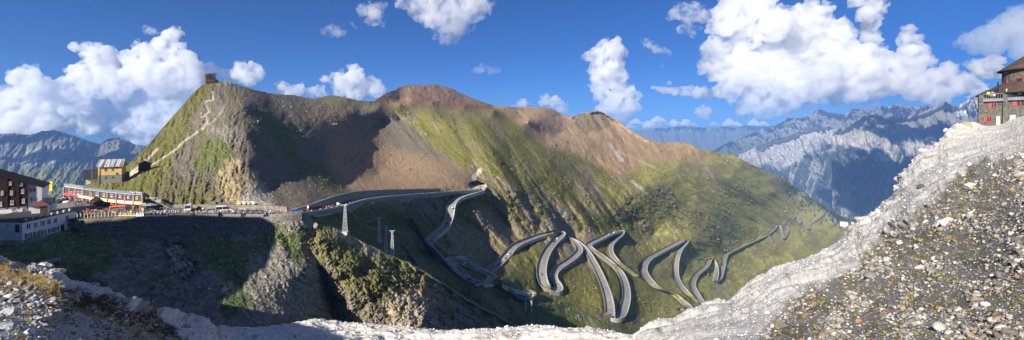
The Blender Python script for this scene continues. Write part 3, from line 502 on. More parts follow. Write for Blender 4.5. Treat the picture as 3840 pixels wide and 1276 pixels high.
far_range('far_peaks', [(2620,590),(2680,560),(2760,520),(2850,490),(2900,475),(2930,462),(2960,440),(2975,436),(3000,446),(3020,436),(3045,420),(3065,412),(3075,410),(3090,416),(3110,425),(3130,424),(3170,430),(3185,416),(3200,408),(3240,404),(3262,412),(3290,404),(3305,396),(3320,402),(3345,394),(3365,390),(3400,396),(3440,405),(3470,398),(3485,394),(3500,402),(3600,400)], 640, 10500, 8200, 'hazy range of high peaks beyond the valley', .07, 50, R(60), p_grey, 420, 100, seed=150)
def p_lime(x, y):
    N1 = fbm(x/50, y/40, 5, .6, s=161); N2 = fbm(x/11, y/10, 4, .6, s=162); st = fbm(*[q/s for q, s in zip(rotn(x, y, R(108)), (90, 12))], 5, .6, s=163)
    c = np.zeros(x.shape+(3,))+(.42, .40, .36); c = blend(c, sstep(0, .45, N1+.4*N2)*.6, (.22, .21, .19))
    fo = sstep(-14, 22, y-np.interp(x, [2700,2850,2950,3020,3080,3200,3300,3450,3600], [650,640,618,585,572,562,600,560,600])+N1*60+N2*16); c = blend(c, fo*.92, (.035, .05, .025))
    c = blend(c, sstep(.20, .42, st+.12*N2)*.8*sstep(540, 600, y), (.36, .345, .31))
    for px_, py_, r_ in ((3120, 740, 26), (3170, 770, 30), (3060, 640, 26), (3260, 800, 20)): c = blend(c, (1-sstep(.4, 1.2, np.hypot((x-px_)*1.1, (y-py_)*.6)/r_+1.0*N2))*.8, (.38, .36, .33))
    return c*(1+.2*N2)[..., None]
far_range('valley_mountain', [(2660,600),(2740,588),(2790,575),(2850,545),(2900,525),(2960,510),(3000,492),(3030,476),(3050,468),(3070,468),(3090,480),(3120,487),(3150,482),(3180,500),(3260,520),(3500,560)], 850, 8800, 5600, 'pale limestone mountain above dark forest', .065, 80, R(62), p_lime, 420, 200, seed=160)
def p_big(x, y):
    c = p_lime(x, y); N1 = fbm(x/30, y/24, 5, .6, s=171); d = np.hypot((x-3690)/1.0, (y-360)/.8)
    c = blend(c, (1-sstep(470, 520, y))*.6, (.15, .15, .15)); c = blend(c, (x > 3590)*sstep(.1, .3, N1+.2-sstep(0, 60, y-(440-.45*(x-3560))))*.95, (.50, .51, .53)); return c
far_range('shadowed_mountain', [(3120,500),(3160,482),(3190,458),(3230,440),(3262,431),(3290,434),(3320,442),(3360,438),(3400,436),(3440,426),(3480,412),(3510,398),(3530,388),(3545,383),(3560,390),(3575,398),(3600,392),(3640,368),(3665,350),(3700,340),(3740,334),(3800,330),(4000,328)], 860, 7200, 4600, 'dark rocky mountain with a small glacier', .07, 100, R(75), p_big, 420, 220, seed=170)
# air
def haze(density):
    bm = bmesh.new(); bmesh.ops.create_cube(bm, size=1); me = bpy.data.meshes.new('haze'); bm.to_mesh(me); bm.free()
    o = bpy.data.objects.new('haze', me); C.objects.link(o); lo = Vector((-9000, -700, -2700)); hi = Vector((21500, 22500, 830)); o.location = (lo+hi)/2; o.scale = hi-lo
    m = bpy.data.materials.new('air'); m.use_nodes = True; n = m.node_tree.nodes; n.remove(n['Principled BSDF']); v = n.new('ShaderNodeVolumePrincipled'); v.inputs['Density'].default_value = density
    v.inputs['Color'].default_value = (.27, .52, 1, 1); v.inputs['Anisotropy'].default_value = .0; m.node_tree.links.new(v.outputs[0], n['Material Output'].inputs['Volume']); me.materials.append(m)
    tag(o, kind='stuff', label='thin blue mountain haze filling the air')
haze(5.6e-5)
scene.cycles.volume_bounces = 1
# ------------------------------------------------------------------ roads, parapets and walls
M = dict(
 asphalt=mat('asphalt', (.085, .085, .088), .9, noise=.2, scale=.4), pale_road=mat('worn_asphalt', (.235, .23, .225), .9, noise=.22, scale=.3), paving=mat('street_paving', (.17, .165, .16), .9, noise=.25, scale=.3),
 line=mat('road_paint', (.7, .7, .68), .7), kerb=mat('pale_stone', (.42, .395, .35), .9, noise=.25, scale=.8, bump=.05),
 stone=mat('dark_stone', (.20, .18, .15), .95, noise=.5, scale=1.6, bump=.25), stone2=mat('grey_stone', (.24, .225, .20), .95, noise=.4, scale=1.4, bump=.2),
 white=mat('white_plaster', (.80, .79, .77), .9, noise=.08, scale=.3), dwood=mat('dark_wood', (.045, .024, .016), .85, noise=.35, scale=2.5), red=mat('red_paint', (.42, .05, .03), .6), rust=mat('rusty_roof', (.16, .05, .035), .8, noise=.3, scale=1.5),
 glass=mat('window_glass', (.03, .035, .045), .15, spec=.6), frame=mat('white_frame', (.75, .75, .73), .6), black=mat('black_plastic', (.015, .015, .018), .5), grey=mat('grey_metal', (.35, .36, .37), .5, metal=.3),
 slate=mat('slate_roof', (.035, .036, .04), .7, noise=.3, scale=1.2), yellow=mat('yellow_plaster', (.72, .46, .20), .9, noise=.1, scale=.4), green=mat('green_paint', (.03, .17, .05), .6), tyre=mat('rubber', (.012, .012, .012), .9),
 orange=mat('orange_cloth', (.80, .16, .04), .8), cream=mat('cream_awning', (.62, .50, .34), .8), amber=mat('amber_awning', (.60, .45, .24), .8), redcloth=mat('red_awning', (.42, .05, .045), .8), purple=mat('purple_paint', (.13, .055, .20), .7),
 steel=mat('galvanised_steel', (.66, .68, .68), .5, metal=.15), tin=mat('pale_tin_roof', (.36, .42, .47), .45, metal=.2, noise=.15, scale=.8), brownw=mat('brown_wood', (.13, .06, .035), .85, noise=.3, scale=2), darkred=mat('dark_red_paint', (.16, .03, .028), .8), boulder=mat('limestone', (.50, .48, .45), .95, noise=.3, scale=1.5, bump=.08), castle=mat('castle_stone', (.17, .10, .075), .95, noise=.4, scale=1.2, bump=.2))
def strip_mesh(name, A, B, m, up=None, parent=None):
    """quad strip between polylines A and B (lists of 3D points)"""
    n = len(A); v = [tuple(p) for p in A]+[tuple(p) for p in B]; f = [(i, i+1, n+i+1, n+i) for i in range(n-1)]
    me = bpy.data.meshes.new(name); me.from_pydata(v, [], f); me.materials.append(m); o = bpy.data.objects.new(name, me); return link(o, parent)
def side_norm(P):
    d = np.gradient(P[:, :2], axis=0); d /= np.linalg.norm(d, axis=1, keepdims=True)+1e-9; n = np.stack([d[:, 1], -d[:, 0]], 1)
    return np.c_[n, np.zeros(len(P))]
class MB:
    def __init__(s): s.v = []; s.f = []
    def box(s, x0, x1, y0, y1, z0, z1, M_=None):
        c = [(x0, y0, z0), (x1, y0, z0), (x1, y1, z0), (x0, y1, z0), (x0, y0, z1), (x1, y0, z1), (x1, y1, z1), (x0, y1, z1)]
        return s.hexa(c, M_)
    def hexa(s, c, M_=None):
        b = len(s.v); s.v += [tuple(M_ @ Vector(p)) if M_ else tuple(p) for p in c]
        s.f += [tuple(b+i for i in q) for q in ((3, 2, 1, 0), (4, 5, 6, 7), (0, 1, 5, 4), (1, 2, 6, 5), (2, 3, 7, 6), (3, 0, 4, 7))]; return s
    def poly(s, pts, M_=None):
        b = len(s.v); s.v += [tuple(M_ @ Vector(p)) if M_ else tuple(p) for p in pts]; s.f.append(tuple(range(b, b+len(pts)))); return s
    def prism(s, prof, y0, y1, M_=None, ax='y'):
        n = len(prof); b = len(s.v)
        for y in (y0, y1):
            for (a, c) in prof:
                p = (a, y, c) if ax == 'y' else (y, a, c) if ax == 'x' else (a, c, y)
                s.v.append(tuple(M_ @ Vector(p)) if M_ else p)
        s.f.append(tuple(b+i for i in range(n))); s.f.append(tuple(b+n+i for i in reversed(range(n))))
        for i in range(n): j = (i+1) % n; s.f.append((b+i, b+n+i, b+n+j, b+j))
        return s
    def tube(s, a, b, r, r2=None, n=8, caps=True):
        a = Vector(a); b = Vector(b); d = b-a; r2 = r if r2 is None else r2
        q = d.to_track_quat('Z', 'Y').to_matrix(); k = len(s.v)
        for c, rr in ((a, r), (b, r2)):
            for i in range(n): t = 2*math.pi*i/n; s.v.append(tuple(c+q @ Vector((math.cos(t)*rr, math.sin(t)*rr, 0))))
        for i in range(n): j = (i+1) % n; s.f.append((k+i, k+j, k+n+j, k+n+i))
        if caps: s.f.append(tuple(k+i for i in reversed(range(n)))); s.f.append(tuple(k+n+i for i in range(n)))
        return s
    def ball(s, c, r, sz=(1, 1, 1), n=8, m=5):
        k = len(s.v); c = Vector(c)
        for j in range(m+1):
            p = math.pi*j/m
            for i in range(n): t = 2*math.pi*i/n; s.v.append((c.x+r*sz[0]*math.sin(p)*math.cos(t), c.y+r*sz[1]*math.sin(p)*math.sin(t), c.z+r*sz[2]*math.cos(p)))
        for j in range(m):
            for i in range(n): i2 = (i+1) % n; s.f.append((k+j*n+i, k+(j+1)*n+i, k+(j+1)*n+i2, k+j*n+i2))
        return s
    def build(s, name, m, parent=None, smooth=False):
        me = bpy.data.meshes.new(name); me.from_pydata(s.v, [], s.f); me.validate(); me.update()
        bm = bmesh.new(); bm.from_mesh(me); bmesh.ops.recalc_face_normals(bm, faces=bm.faces); bm.to_mesh(me); bm.free()
        if smooth: me.polygons.foreach_set('use_smooth', [True]*len(me.polygons))
        me.materials.append(m); return link(bpy.data.objects.new(name, me), parent)
def wall_along(name, P, top, bottom, th, m, label, cat='wall', group=None, posts=0, off=0.0, parent=None, cope=None):
    """a wall following points P (3D), from P.z+bottom to P.z+top"""
    P = np.asarray(P, float); n = side_norm(P); a = P+n*(off-th/2); b = P+n*(off+th/2); mb = MB(); top = np.ones(len(P))*top; bottom = np.ones(len(P))*bottom
    v = []
    for i in range(len(P)):
        v += [(a[i][0], a[i][1], P[i][2]+bottom[i]), (b[i][0], b[i][1], P[i][2]+bottom[i]), (b[i][0], b[i][1], P[i][2]+top[i]), (a[i][0], a[i][1], P[i][2]+top[i])]
    f = [(3, 2, 1, 0)]; L = len(P)
    for i in range(L-1):
        for q in range(4): r = (q+1) % 4; f.append((4*i+q, 4*i+r, 4*i+4+r, 4*i+4+q))
    f.append(tuple(4*(L-1)+q for q in range(4))); mb.v = v; mb.f = f
    if posts:
        s = np.r_[0, np.cumsum(np.linalg.norm(np.diff(P[:, :2], axis=0), axis=1))]
        for t in np.arange(posts/2, s[-1], posts):
            p = [np.interp(t, s, P[:, k]) for k in range(3)]; q = [np.interp(t, s, n[:, k]) for k in range(2)]; tt = np.interp(t, s, top)
            c = Matrix.Translation((p[0]+q[0]*off, p[1]+q[1]*off, p[2]+tt)) @ Matrix.Rotation(math.atan2(q[1], q[0]), 4, 'Z'); h = th/2+.12
            mb.box(-h, h, -.5, .5, -.5, .25, c)
    o = mb.build(name, m, parent)
    if not parent: tag(o, label, cat, group, 'thing')
    return o
def surf_pts(lst, z=None, n=None):
    c = resample(lst, 4.0)
    return np.array([onz(x, y, z) if z is not None else midpt(x, y) for x, y in c])
# road surface
va, fa, vl, fl = [], [], [], []
for k, (c, P, wd) in enumerate(LEGS):
    n = side_norm(P); hw = wd/2
    for (o1, o2, dz, V, Fc) in ((-hw, hw, 0, va, fa), (-hw+.25, -hw+.5, .03, vl, fl), (hw-.5, hw-.25, .03, vl, fl)):
        b = len(V); up = dz+.004*(k % 3)
        for i in range(len(P)): V.append(tuple(P[i]+n[i]*o1+(0, 0, up))); V.append(tuple(P[i]+n[i]*o2+(0, 0, up)))
        Fc += [(b+2*i, b+2*i+1, b+2*i+3, b+2*i+2) for i in range(len(P)-1)]
me = bpy.data.meshes.new('road'); me.from_pydata(va, [], fa); me.materials.append(M['pale_road']); tag(link(bpy.data.objects.new('road', me)), kind='structure', label='hairpin mountain road of worn asphalt')
me = bpy.data.meshes.new('road_edge_lines'); me.from_pydata(vl, [], fl); me.materials.append(M['line']); tag(link(bpy.data.objects.new('road_edge_lines', me)), kind='structure', label='white edge lines of the mountain road')
# plaza street
mb = MB(); mb.poly([onz(x, y, -29.5) for x, y in [(-100,826),(285,821),(450,812),(600,810),(1000,810.5),(1070,808),(1128,803),(1120,795.5),(1075,797),(1040,792),(900,789),(640,787),(534,789),(470,782),(282,757),(200,747),(-100,752)]]); tag(mb.build('street', M['paving']), kind='structure', label='paved street through the pass')
WHERE = ['beside the first stretch east of the souvenir street','from the parking bay corner to the red car','round the narrow inner bend below the pass','of the lowest bend on concrete pillars','below the brown slope climbing to the sunlit hairpin','down the broad stretch under the sunlit hairpin','round the curved pocket bend right of the broad stretch','of the left long parallel stretch','of the right long parallel stretch','below the small hairpin under the rocky slope','of the S bend at the edge of the green valley side','down from the hairpin with white buttresses','of the third valley stretch above the white slope','of the short stretch above the rubble chute','along the long straight climbing the valley side','of the first steep zigzag in the valley','of the second zigzag in the valley','of the short valley stretch before the double bend','round the tiny double bend','of the long valley stretch below the conifers','descending beside the conifer forest','of the last bends above the inn']
for k, (c, P, wd) in enumerate(LEGS):
    n = side_norm(P); e = [np.array([(1920+F*(p[0])/p[1]), 500-F*p[2]/p[1]]) for p in (P[len(P)//2], (P+n*1.0)[len(P)//2])]; 
    e1 = P+n*.5; px = 1920+F*P[:, 0]/P[:, 1]; py = 500-F*P[:, 2]/P[:, 1]; qx = 1920+F*e1[:, 0]/e1[:, 1]; qy = 500-F*e1[:, 2]/e1[:, 1]
    sgn = 1.0 if np.sum((qx-px)*.7+(qy-py)) > 0 else -1.0; big = 1+.0*k; sc = max(1.0, P[:, 1].mean()/700)
    wall_along('parapet_wall', P, .75*sc**.4, -2.2*sc**.4, .32*sc**.6, M['kerb'], 'pale stone parapet '+WHERE[k], 'parapet', 'parapets along the hairpin road', posts=6 if k < 14 else 0, off=sgn*(wd/2+.2*sc))
    if k not in (0, 2, 9) and k < 13: wall_along('stone_wall', P, (1.9 if k > 3 else 1.4)*sc**.4, -.6, .5*sc, M['stone'], 'dark uphill retaining wall '+WHERE[k], 'retaining wall', 'uphill retaining walls of the hairpin road', off=-sgn*(wd/2+.45*sc))
# great retaining wall under the street with ledges
tp = [(285,822),(380,818),(450,813.5),(600,811),(800,811.5),(1000,812.5),(1075,809.5),(1130,804)]
Pw = np.array([onz(x, y, -29.5) for x, y in resample(tp, 6)])
root = empty('retaining_wall', tuple(Pw[len(Pw)//2]-np.array((0, 0, 8)))); tag(root, 'tall dark terraced stone wall carrying the souvenir street', 'retaining wall', None, 'thing')
inv = Matrix.Translation(-root.location)
nW = side_norm(Pw); sg = 1 if nW[:, 1].mean() < 0 else -1
for q, (off, t0, b0, hh) in enumerate(((.1, -.1, -3.2, 1), (.9, -2.7, -5.4, 1), (1.9, -5.0, -8.6, 1))):
    xx = np.linspace(0, 1, len(Pw)); bb = b0+0*xx
    Pq = Pw-np.array(root.location)[None]; Pq = Pq.copy(); Pq[:, 2] += 0
    if q: keep = slice(4, int(len(Pw)*(.9 if q == 1 else .82)))
    else: keep = slice(0, len(Pw))
    bq = bb if np.isscalar(bb) else bb[keep]
    wall_along('wall_tier', Pq[keep], t0, bq, 1.2, M['stone'], None, parent=root, off=sg*off)
# street parapet, in stretches
for a, b, lb in ((.42, .52, 'in front of the first motorcycles'), (.535, .64, 'below the two ambulances'), (.655, .74, 'below the large ambulance'), (.755, .84, 'beside the lamp post'), (.855, 1, 'near the end of the crowd')):
    i0, i1 = int(a*len(Pw)), int(b*len(Pw)); wall_along('parapet_wall', Pw[i0:i1], .85, -.3, .45, M['stone2'], 'low grey stone parapet of the street '+lb, 'parapet', 'low parapets along the street', off=sg*.1)
# walls beside the descending road (downhill face and the tall uphill wall)
P0 = LEGS[0][1]; n0 = side_norm(P0); sg0 = 1 if n0[:, 1].mean() < 0 else -1; L0 = len(P0); xx = np.linspace(0, 1, L0)
wall_along('stone_wall', P0, -.02, -1.2-4.5*sstep(.15, .45, xx)*(1-sstep(.6, .95, xx)), .8, M['stone2'], 'stone wall carrying the road down towards the parking bay', 'retaining wall', off=sg0*3.7)
i0 = int(.05*L0); i1 = int(.83*L0); wall_along('stone_wall', P0[i0:i1], 1.0+3.8*sstep(.05, .38, xx[i0:i1])*(1-.5*sstep(.5, .9, xx[i0:i1])), -.5, .8, M['stone2'], 'high dark wall on the hill side of the descending road', 'retaining wall', off=-sg0*3.9)
Pu = np.array([onz(x, y, -29.5) for x, y in resample([(650,786),(760,786.5),(900,788),(1030,791),(1075,796)], 6)]); nU = side_norm(Pu); su = 1 if nU[:, 1].mean() > 0 else -1
wall_along('stone_wall', Pu, 1.9, -.4, .7, M['stone'], 'brown stone wall behind the ambulances at the foot of the hill', 'retaining wall', off=su*.5)
# bastions of the two big outer bends
M['palewall'] = mat('pale_wall_stone', (.62, .58, .50), .9, noise=.25, scale=.8)
def bastion(pts, h, label, m=M['palewall']):
    c = resample(pts, 3); P = np.array([midpt(x, y) for x, y in c]); z = P[:, 2].mean(); P = np.array([onz(x, y, z) for x, y in c])
    return wall_along('bastion_wall', P, 1.0, -h, .8, m, label, 'bastion', posts=0)
bastion([(1800,1012),(1830,1022),(1862,1040),(1872,1052),(1868,1066),(1850,1073),(1815,1076)], 9, 'tall curved pale bastion wall around the upper outer bend')
bastion([(1975,1092),(1996,1097),(2003,1108),(1994,1120),(1970,1126),(1945,1124)], 2.2, 'curved pale wall around the lowest bend above its pillars')
mb = MB()
for px_, py_ in ((1972, 1126), (1992, 1121)):
    p = onz(px_, py_, LEGS[3][1][:, 2].mean()); mb.box(p[0]-.6, p[0]+.6, p[1]-.4, p[1]+1.2, p[2]-11, p[2]-1.5)
tag(mb.build('bridge_pier', M['kerb']), 'two concrete piers under the lowest outer bend', 'pier')
# ------------------------------------------------------------------ clouds: real billowing bodies far behind the mountains, lit by the sun
def cloud_mat(name, dens, col, an=.25, het=0, lo=.36):
    m = bpy.data.materials.new(name); m.use_nodes = True; n = m.node_tree.nodes; n.remove(n['Principled BSDF']); v = n.new('ShaderNodeVolumeScatter')
    v.inputs['Density'].default_value = dens; v.inputs['Color'].default_value = (*col, 1); v.inputs['Anisotropy'].default_value = an
    l = m.node_tree.links; l.new(v.outputs[0], n['Material Output'].inputs['Volume'])
    if het:
        g = n.new('ShaderNodeNewGeometry'); tx = n.new('ShaderNodeTexNoise'); tx.inputs['Scale'].default_value = 1/het; tx.inputs['Detail'].default_value = 7; tx.inputs['Roughness'].default_value = .68; l.new(g.outputs['Position'], tx.inputs['Vector'])
        mr = n.new('ShaderNodeMapRange'); mr.inputs[1].default_value = lo; mr.inputs[2].default_value = .68; mr.inputs[3].default_value = 0; mr.inputs[4].default_value = dens*1.35; l.new(tx.outputs[0], mr.inputs[0]); l.new(mr.outputs[0], v.inputs['Density'])
    return m
CM = cloud_mat('cloud_vapour', .0045, (.985, .984, .982), het=620, lo=.40); CW = cloud_mat('thin_cloud_vapour', .0028, (1, 1, 1), het=560, lo=.46); CD = cloud_mat('dense_cloud_vapour', .012, (.998, .99, .98)); CG = cloud_mat('shade_tinted_cloud_vapour', .004, (.24, .27, .32))  # the grey vapour's low tone is painted shade from neighbouring clouds
tv = bpy.data.textures.new('billow', 'VORONOI'); tv.noise_scale = 900; tv.noise_intensity = 1
tv2 = bpy.data.textures.new('billow_small', 'VORONOI'); tv2.noise_scale = 330
tc = bpy.data.textures.new('wisp', 'CLOUDS'); tc.noise_scale = 500; tc.noise_depth = 4
_ico = {}
def ico(k=2):
    if k not in _ico:
        bm = bmesh.new(); bmesh.ops.create_icosphere(bm, subdivisions=k, radius=1); _ico[k] = (np.array([v.co[:] for v in bm.verts]), np.array([[v.index for v in f.verts] for f in bm.faces])); bm.free()
    return _ico[k]
def join_balls(name, B, k=2):
    V, Fc = ico(k); B = np.asarray(B, float); n = len(B); v = (V[None]*B[:, 3][:, None, None]+B[:, None, :3]).reshape(-1, 3); f = (Fc[None]+(np.arange(n)*len(V))[:, None, None]).reshape(-1, 3)
    me = bpy.data.meshes.new(name); me.vertices.add(len(v)); me.vertices.foreach_set('co', v.reshape(-1)); me.loops.add(len(f)*3); me.loops.foreach_set('vertex_index', f.reshape(-1).astype(np.int32))
    me.polygons.add(len(f)); me.polygons.foreach_set('loop_start', np.arange(0, len(f)*3, 3, dtype=np.int32)); me.update(calc_edges=True); return me
def cloud(lobes, Y, label, m=None, vox=2.4, seed=0, puff=1.0, sub=9, wob=1.0, flat=1.0, zoff=0):
    rng = np.random.RandomState(seed+5); B = []; s = Y/F
    for x, y, r in lobes:
        dY = rng.uniform(-1, 1)*r*.7; Yc = Y+dY*s; c = np.array(at(x, y, Yc)); rr = r*s*.95; B.append((*c, rr))
        for _ in range(sub):
            d = rng.normal(size=3); d /= np.linalg.norm(d); d[1] -= .35; d[2] += .2; d /= np.linalg.norm(d); r2 = rr*rng.uniform(.28, .55)*puff; p = c+d*rr*.86; B.append((*p, r2))
            for _ in range(7):
                e = rng.normal(size=3); e /= np.linalg.norm(e); e = e+d*.6; e /= np.linalg.norm(e); r3 = r2*rng.uniform(.25, .5); q = p+e*r2*.92; B.append((*q, r3))
                for _ in range(2): e2 = rng.normal(size=3); e2 /= np.linalg.norm(e2); B.append((*(q+e2*r3*.9), r3*rng.uniform(.4, .6)))
    me = join_balls('cloud', B); me.materials.append(m or CM); o = bpy.data.objects.new('cloud', me); C.objects.link(o)
    rm = o.modifiers.new('Remesh', 'REMESH'); rm.mode = 'VOXEL'; rm.voxel_size = vox*s; rm.use_smooth_shade = True
    for t_, st in ((tv, -7*wob), (tv2, -4*wob), (tc, 9*wob)):
        d = o.modifiers.new('Displace', 'DISPLACE'); d.texture = t_; d.strength = st*s; d.mid_level = .5; d.texture_coords = 'GLOBAL'
    tag(o, kind='stuff', label=label); return o
cloud([(111,279,35),(76,294,35),(140,323,45),(35,364,45),(70,387,60),(152,410,55),(23,434,60),(105,457,60),(193,469,50),(-30,400,60),(40,500,50),(150,500,45),(-60,460,60)], 30000, 'bright cumulus bank at the left edge of the sky', seed=1)
cloud([(280,177,20),(327,186,28),(374,188,28),(409,206,36),(350,218,32),(280,264,24),(327,282,44),(397,253,52),(374,323,56),(304,334,42),(234,346,42),(222,399,56),(280,387,56),(327,422,50),(250,450,50),(340,470,40)], 31000, 'ragged bright cumulus left of the castle hill', seed=2)
cloud([(660,124,22),(637,153,34),(602,177,42),(549,206,46),(502,235,42),(660,206,46),(701,223,38),(730,253,32),(672,282,62),(572,282,68),(496,294,52),(642,323,56),(440,300,45),(753,276,28),(450,345,40),(720,320,45)], 27000, 'large billowing cloud peaking left of the castle', seed=3)
cloud([(526,364,40),(613,364,56),(689,352,46),(467,375,36),(409,387,30),(362,410,30),(496,422,52),(561,422,46),(420,445,36),(479,480,40),(526,469,34),(619,405,40),(580,470,45),(420,500,40),(650,440,40),(530,520,40)], 33000, 'lower cumulus bank behind the castle hill', seed=4)
cloud([(555,115,16),(572,118,18),(540,110,12)], 26000, 'small detached puff above the large left cloud', CW, seed=5)
cloud([(514,153,9),(525,165,8)], 26000, 'tiny wisp above the large left cloud', CW, seed=6); cloud([(83,232,8),(90,238,6)], 26000, 'tiny wisp high in the far left sky', CW, seed=7)
cloud([(794,259,22),(841,276,22),(911,259,28),(952,264,32),(935,294,32),(864,294,26),(890,290,26),(970,290,20)], 29000, 'cumulus puffs behind the castle', seed=8)
cloud([(1064,333,28),(1117,339,26),(1164,345,24),(1199,345,24),(1035,350,18),(1090,355,25),(1215,360,18)], 30000, 'bright cumulus resting on the ridge', seed=9)
cloud([(1222,298,18),(1275,298,32),(1327,298,42),(1374,327,42),(1409,333,32),(1292,333,34),(1340,350,36),(1430,350,20)], 33000, 'broad cumulus left of the brown peak', seed=10)
cloud([(1212,120,14),(1228,116,20),(1251,115,24),(1272,118,18),(1288,119,13)], 24000, 'small oval cloud high over the ridge', CW, seed=11, wob=1.2); cloud([(1315,93,12),(1330,105,9)], 24000, 'faint wisp beside the oval cloud', CW, seed=12)
cloud([(1370,35,26),(1420,35,32),(1403,64,36),(1430,80,16),(1360,50,16)], 23000, 'compact white cloud left of the big overhead cloud', CW, seed=13, wob=1.3)
cloud([(1526,2,40),(1584,25,66),(1672,25,86),(1759,30,66),(1806,15,46),(1701,100,62),(1640,95,45),(1748,95,45),(1672,146,28),(1600,-40,80),(1750,-40,80),(1690,60,80)], 20000, 'big heart shaped cloud overhead', CW, seed=14, vox=3, wob=1.4)
cloud([(1772,266,9),(1787,262,14),(1802,259,18),(1820,257,20),(1838,257,20),(1855,260,19),(1870,263,12),(1847,243,10)], 15000, 'small lone cloud in the middle of the sky', CW, seed=15)
cloud([(1955,393,22),(1935,403,14),(1978,402,14)], 34000, 'little cumulus peeping over the brown ridge', seed=16); cloud([(2050,375,24),(2080,386,26),(2106,405,26),(2031,388,14),(2125,425,16),(2185,428,10)], 34000, 'cumulus rising behind the brown ridge', seed=17)
cloud([(2273,170,22),(2305,183,40),(2332,196,25),(2207,209,20),(2253,203,34),(2325,235,26),(2240,255,36),(2279,262,40),(2319,281,33),(2253,301,42),(2305,327,52),(2253,347,33),(2358,347,35),(2384,360,22),(2292,392,46),(2358,405,42),(2325,438,40),(2260,420,30)], 31000, 'tall leaning cumulus tower over the brown peak', seed=18)
cloud([(2528,52,24),(2567,52,34),(2619,52,36),(2652,46,16),(2593,100,30),(2556,112,18),(2600,130,14)], 24000, 'ragged cloud beside the giant cumulus', CW, seed=19, wob=1.2)
cloud([(2410,155,13),(2425,162,16),(2442,172,18),(2460,182,20),(2480,192,20),(2498,205,19),(2505,218,15),(2495,232,13),(2485,245,10)], 24000, 'thin torn cloud between the tower and the giant cumulus', CW, seed=20, wob=1.4)
cloud([(2448,329,9),(2460,331,11),(2475,335,12),(2490,339,13),(2508,342,15),(2528,343,17),(2550,343,19),(2574,342,21),(2600,345,23),(2626,349,24),(2655,354,24),(2685,358,24),(2502,315,8),(2512,312,8)], 29000, 'long flat cloud tongue under the giant cumulus', seed=21)
cloud([(2639,425,24),(2620,420,16),(2660,428,14),(2636,400,7)], 33000, 'lone pinkish puff above the far ridge', seed=22)
for i, (x, y, r) in enumerate(((2384,455,12),(2362,472,9),(2430,464,14),(2469,447,13),(2490,462,12),(2530,464,14),(2574,460,13),(2600,468,8),(2678,464,8),(2735,460,13),(2760,466,12),(2830,462,13),(2865,464,10))):
    cloud([(x-r*1.7, y+r*.5, r*.5), (x-r*.9, y+r*.3, r*.75), (x, y, r), (x+r*.9, y+r*.35, r*.75), (x+r*1.8, y+r*.5, r*.5)], 24500+100*i, 'small cloud in the low row over the far ridge', CD, vox=2.6, seed=30+i, wob=.5)
cloud([(2720,90,50),(2744,30,56),(2796,39,66),(2848,26,56),(2860,45,46),(2790,120,66),(2760,190,56),(2680,180,46),(2648,185,26),(2640,250,28),(2700,260,56),(2740,330,50),(2800,260,76),(2900,220,80),(2850,340,74),(2790,400,36),(2880,405,44),(2840,420,30),(2960,320,80),(2930,390,50),(2905,100,66),(2960,160,60),(3010,380,40),(2760,-40,60),(2850,-40,60)], 27000, 'giant cumulus filling the right sky', vox=3, seed=50, sub=11)
cloud([(2938,50,34),(2997,50,32),(3030,30,32),(3082,55,38),(3108,75,26),(3154,100,32),(3180,122,30),(3101,130,64),(3003,110,64),(3050,200,76),(3150,190,50),(3010,250,60)], 31000, 'grey blue back lobe of the giant cumulus', vox=3, seed=51)
cloud([(3100,290,72),(3130,345,45),(3200,240,64),(3180,170,40),(3250,200,46),(3240,300,72),(3310,240,46),(3340,310,56),(3280,350,40),(3200,350,45),(3060,340,45),(3400,310,48),(3420,345,40)], 28500, 'cream coloured cumulus right of the giant cloud', vox=3, seed=52, sub=11)
cloud([(3400,300,46),(3450,320,46),(3500,290,40),(3480,350,42),(3560,270,32),(3570,330,42),(3620,305,34),(3650,330,26),(3530,360,35),(3680,350,30)], 30000, 'shaded cumulus bank over the dark mountain', seed=53)
cloud([(3206,5,28),(3272,8,32),(3298,30,26),(3245,55,33),(3265,90,35),(3259,130,30),(3288,150,22),(3240,-30,40)], 33000, 'upright cloud column above the right bank', seed=54)
cloud([(3409,111,22),(3389,150,29),(3429,150,26),(3448,196,30),(3402,196,38),(3468,229,28),(3420,250,45),(3370,230,25)], 33500, 'pointed cumulus turret above the right bank', seed=55)
cloud([(3625,150,28),(3585,163,16),(3690,135,44),(3756,105,46),(3808,65,42),(3808,131,56),(3723,177,42),(3658,185,26),(3880,90,70),(3860,180,60)], 19000, 'cloud above the round stone inn, tinted grey for shade', CG, seed=56)
cloud([(3651,245,24),(3703,245,34),(3729,268,26),(3680,275,30),(3745,230,16)], 32000, 'cream cumulus left of the round inn tower', seed=57)
# clouds drifting overhead, outside the picture, whose shadows lie on the far mountains
def shade_cloud(x, y, Y, rad, label, zc=2500, seed=0):
    p = Vector(at(x, y, Y)); d = Vector((math.sin(SUN_AZ)*math.cos(SUN_EL), math.cos(SUN_AZ)*math.cos(SUN_EL), math.sin(SUN_EL))); q = p+d*((zc-p.z)/d.z); rng = np.random.RandomState(seed); B = []
    for _ in range(26): a = rng.uniform(0, 6.28); r = rad*rng.uniform(0, .75)**.8; B.append((q.x+r*math.cos(a), q.y+r*math.sin(a)*1.1, q.z+rng.uniform(-.1, .2)*rad, rad*rng.uniform(.18, .36)))
    me = join_balls('cloud', B); me.materials.append(CD); tag(link(bpy.data.objects.new('cloud', me)), kind='stuff', label=label)
for i, (x, y, Y, r_) in enumerate(((3330, 640, 5700, 900), (3420, 735, 5000, 850), (3230, 745, 5200, 420), (3420, 480, 6700, 560), (3600, 460, 6500, 500), (3260, 560, 6300, 330), (60, 520, 5200, 500), (300, 560, 4200, 600))): shade_cloud(x, y, Y, r_, 'cloud overhead that shades part of the far mountains', seed=i)
scene.cycles.volume_bounces = 14; scene.cycles.max_bounces = 18
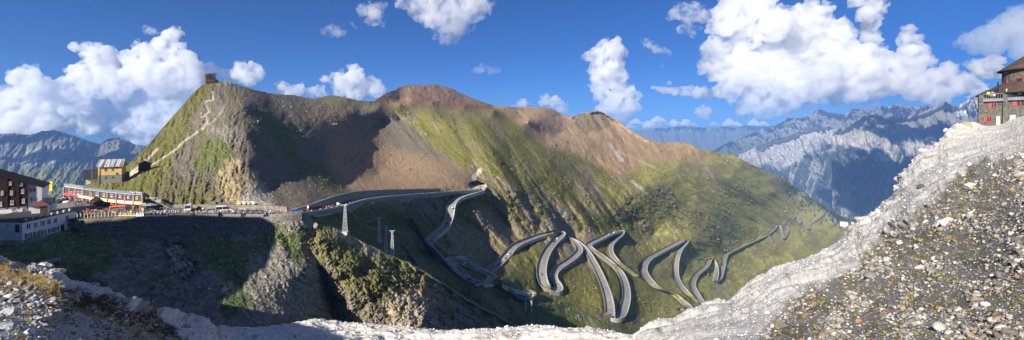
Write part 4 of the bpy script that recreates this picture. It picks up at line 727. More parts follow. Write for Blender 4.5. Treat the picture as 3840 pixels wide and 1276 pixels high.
# ------------------------------------------------------------------ loose stones lying on the near slope
def col_mat(name, bump=.0, rough=.95, sc=9):
    m = ground_mat(name, sc, sc*2.2, .22, bump or .01, rough); return m
RKM = col_mat('loose_stone')
def rock_protos(n, seed, k=1, flat=.75):
    V, Fc = ico(k); rng = np.random.RandomState(seed); out = []
    for _ in range(n):
        v = V.copy()
        for _ in range(7):                                   # plane cuts make it angular
            d = rng.normal(size=3); d /= np.linalg.norm(d); h = rng.uniform(.45, .8); p = v @ d; v = v-np.maximum(p-h, 0)[:, None]*d
        v = v*rng.uniform(.65, 1.25, 3)*[1, 1, flat]; v += rng.normal(size=v.shape)*.03; out.append(v)
    return np.array(out), Fc
def scatter(name, pos, size, cols, seed, mat_, label, k=1, protos=24, kind='stuff', tilt=.6):
    rng = np.random.RandomState(seed); PV, Fc = rock_protos(protos, seed, k); n = len(pos); pi = rng.randint(0, protos, n); a = rng.uniform(0, 6.28, n); b = rng.normal(size=n)*tilt; g = rng.normal(size=n)*tilt
    v = PV[pi]; ca, sa, cb, sb, cg, sg_ = [q[:, None] for q in (np.cos(a), np.sin(a), np.cos(b), np.sin(b), np.cos(g), np.sin(g))]
    x, y, z = v[..., 0], v[..., 1], v[..., 2]; x, y = x*ca-y*sa, x*sa+y*ca; y, z = y*cb-z*sb, y*sb+z*cb; x, z = x*cg-z*sg_, x*sg_+z*cg
    v = np.stack([x, y, z], -1)*size[:, None, None]+pos[:, None]; nv = v.shape[1]; f = Fc[None]+(np.arange(n)*nv)[:, None, None]
    v = v.reshape(-1, 3); f = f.reshape(-1, 3); me = bpy.data.meshes.new(name); me.vertices.add(len(v)); me.vertices.foreach_set('co', v.reshape(-1).astype(np.float32))
    me.loops.add(len(f)*3); me.loops.foreach_set('vertex_index', f.reshape(-1).astype(np.int32)); me.polygons.add(len(f)); me.polygons.foreach_set('loop_start', np.arange(0, len(f)*3, 3, dtype=np.int32)); me.update(calc_edges=True)
    ca_ = me.color_attributes.new('albedo', 'FLOAT_COLOR', 'POINT'); cc = np.ones((n, nv, 4), np.float32); cc[..., :3] = cols[:, None]; ca_.data.foreach_set('color', cc.reshape(-1)); me.materials.append(mat_)
    return tag(link(bpy.data.objects.new(name, me)), kind=kind, label=label)
def pick(rng, n, pal, w):
    pal = np.array(pal); i = rng.choice(len(pal), n, p=np.array(w)/sum(w)); return np.clip(pal[i]*rng.uniform(.75, 1.25, (n, 1)), 0, .85)
def build_rocks():
    rng = np.random.RandomState(3); N = 200000
    x = rng.uniform(-900, 5000, N); y = rng.uniform(430, 1330, N); x[:6000] = rng.uniform(-60, 3900, 6000); y[:6000] = crest_y(x[:6000])+rng.uniform(0, 16, 6000)
    k = (y > crest_y(x)+1) & ~((x > 3660) & (y < 500-.35*(x-3660)+8)); x, y = x[k], y[k]
    Y = nearY(x, y); lr, rr = near_zone(x, y); wht = 1-np.maximum(lr, rr); patch = fbm(x/90, y/60, 4, .6, s=201)
    s = np.exp(rng.normal(1.05, .56, len(x)))*(.8+.9*sstep(-.1, .3, patch)*(1-wht)); s = np.clip(s, 1.2, 26)*(1-.35*wht)
    s = s*(1-.45*sstep(3480, 3650, x)*(1-sstep(560, 680, y)))
    keep = rng.rand(len(x)) < np.where(wht > .5, .62, .5+.5*sstep(-.25, .15, patch)); x, y, Y, s, lr, rr, wht = [q[keep] for q in (x, y, Y, s, lr, rr, wht)]
    size = s*Y/F; P = near_surf(x, y); P[:, 2] += size*.2
    n = len(x); cw = pick(rng, n, [(.66, .63, .585), (.52, .50, .47), (.74, .71, .66), (.36, .34, .32), (.45, .36, .28)], [5, 3, 3, .8, .35])
    cl = pick(rng, n, [(.38, .38, .375), (.26, .26, .258), (.50, .49, .48), (.17, .165, .155), (.27, .18, .11), (.22, .10, .06)], [4, 4.5, 2, 2.2, 1.2, .5])
    cr = pick(rng, n, [(.33, .32, .30), (.23, .22, .195), (.46, .45, .43), (.14, .132, .12), (.25, .18, .11), (.30, .13, .07), (.56, .55, .53)], [4.2, 5, 1.6, 3.2, 2.4, .12, .15])
    cols = np.where((lr > .5)[:, None], cl, np.where((rr > .5)[:, None], cr, cw))
    b = s > 6.5
    scatter('loose_stones', P[b], size[b], cols[b], 5, RKM, 'countless loose grey and white stones on the scree', k=2)
    scatter('small_stones', P[~b], size[~b], cols[~b], 7, RKM, 'fine rubble between the larger stones on the scree', k=1)
    # rocks on the mountain faces
    n = 60000; x = rng.uniform(440, 3000, n); y = rng.uniform(310, 1200, n); k = (y > ridge_y(x)+4) & (y < crest_y(x)-4); x, y = x[k], y[k]
    w_ = fbm(*[q/s for q, s in zip(rotn(x, y, R(50)), (90, 26))], 4, .6, s=210); road = np.full(len(x), 99.)
    for c, Pp, wd in LEGS: road = np.minimum(road, np.sqrt(((x[:, None]-c[None, ::2, 0])**2+(y[:, None]-c[None, ::2, 1])**2).min(1))/(wd*F/Pp[:, 1].mean()))
    pz = poly_sd(x, y, PLAZA); k = (w_+rng.normal(size=len(x))*.12 > .12) & (road > 1.2) & (pz > 30) & ~((x > 240) & (x < 660) & (y > 600)); x, y, w_ = x[k], y[k], w_[k]; Pm = mid_surf(x, y)
    s = np.clip(np.exp(rng.normal(.55, .55, len(x))), .8, 8)
    scatter('mountain_rocks', Pm, s*Pm[:, 1]/F, pick(rng, len(x), [(.20, .17, .13), (.14, .12, .095), (.26, .22, .17), (.22, .14, .08), (.09, .10, .04)], [4, 3, 1.5, 1.5, 2]), 8, RKM, 'outcrops and loose rocks on the mountainside', k=1)
    # stones on the far walls of the bowl
    n = 5200; x = rng.uniform(0, 1300, n); y = rng.uniform(830, 1230, n); k = y < crest_y(x)-4; x, y = x[k], y[k]; P = mid_surf(x, y); Y = P[:, 1]
    s = np.clip(np.exp(rng.normal(.2, .5, len(x))), .7, 5)
    scatter('bowl_stones', P, s*Y/F, pick(rng, len(x), [(.22, .21, .2), (.15, .145, .14), (.5, .48, .46)], [5, 4, 1.5]), 6, RKM, 'small stones strewn over the shaded bowl')
build_rocks()
def hillside_stones():
    rng = np.random.RandomState(44); n = 9000; x = np.r_[rng.uniform(2, 22, n), rng.uniform(-22, -2, n//2)]; y = np.r_[rng.uniform(-4, 10, n), rng.uniform(-4, 9, n//2)]; k = (y < .9) | (np.abs(x)/np.maximum(y, .01) > 1.75); x, y = x[k], y[k]
    gx, gy, z = HG; ci = np.interp(x, gx, np.arange(len(gx))); ri = np.interp(y, gy, np.arange(len(gy))); c0 = np.clip(ci.astype(int), 0, len(gx)-2); r0 = np.clip(ri.astype(int), 0, len(gy)-2); fc, fr = ci-c0, ri-r0
    zz = z[r0, c0]*(1-fc)*(1-fr)+z[r0, c0+1]*fc*(1-fr)+z[r0+1, c0]*(1-fc)*fr+z[r0+1, c0+1]*fc*fr; s = np.clip(np.exp(rng.normal(-2.9, .5, len(x))), .02, .3)
    scatter('hillside_stones', np.stack([x, y, zz+s*.3], 1), s, pick(rng, len(x), [(.33, .32, .30), (.23, .22, .195), (.46, .45, .43), (.14, .132, .12), (.25, .18, .11)], [4, 5, 1.5, 3, 2]), 45, RKM, 'stones on the hillside beside the photographer')
hillside_stones()
BOULD = [(8,1240,46,'large blue grey boulder at the lower left corner',(.34,.36,.38)),(30,1180,34,'blue grey boulder at the left picture edge above the corner boulder',(.36,.38,.41)),(110,1252,30,'pale flat boulder right of the corner boulder',(.52,.52,.53)),(165,1012,26,'whitish rock knob on the left crest below the hotel',(.42,.40,.37)),(205,1035,24,'rounded grey rock below the whitish knob on the crest',(.40,.39,.37)),(118,990,13,'reddish white rock on top of the left crest',(.5,.42,.38)),
 (345,1075,26,'grey ledge boulder on the left crest above the brown heather',(.36,.35,.33)),(300,1098,24,'dark grey ribbed boulder under the left crest',(.27,.265,.26)),(415,1112,14,'small white boulder at the shoulder of the left crest',(.6,.58,.55)),(560,1175,20,'flat pale boulder halfway down the left crest',(.5,.48,.45)),(752,1222,22,'block where the dark rubble meets the white ridge',(.42,.41,.39)),(690,1240,24,'split dark rock at the foot of the left crest',(.26,.245,.22)),
 (3515,925,26,'dark slate boulder standing on the right slope',(.13,.13,.13)),(3555,840,26,'flat white slab on the right slope below the crest',(.6,.59,.57)),(2925,1230,36,'dark brown boulder beside the white limestone edge',(.14,.12,.10)),(3025,1185,15,'reddish boulder above the dark brown boulder',(.26,.12,.07)),(2990,1120,26,'pale grey slab at the edge of the white limestone',(.40,.41,.42)),(3060,1140,14,'rusty boulder right of the pale grey slab',(.24,.13,.07)),(3460,708,18,'dark overhanging rock on the right crest',(.10,.10,.10)),(3580,905,14,'rusty flat stone right of the dark slate boulder',(.24,.14,.08)),
 (3790,880,22,'large pale block near the right picture edge',(.45,.45,.44)),(3830,1010,16,'white block at the right picture edge',(.6,.6,.58)),(3700,1150,20,'light grey block low on the right slope',(.42,.42,.42)),(3450,1010,17,'grey block below the dark slate boulder',(.38,.38,.37)),(3220,1210,16,'orange brown stone low on the right slope',(.36,.17,.07)),(3340,1150,16,'dark green grey stone low on the right slope',(.13,.14,.12)),(3640,700,16,'pale block among the white stones under the inn',(.55,.55,.53)),(2960,1075,13,'white stone on the rim of the limestone slope',(.65,.63,.6)),(3560,520,18,'white crag block left of the inn, lowest of the outcrop',(0.47,0.45,0.42)),(3590,490,19,'white crag block below the inn walkway',(0.44,0.42,0.39)),(3550,500,12,'pointed white crag at the left end of the inn outcrop',(0.48,0.47,0.44)),(3625,478,16,'mossy crag block just left of the inn',(0.28,0.27,0.19)),(3655,492,15,'squared pale block under the inn corner',(0.39,0.37,0.34)),(3475,590,15,'jagged white rock on the right crest',(0.47,0.45,0.42)),(3430,640,16,'leaning white rock lower on the right crest',(0.48,0.47,0.43)),(3395,690,15,'blocky white rock at the crest notch',(0.45,0.44,0.41)),(3300,800,16,'white knob where the crest meets the valley view',(0.48,0.47,0.44)),(3255,825,11,'small white knob at the outer end of the crest',(0.47,0.45,0.42))]
for i, (x, y, r, lb, c) in enumerate(BOULD):
    rng = np.random.RandomState(300+i); PV, Fc = rock_protos(1, 300+i, 3, .7 if i < 28 else 1.15); v = PV[0]; v = v*(1+.12*fbm(v[:, 0]*2+i, v[:, 1]*2+v[:, 2]*2, 4, .6)[:, None]); p = near_surf(np.array([float(x)]), np.array([float(y)]))[0]; Y = p[1]
    me = bpy.data.meshes.new('boulder'); me.from_pydata((v*r*Y/F).tolist(), [], Fc.tolist()); a = me.color_attributes.new('albedo', 'FLOAT_COLOR', 'POINT'); cc = np.ones((len(v), 4), np.float32); cc[:, :3] = c; a.data.foreach_set('color', cc.reshape(-1)); me.materials.append(RKM)
    o = link(bpy.data.objects.new('boulder', me)); o.location = (p[0], p[1], p[2]+r*Y/F*.1); o.rotation_euler = (rng.uniform(-.2, .2), rng.uniform(-.4, .1), rng.uniform(0, 6)); tag(o, lb, 'boulder', 'larger boulders on the near slope')
# moss cushions and dry grass tufts
def tufts():
    rng = np.random.RandomState(9); n = 9000; x = rng.uniform(-40, 3880, n); y = rng.uniform(560, 1320, n); x[:2200] = rng.uniform(-40, 760, 2200); y[:2200] = 1015+.33*x[:2200]+rng.normal(size=2200)*24; k = (y > crest_y(x)+6); x, y = x[k], y[k]; band = (np.abs(y-(1015+.33*x)) < 50) & (x < 760); lr, rr = near_zone(x, y); Y = nearY(x, y); X = (x-1920)/F*Y; PS = near_surf(x, y)
    m = (np.maximum(lr, rr) > .6) & (band & (rng.rand(len(x)) < .7) | (fbm(x/30, y/22, 4, .6, s=100)+.12*rng.normal(size=len(x)) > .12)); band = band[m]; x, y, Y, rr = x[m], y[m], Y[m], rr[m]; P = PS[m]
    v, f, c = [], [], []; pal = [(.24, .23, .05), (.17, .18, .05), (.27, .19, .08), (.15, .16, .06), (.30, .28, .07), (.17, .07, .035)]
    for i in range(len(P)):
        s = rng.uniform(5, 12)*P[i, 1]/F; col = np.array([(.18, .115, .055), (.15, .075, .04), (.21, .15, .07), (.18, .165, .05)][rng.randint(4)] if band[i] else pal[rng.randint(len(pal))])*rng.uniform(.8, 1.2)
        for _ in range(16):
            a = rng.uniform(0, 6.28); r = s*rng.uniform(0, 1.1); h = s*rng.uniform(.5, 1.1); b = P[i]+[r*math.cos(a), r*math.sin(a), 0]; t = b+[h*.5*math.cos(a+.6), h*.5*math.sin(a), h]; w_ = s*.11; q = len(v)
            v += [b+[w_, 0, 0], b-[w_, 0, 0], t]; f.append((q, q+1, q+2)); c += [col]*3
    me = bpy.data.meshes.new('grass_tufts'); me.from_pydata([tuple(p) for p in v], [], f); a = me.color_attributes.new('albedo', 'FLOAT_COLOR', 'POINT'); cc = np.ones((len(v), 4), np.float32); cc[:, :3] = np.array(c); a.data.foreach_set('color', cc.reshape(-1)); me.materials.append(RKM)
    tag(link(bpy.data.objects.new('grass_tufts', me)), kind='stuff', label='yellow green moss and dry grass tufts among the stones')
tufts()
# ------------------------------------------------------------------ buildings
class Plane:
    """vertical plane through two ground points, normal towards the camera"""
    def __init__(s, a, b):
        s.a = Vector((a[0], a[1], 0)); d = Vector((b[0]-a[0], b[1]-a[1], 0)); s.L = d.length; s.d = d.normalized(); s.n = Vector((s.d.y, -s.d.x, 0))
        if s.n.dot(-s.a) < 0: s.n = -s.n
    def hit(s, x, y):
        r = Vector(((x-1920)/F, 1, (500-y)/F)); t = s.a.dot(s.n)/r.dot(s.n); return r*t
    def mat(s, p): # local: x along, y outward (towards the camera), z up
        m = Matrix((s.d, s.n, Vector((0, 0, 1)))).transposed().to_4x4(); m.translation = p; return m
class Bld:
    def __init__(s, name, label, cat, loc, kind='thing'):
        s.root = empty(name, loc); tag(s.root, label, cat, None, kind); s.inv = Vector(loc)
    def add(s, mb, name, m, parent=None, smooth=False):
        o = mb.build(name, m, parent or s.root, smooth)
        if parent is None: o.location = -s.inv
        return o
    def window(s, pl, x, y, w, h, sh=None, side='both', frame='frame', arch=False, glass='glass', name='window', shm='red'):
        c = pl.hit(x, y); a = pl.hit(x-w/2, y); b = pl.hit(x+w/2, y); W = (b-a).length; H = h*c.y/F; T = pl.mat(c); k = .11*min(1.3, max(.6, H/1.3))
        fr = MB(); fr.box(-W/2, W/2, 0, .10, -H/2, -H/2+k, T); fr.box(-W/2, W/2, 0, .10, H/2-k, H/2, T)
        for u in (-W/2, -k/2, W/2-k): fr.box(u, u+k, .003, .11, -H/2+k, H/2-k, T)
        fr.box(-W/2-.08, W/2+.08, .0, .2, -H/2-.1, -H/2-.002, T)
        if arch: fr.prism([(-W/2, H/2+.002), (W/2, H/2+.002), (W*.42, H/2+W*.22), (0, H/2+W*.42), (-W*.42, H/2+W*.22)], .0, .09, T)
        f = s.add(fr, name, M[frame]); g = MB().box(-W/2+k, W/2-k, .012, .05, -H/2+k, H/2-k, T); s.add(g, 'pane', M[glass], f)
        if sh:
            for q in ((-1, 1) if side == 'both' else (-1,) if side == 'left' else (1,)):
                u = q*(W/2+.04); v = u+q*W*.48; s.add(MB().box(min(u, v), max(u, v), .01, .09, -H/2, H/2, T), 'shutter', M[sh], f)
        return f
    def panel(s, pl, x0, x1, y0, y1, out, name, m, parent=None):
        a = pl.hit(x0, (y0+y1)/2); b = pl.hit(x1, (y0+y1)/2); c = pl.hit((x0+x1)/2, y1); d = pl.hit((x0+x1)/2, y0); p = (a+b)/2; T = pl.mat(Vector((p.x, p.y, 0))); W = (b-a).length
        return s.add(MB().box(-W/2, W/2, .005, out, c.z, d.z, T), name, M[m], parent)
# ---- hotel at the left edge: main block and terrace wing
A, B_ = Vector((-149.2, 130, 0)), Vector((-153.6, 150, 0))
h = Bld('hotel', 'white and dark timber mountain hotel with gabled roof at the left picture edge', 'hotel', (-170, 145, -33))
wf = Plane((-174.6, 145.5), (-166.6, 152.5)); e0 = wf.hit(0, 656); e1 = wf.hit(158, 701); wl = wf.d if wf.d.x > 0 else -wf.d
back = Vector((-.66, .75, 0))
def gable(x0px, x1px, ztop0, ztop1, zb, out):
    a = wf.hit(x0px, 750); b = wf.hit(x1px, 750); n = wf.n*out; mb = MB(); d = back*14
    mb.hexa([(*(a+n).xy, zb), (*(b+n).xy, zb), (*(b+d).xy, zb), (*(a+d).xy, zb), (*(a+n).xy, ztop0), (*(b+n).xy, ztop1), (*(b+d).xy, ztop1), (*(a+d).xy, ztop0)]); return mb
ztop = lambda xp: (lambda p: p.z)(wf.hit(xp, 658+(xp/158)*43))
zfl = wf.hit(50, 777).z
h.add(gable(-120, 157, ztop(-120), ztop(157), -36, 0), 'wall', M['white'])
h.add(gable(-120, 104, ztop(-120)-.05, ztop(104)-.05, zfl, .25), 'timber_front', M['dwood'])
for xp in (27, 70, 104):
    p = wf.hit(xp, 740); T = wf.mat(Vector((p.x, p.y, 0))); h.add(MB().box(-.15, .15, .26, .42, wf.hit(xp, 785).z, ztop(xp)-.1, T), 'timber_post', M['dwood'])
a = wf.hit(-120, 700); b = wf.hit(166, 700); mb = MB(); za, zb_ = ztop(-120)+.35, ztop(166)+.35; n = wf.n*1.3; d = back*15
mb.hexa([(*(a+n).xy, za-.35), (*(b+n).xy, zb_-.35), (*(b+d).xy, zb_-.35), (*(a+d).xy, za-.35), (*(a+n).xy, za), (*(b+n).xy, zb_), (*(b+d).xy, zb_), (*(a+d).xy, za)]); h.add(mb, 'roof', M['dwood'])
wt = Plane((wf.hit(0, 750)+wf.n*.25).xy, (wf.hit(100, 750)+wf.n*.25).xy)
for x, y, w_, hh, sh in ((39, 688, 10, 13, None), (79, 692, 10, 11, 'darkred'), (8, 724, 9, 16, 'darkred'), (43, 723, 10, 17, 'darkred'), (85, 718, 10, 16, 'darkred'), (3, 766, 9, 17, None), (45, 760, 12, 16, None), (88, 754, 10, 17, None)): h.window(wt, x, y, w_, hh, sh, 'right')
for x, y, w_, hh, sh in ((122, 714, 9, 16, 'darkred'), (125, 748, 9, 16, 'brownw')): h.window(wf, x, y, w_, hh, sh)
for x, y in ((5, 808), (51, 802), (91, 795)): h.window(wf, x, y, 17, 18, arch=True)
h.window(wf, 6, 845, 13, 18)
# wing
g = Bld('hotel_wing', 'long white terrace wing with arched windows and green shutters below the hotel', 'building', (-151, 140, -33))
mb = MB(); fp = [(-149.2, 130), (-153.6, 150), (-166, 152), (-172, 146), (-170, 131)]; mb.prism(fp, -37, -27.35, ax='z'); g.add(mb, 'wall', M['white'])
g.add(MB().prism([(-149.5, 130.3), (-153.8, 149.7), (-165.5, 151.6), (-171, 146), (-169.6, 131.3)], -27.34, -27.2, ax='z'), 'roof_terrace', M['slate'])
pl = Plane(A, B_); T = pl.mat(A.copy()); L_ = pl.L; sx = 1 if (T @ Vector((1, 0, 0)) - A).dot(B_-A) > 0 else -1
g.add(MB().box(0, L_*sx, -.35, .12, -27.34, -26.95, T), 'roof_edge', M['slate'])
g.add(MB().box(0, L_*sx, .0, .14, -36.5, -33.1, T), 'stone_base', M['stone'])
for q in range(8):
    u = (1.2+q*2.45)*sx; g.add(MB().box(u-.28, u+.28, -.4, .1, -26.95, -26.15, T), 'parapet_post', M['kerb'])
for x, y, w_, hh in ((106, 849, 16, 22), (133, 844, 16, 21), (159, 838, 15, 21), (183, 832, 14, 20), (207, 827, 13, 19), (251, 817, 12, 20)): g.window(pl, x, y, w_, hh, arch=(x < 230))
for x, y, w_, hh in ((106, 884, 12, 20), (136, 878, 12, 20), (162, 871, 9, 18), (189, 865, 9, 17), (211, 859, 9, 17), (256, 849, 9, 18)): g.window(pl, x, y, w_, hh, 'green' if x < 220 else None)
g.panel(pl, 228, 240, 842, 872, .08, 'door', 'slate')
pf = Plane((-170, 131.2), (-149.4, 129.9)); g.panel(pf, 58, 72, 843, 872, .12, 'door', 'darkred'); g.window(pf, 31, 848, 8, 17)
# porch with red roof, ski school block with sign
p = Bld('porch', 'small white porch with brown door and red pyramid roof on the hotel terrace', 'porch', (-162, 145, -27))
q0 = Plane((-163.2, 143.2), (-158.2, 147.2)); c = q0.hit(150, 790); T = q0.mat(Vector((c.x, c.y, 0))); p.add(MB().box(-2.0, 2.0, -2.6, 0, -27.2, -24.7, T), 'wall', M['white'])
mb = MB(); b0 = [T @ Vector(v) for v in ((-2.5, .5, -24.7), (2.5, .5, -24.7), (2.5, -3, -24.7), (-2.5, -3, -24.7))]; ap = T @ Vector((0, -1.2, -22.9)); 
for i in range(4): mb.poly([b0[i], b0[(i+1) % 4], ap])
mb.poly(b0[::-1]); p.add(mb, 'roof', M['rust']); p.add(MB().box(.0, 1.6, .01, .1, -27.2, -25.1, T), 'door', M['brownw'])
s_ = Bld('ski_school', 'white single storey block with lettered sign and glass door beside the hotel', 'building', (-168, 154, -28)); q1 = Plane((-171.5, 151), (-160.2, 161.2)); c0 = q1.hit(157, 775); c1 = q1.hit(205, 775); c = (c0+c1)/2; W = (c1-c0).length; T = q1.mat(Vector((c.x, c.y, 0))); flip = 1
s_.add(MB().box(-W/2, W/2, -6, 0, -30, -24.3, T), 'wall', M['white']); sgn = s_.add(MB().box(-W/2-.1, W/2+.1, .02, .3, -25.3, -23.3, T), 'sign_board', M['slate']); s_.add(MB().box(-W/2+.1, W/2-.1, .305, .34, -25.1, -23.5, T), 'sign_face', M['frame'], sgn)
g0 = s_.panel(q1, 169, 190, 766, 796, .1, 'door', 'frame'); s_.panel(q1, 172, 176.5, 769, 794, .14, 'pane', 'glass', g0); s_.panel(q1, 178.5, 184, 769, 794, .14, 'pane', 'glass', g0); s_.panel(q1, 185.5, 188, 769, 794, .14, 'pane', 'glass', g0)
def text(s, size, T, m, name='lettering', parent=None, inv=None, ex=.02):
    cu = bpy.data.curves.new(name, 'FONT'); cu.body = s; cu.size = size; cu.extrude = ex; cu.align_x = 'CENTER'; cu.align_y = 'CENTER'; cu.materials.append(m); cu.offset = size*.012
    o = bpy.data.objects.new(name, cu); C.objects.link(o); bpy.context.view_layer.update(); me = bpy.data.meshes.new_from_object(o.evaluated_get(bpy.context.evaluated_depsgraph_get())); C.objects.unlink(o); bpy.data.objects.remove(o); o = bpy.data.objects.new(name, me); C.objects.link(o); M_ = T @ Matrix.Rotation(R(90), 4, 'X')
    if parent: o.parent = parent; M_ = Matrix.Translation(-inv) @ M_
    o.matrix_local = M_; return o
def facing(T):  # plane matrix with x to the viewer's right and -y towards the viewer
    x = T.col[0].xyz; y = T.col[1].xyz; right = Vector((-y.y, y.x, 0)) ; m = Matrix((right.normalized(), -y, Vector((0, 0, 1)))).transposed().to_4x4(); m.translation = T.translation; return m
Tf = facing(T)
for tx, z, sz in (('SKI SCHOOL', -23.95, .62), ('CAPITANI', -24.65, .75)): text(tx, sz, Tf @ Matrix.Translation((0, -.37, z)), M['black'], parent=s_.root, inv=s_.inv)
k_ = Bld('kiosk', 'small white flat roofed kiosk with yellow panel behind the hotel gable', 'kiosk', (-233, 214, -29)); q2 = Plane((-236, 212), (-229, 220)); c = q2.hit(165, 712); T = q2.mat(Vector((c.x, c.y, 0))); k_.add(MB().box(-2.6, 2.6, -4, 0, -31, -25.6, T), 'wall', M['white']); k_.add(MB().box(-3, 3, -4.4, .5, -25.59, -25.2, T), 'roof', M['kerb']); k_.add(MB().box(-2.4, -1.4, .01, .1, -29.5, -26.2, T), 'panel', M['amber'])
fl = Bld('banner_flag', 'tall yellow feather flag on a thin pole by the car park', 'flag', (*onz(184, 742, -29.5)[:2], -29.5)); bp = fl.inv; fl.add(MB().tube((bp.x, bp.y, -29.5), (bp.x+.2, bp.y, -22.0), .06, n=6), 'pole', M['steel'])
mb = MB(); 
for i in range(8): z0 = -26.5+i*.55; mb.hexa([(bp.x+.15, bp.y, z0), (bp.x+1.1+.1*math.sin(i), bp.y+.25, z0), (bp.x+1.1+.1*math.sin(i), bp.y+.3, z0), (bp.x+.15, bp.y+.05, z0), (bp.x+.15, bp.y, z0+.55), (bp.x+1.1+.1*math.sin(i+1), bp.y+.25, z0+.55), (bp.x+1.1+.1*math.sin(i+1), bp.y+.3, z0+.55), (bp.x+.15, bp.y+.05, z0+.55)])
fl.add(mb, 'cloth', mat('yellow_flag', (.75, .62, .02), .8))
# ---- souvenir row
row = Bld('souvenir_row', 'long two storey row of souvenir shops with purple shutters and striped awnings', 'shop row', (-165, 170, -29.5))
FB = [(240,751),(262,753.5),(284,757),(312,762),(340,767),(372,772),(404,776.5),(437,780.5),(470,784),(502,786.5),(534,788.5)]
fb = [Vector(onz(x, y, -29.5)) for x, y in FB]; ux = Vector((0, 0, 0))
def backp(p, d): v = Vector((p.x, p.y, 0)).normalized(); return p+v*d
def seg(i, z0, z1, o0, o1):
    a, b = fb[i], fb[i+1]; A0, B0, A1, B1 = backp(a, o0), backp(b, o0), backp(a, o1), backp(b, o1)
    return [(A0.x, A0.y, z0), (B0.x, B0.y, z0), (B1.x, B1.y, z0), (A1.x, A1.y, z0), (A0.x, A0.y, z1), (B0.x, B0.y, z1), (B1.x, B1.y, z1), (A1.x, A1.y, z1)]
def joined(z0, z1, o0, o1, i0=0, i1=10):
    mb = MB()
    for i in range(i0, i1): mb.hexa(seg(i, z0, z1, o0, o1))
    return mb
row.add(joined(-30, -26.3, 1.5, 8), 'lower_wall', M['brownw']); row.add(joined(-26.29, -23.72, .3, 8.01), 'upper_wall', mat('weathered_wood', (.10, .06, .045), .9, noise=.35, scale=2)); 
row.add(joined(-23.7, -23.4, -.5, 9, 3, 10), 'roof', M['tin']); row.add(joined(-23.7, -23.3, -.5, 9, 0, 3), 'roof_terrace', M['kerb'])
row.add(joined(-26.6, -26.3, .1, 1.49), 'ledge', M['kerb'])
for i in range(11):
    q = backp(fb[i], .1); row.add(MB().box(q.x-.3, q.x+.3, q.y-.3, q.y+.3, -30, -23.71), 'pillar', M['stone2'])
rl = MB()
for i in range(3):
    a, b = backp(fb[i], 0), backp(fb[i+1], 0); rl.tube((a.x, a.y, -22.3), (b.x, b.y, -22.3), .05, n=5); rl.tube((a.x, a.y, -22.8), (b.x, b.y, -22.8), .03, n=5)
    for t in (0, .5): c = a.lerp(b, t); rl.tube((c.x, c.y, -23.3), (c.x, c.y, -22.3), .05, n=5)
rr_ = row.add(rl, 'railing', M['steel'])
WX = [(268,724),(280,724),(294,723),(308,722.5),(341,727),(364,728.5),(391,731),(420,733.5),(451,736),(482,738.5),(514,741.5)]
for x, y in WX:
    i = max(k for k in range(10) if FB[k][0] <= x); a, b = backp(fb[i], .3), backp(fb[i+1], .3); f = row.window(Plane(a, b), x, y, 7, 10, 'purple' if x > 290 else 'purple')
AW = [(241,264,'redcloth',1),(266,292,'redcloth',1),(284,318,'cream',1),(320,344,'cream',1),(347,371,'amber',1),(374,402,'amber',1),(406,434,'amber',1),(438,466,'cream',2),(468,497,'cream',2),(501,533,'amber',1)]
def wallpt(x, off): 
    i = min(9, max(k for k in range(10) if FB[k][0] <= x)); t = (x-FB[i][0])/(FB[i+1][0]-FB[i][0]); return backp(fb[i].lerp(fb[i+1], t), off)
M['stripe'] = mat('striped_awning', (.75, .50, .42), .8)
for x0, x1, m_, st in AW:
    a, b, c, d = wallpt(x0, .1), wallpt(x1, .1), wallpt(x1, -2.4), wallpt(x0, -2.4); z0, z1 = -26.35, -27.25
    row.add(MB().hexa([(d.x, d.y, z1), (c.x, c.y, z1), (b.x, b.y, z0-.08), (a.x, a.y, z0-.08), (d.x, d.y, z1+.08), (c.x, c.y, z1+.08), (b.x, b.y, z0), (a.x, a.y, z0)]), 'awning', M['stripe' if st == 2 else m_])
for x in range(250, 534, 9):   # goods hung and stacked in front of the shops
    q = wallpt(x, .9); rng = random.Random(x); o = row.add(MB().box(q.x-.5, q.x+.5, q.y-.3, q.y+.4, -29.6, -28.2-rng.random()*.6), 'goods_rack', M[rng.choice(['darkred', 'slate', 'purple', 'slate', 'brownw', 'dwood', 'stone'])])
# stairs with banners
st = Bld('outdoor_stairs', 'long green railed stairway descending from the shop roof to the street', 'stairs', (-138, 165, -27)); a = Vector(onz(536, 788, -29.5)); a = backp(a, 1.5); a.z = -23.6; b = backp(Vector(onz(650, 787, -29.5)), .6); b.z = -29.4; mb = MB(); d = (b-a); nst = 26; w_ = Vector((a.x, a.y, 0)).normalized()*1.4
for i in range(nst): p0 = a+d*(i/nst); p1 = a+d*((i+1)/nst); z = p1.z; mb.hexa([(p0.x, p0.y, z-.35), (p1.x, p1.y, z-.35), (p1.x+w_.x, p1.y+w_.y, z-.35), (p0.x+w_.x, p0.y+w_.y, z-.35), (p0.x, p0.y, z), (p1.x, p1.y, z), (p1.x+w_.x, p1.y+w_.y, z), (p0.x+w_.x, p0.y+w_.y, z)])
st.add(mb, 'steps', M['stone2']); rl = MB(); gm_ = mat('green_railing', (.10, .17, .12), .6)
for hz in (.35, .7, 1.05): rl.tube(a+Vector((0, 0, hz)), b+Vector((0, 0, hz)), .05, n=5)
for i in range(21): c = a+d*(i/20); rl.tube(c, c+Vector((0, 0, 1.05)), .04, n=5)
st.add(rl, 'railing', gm_)
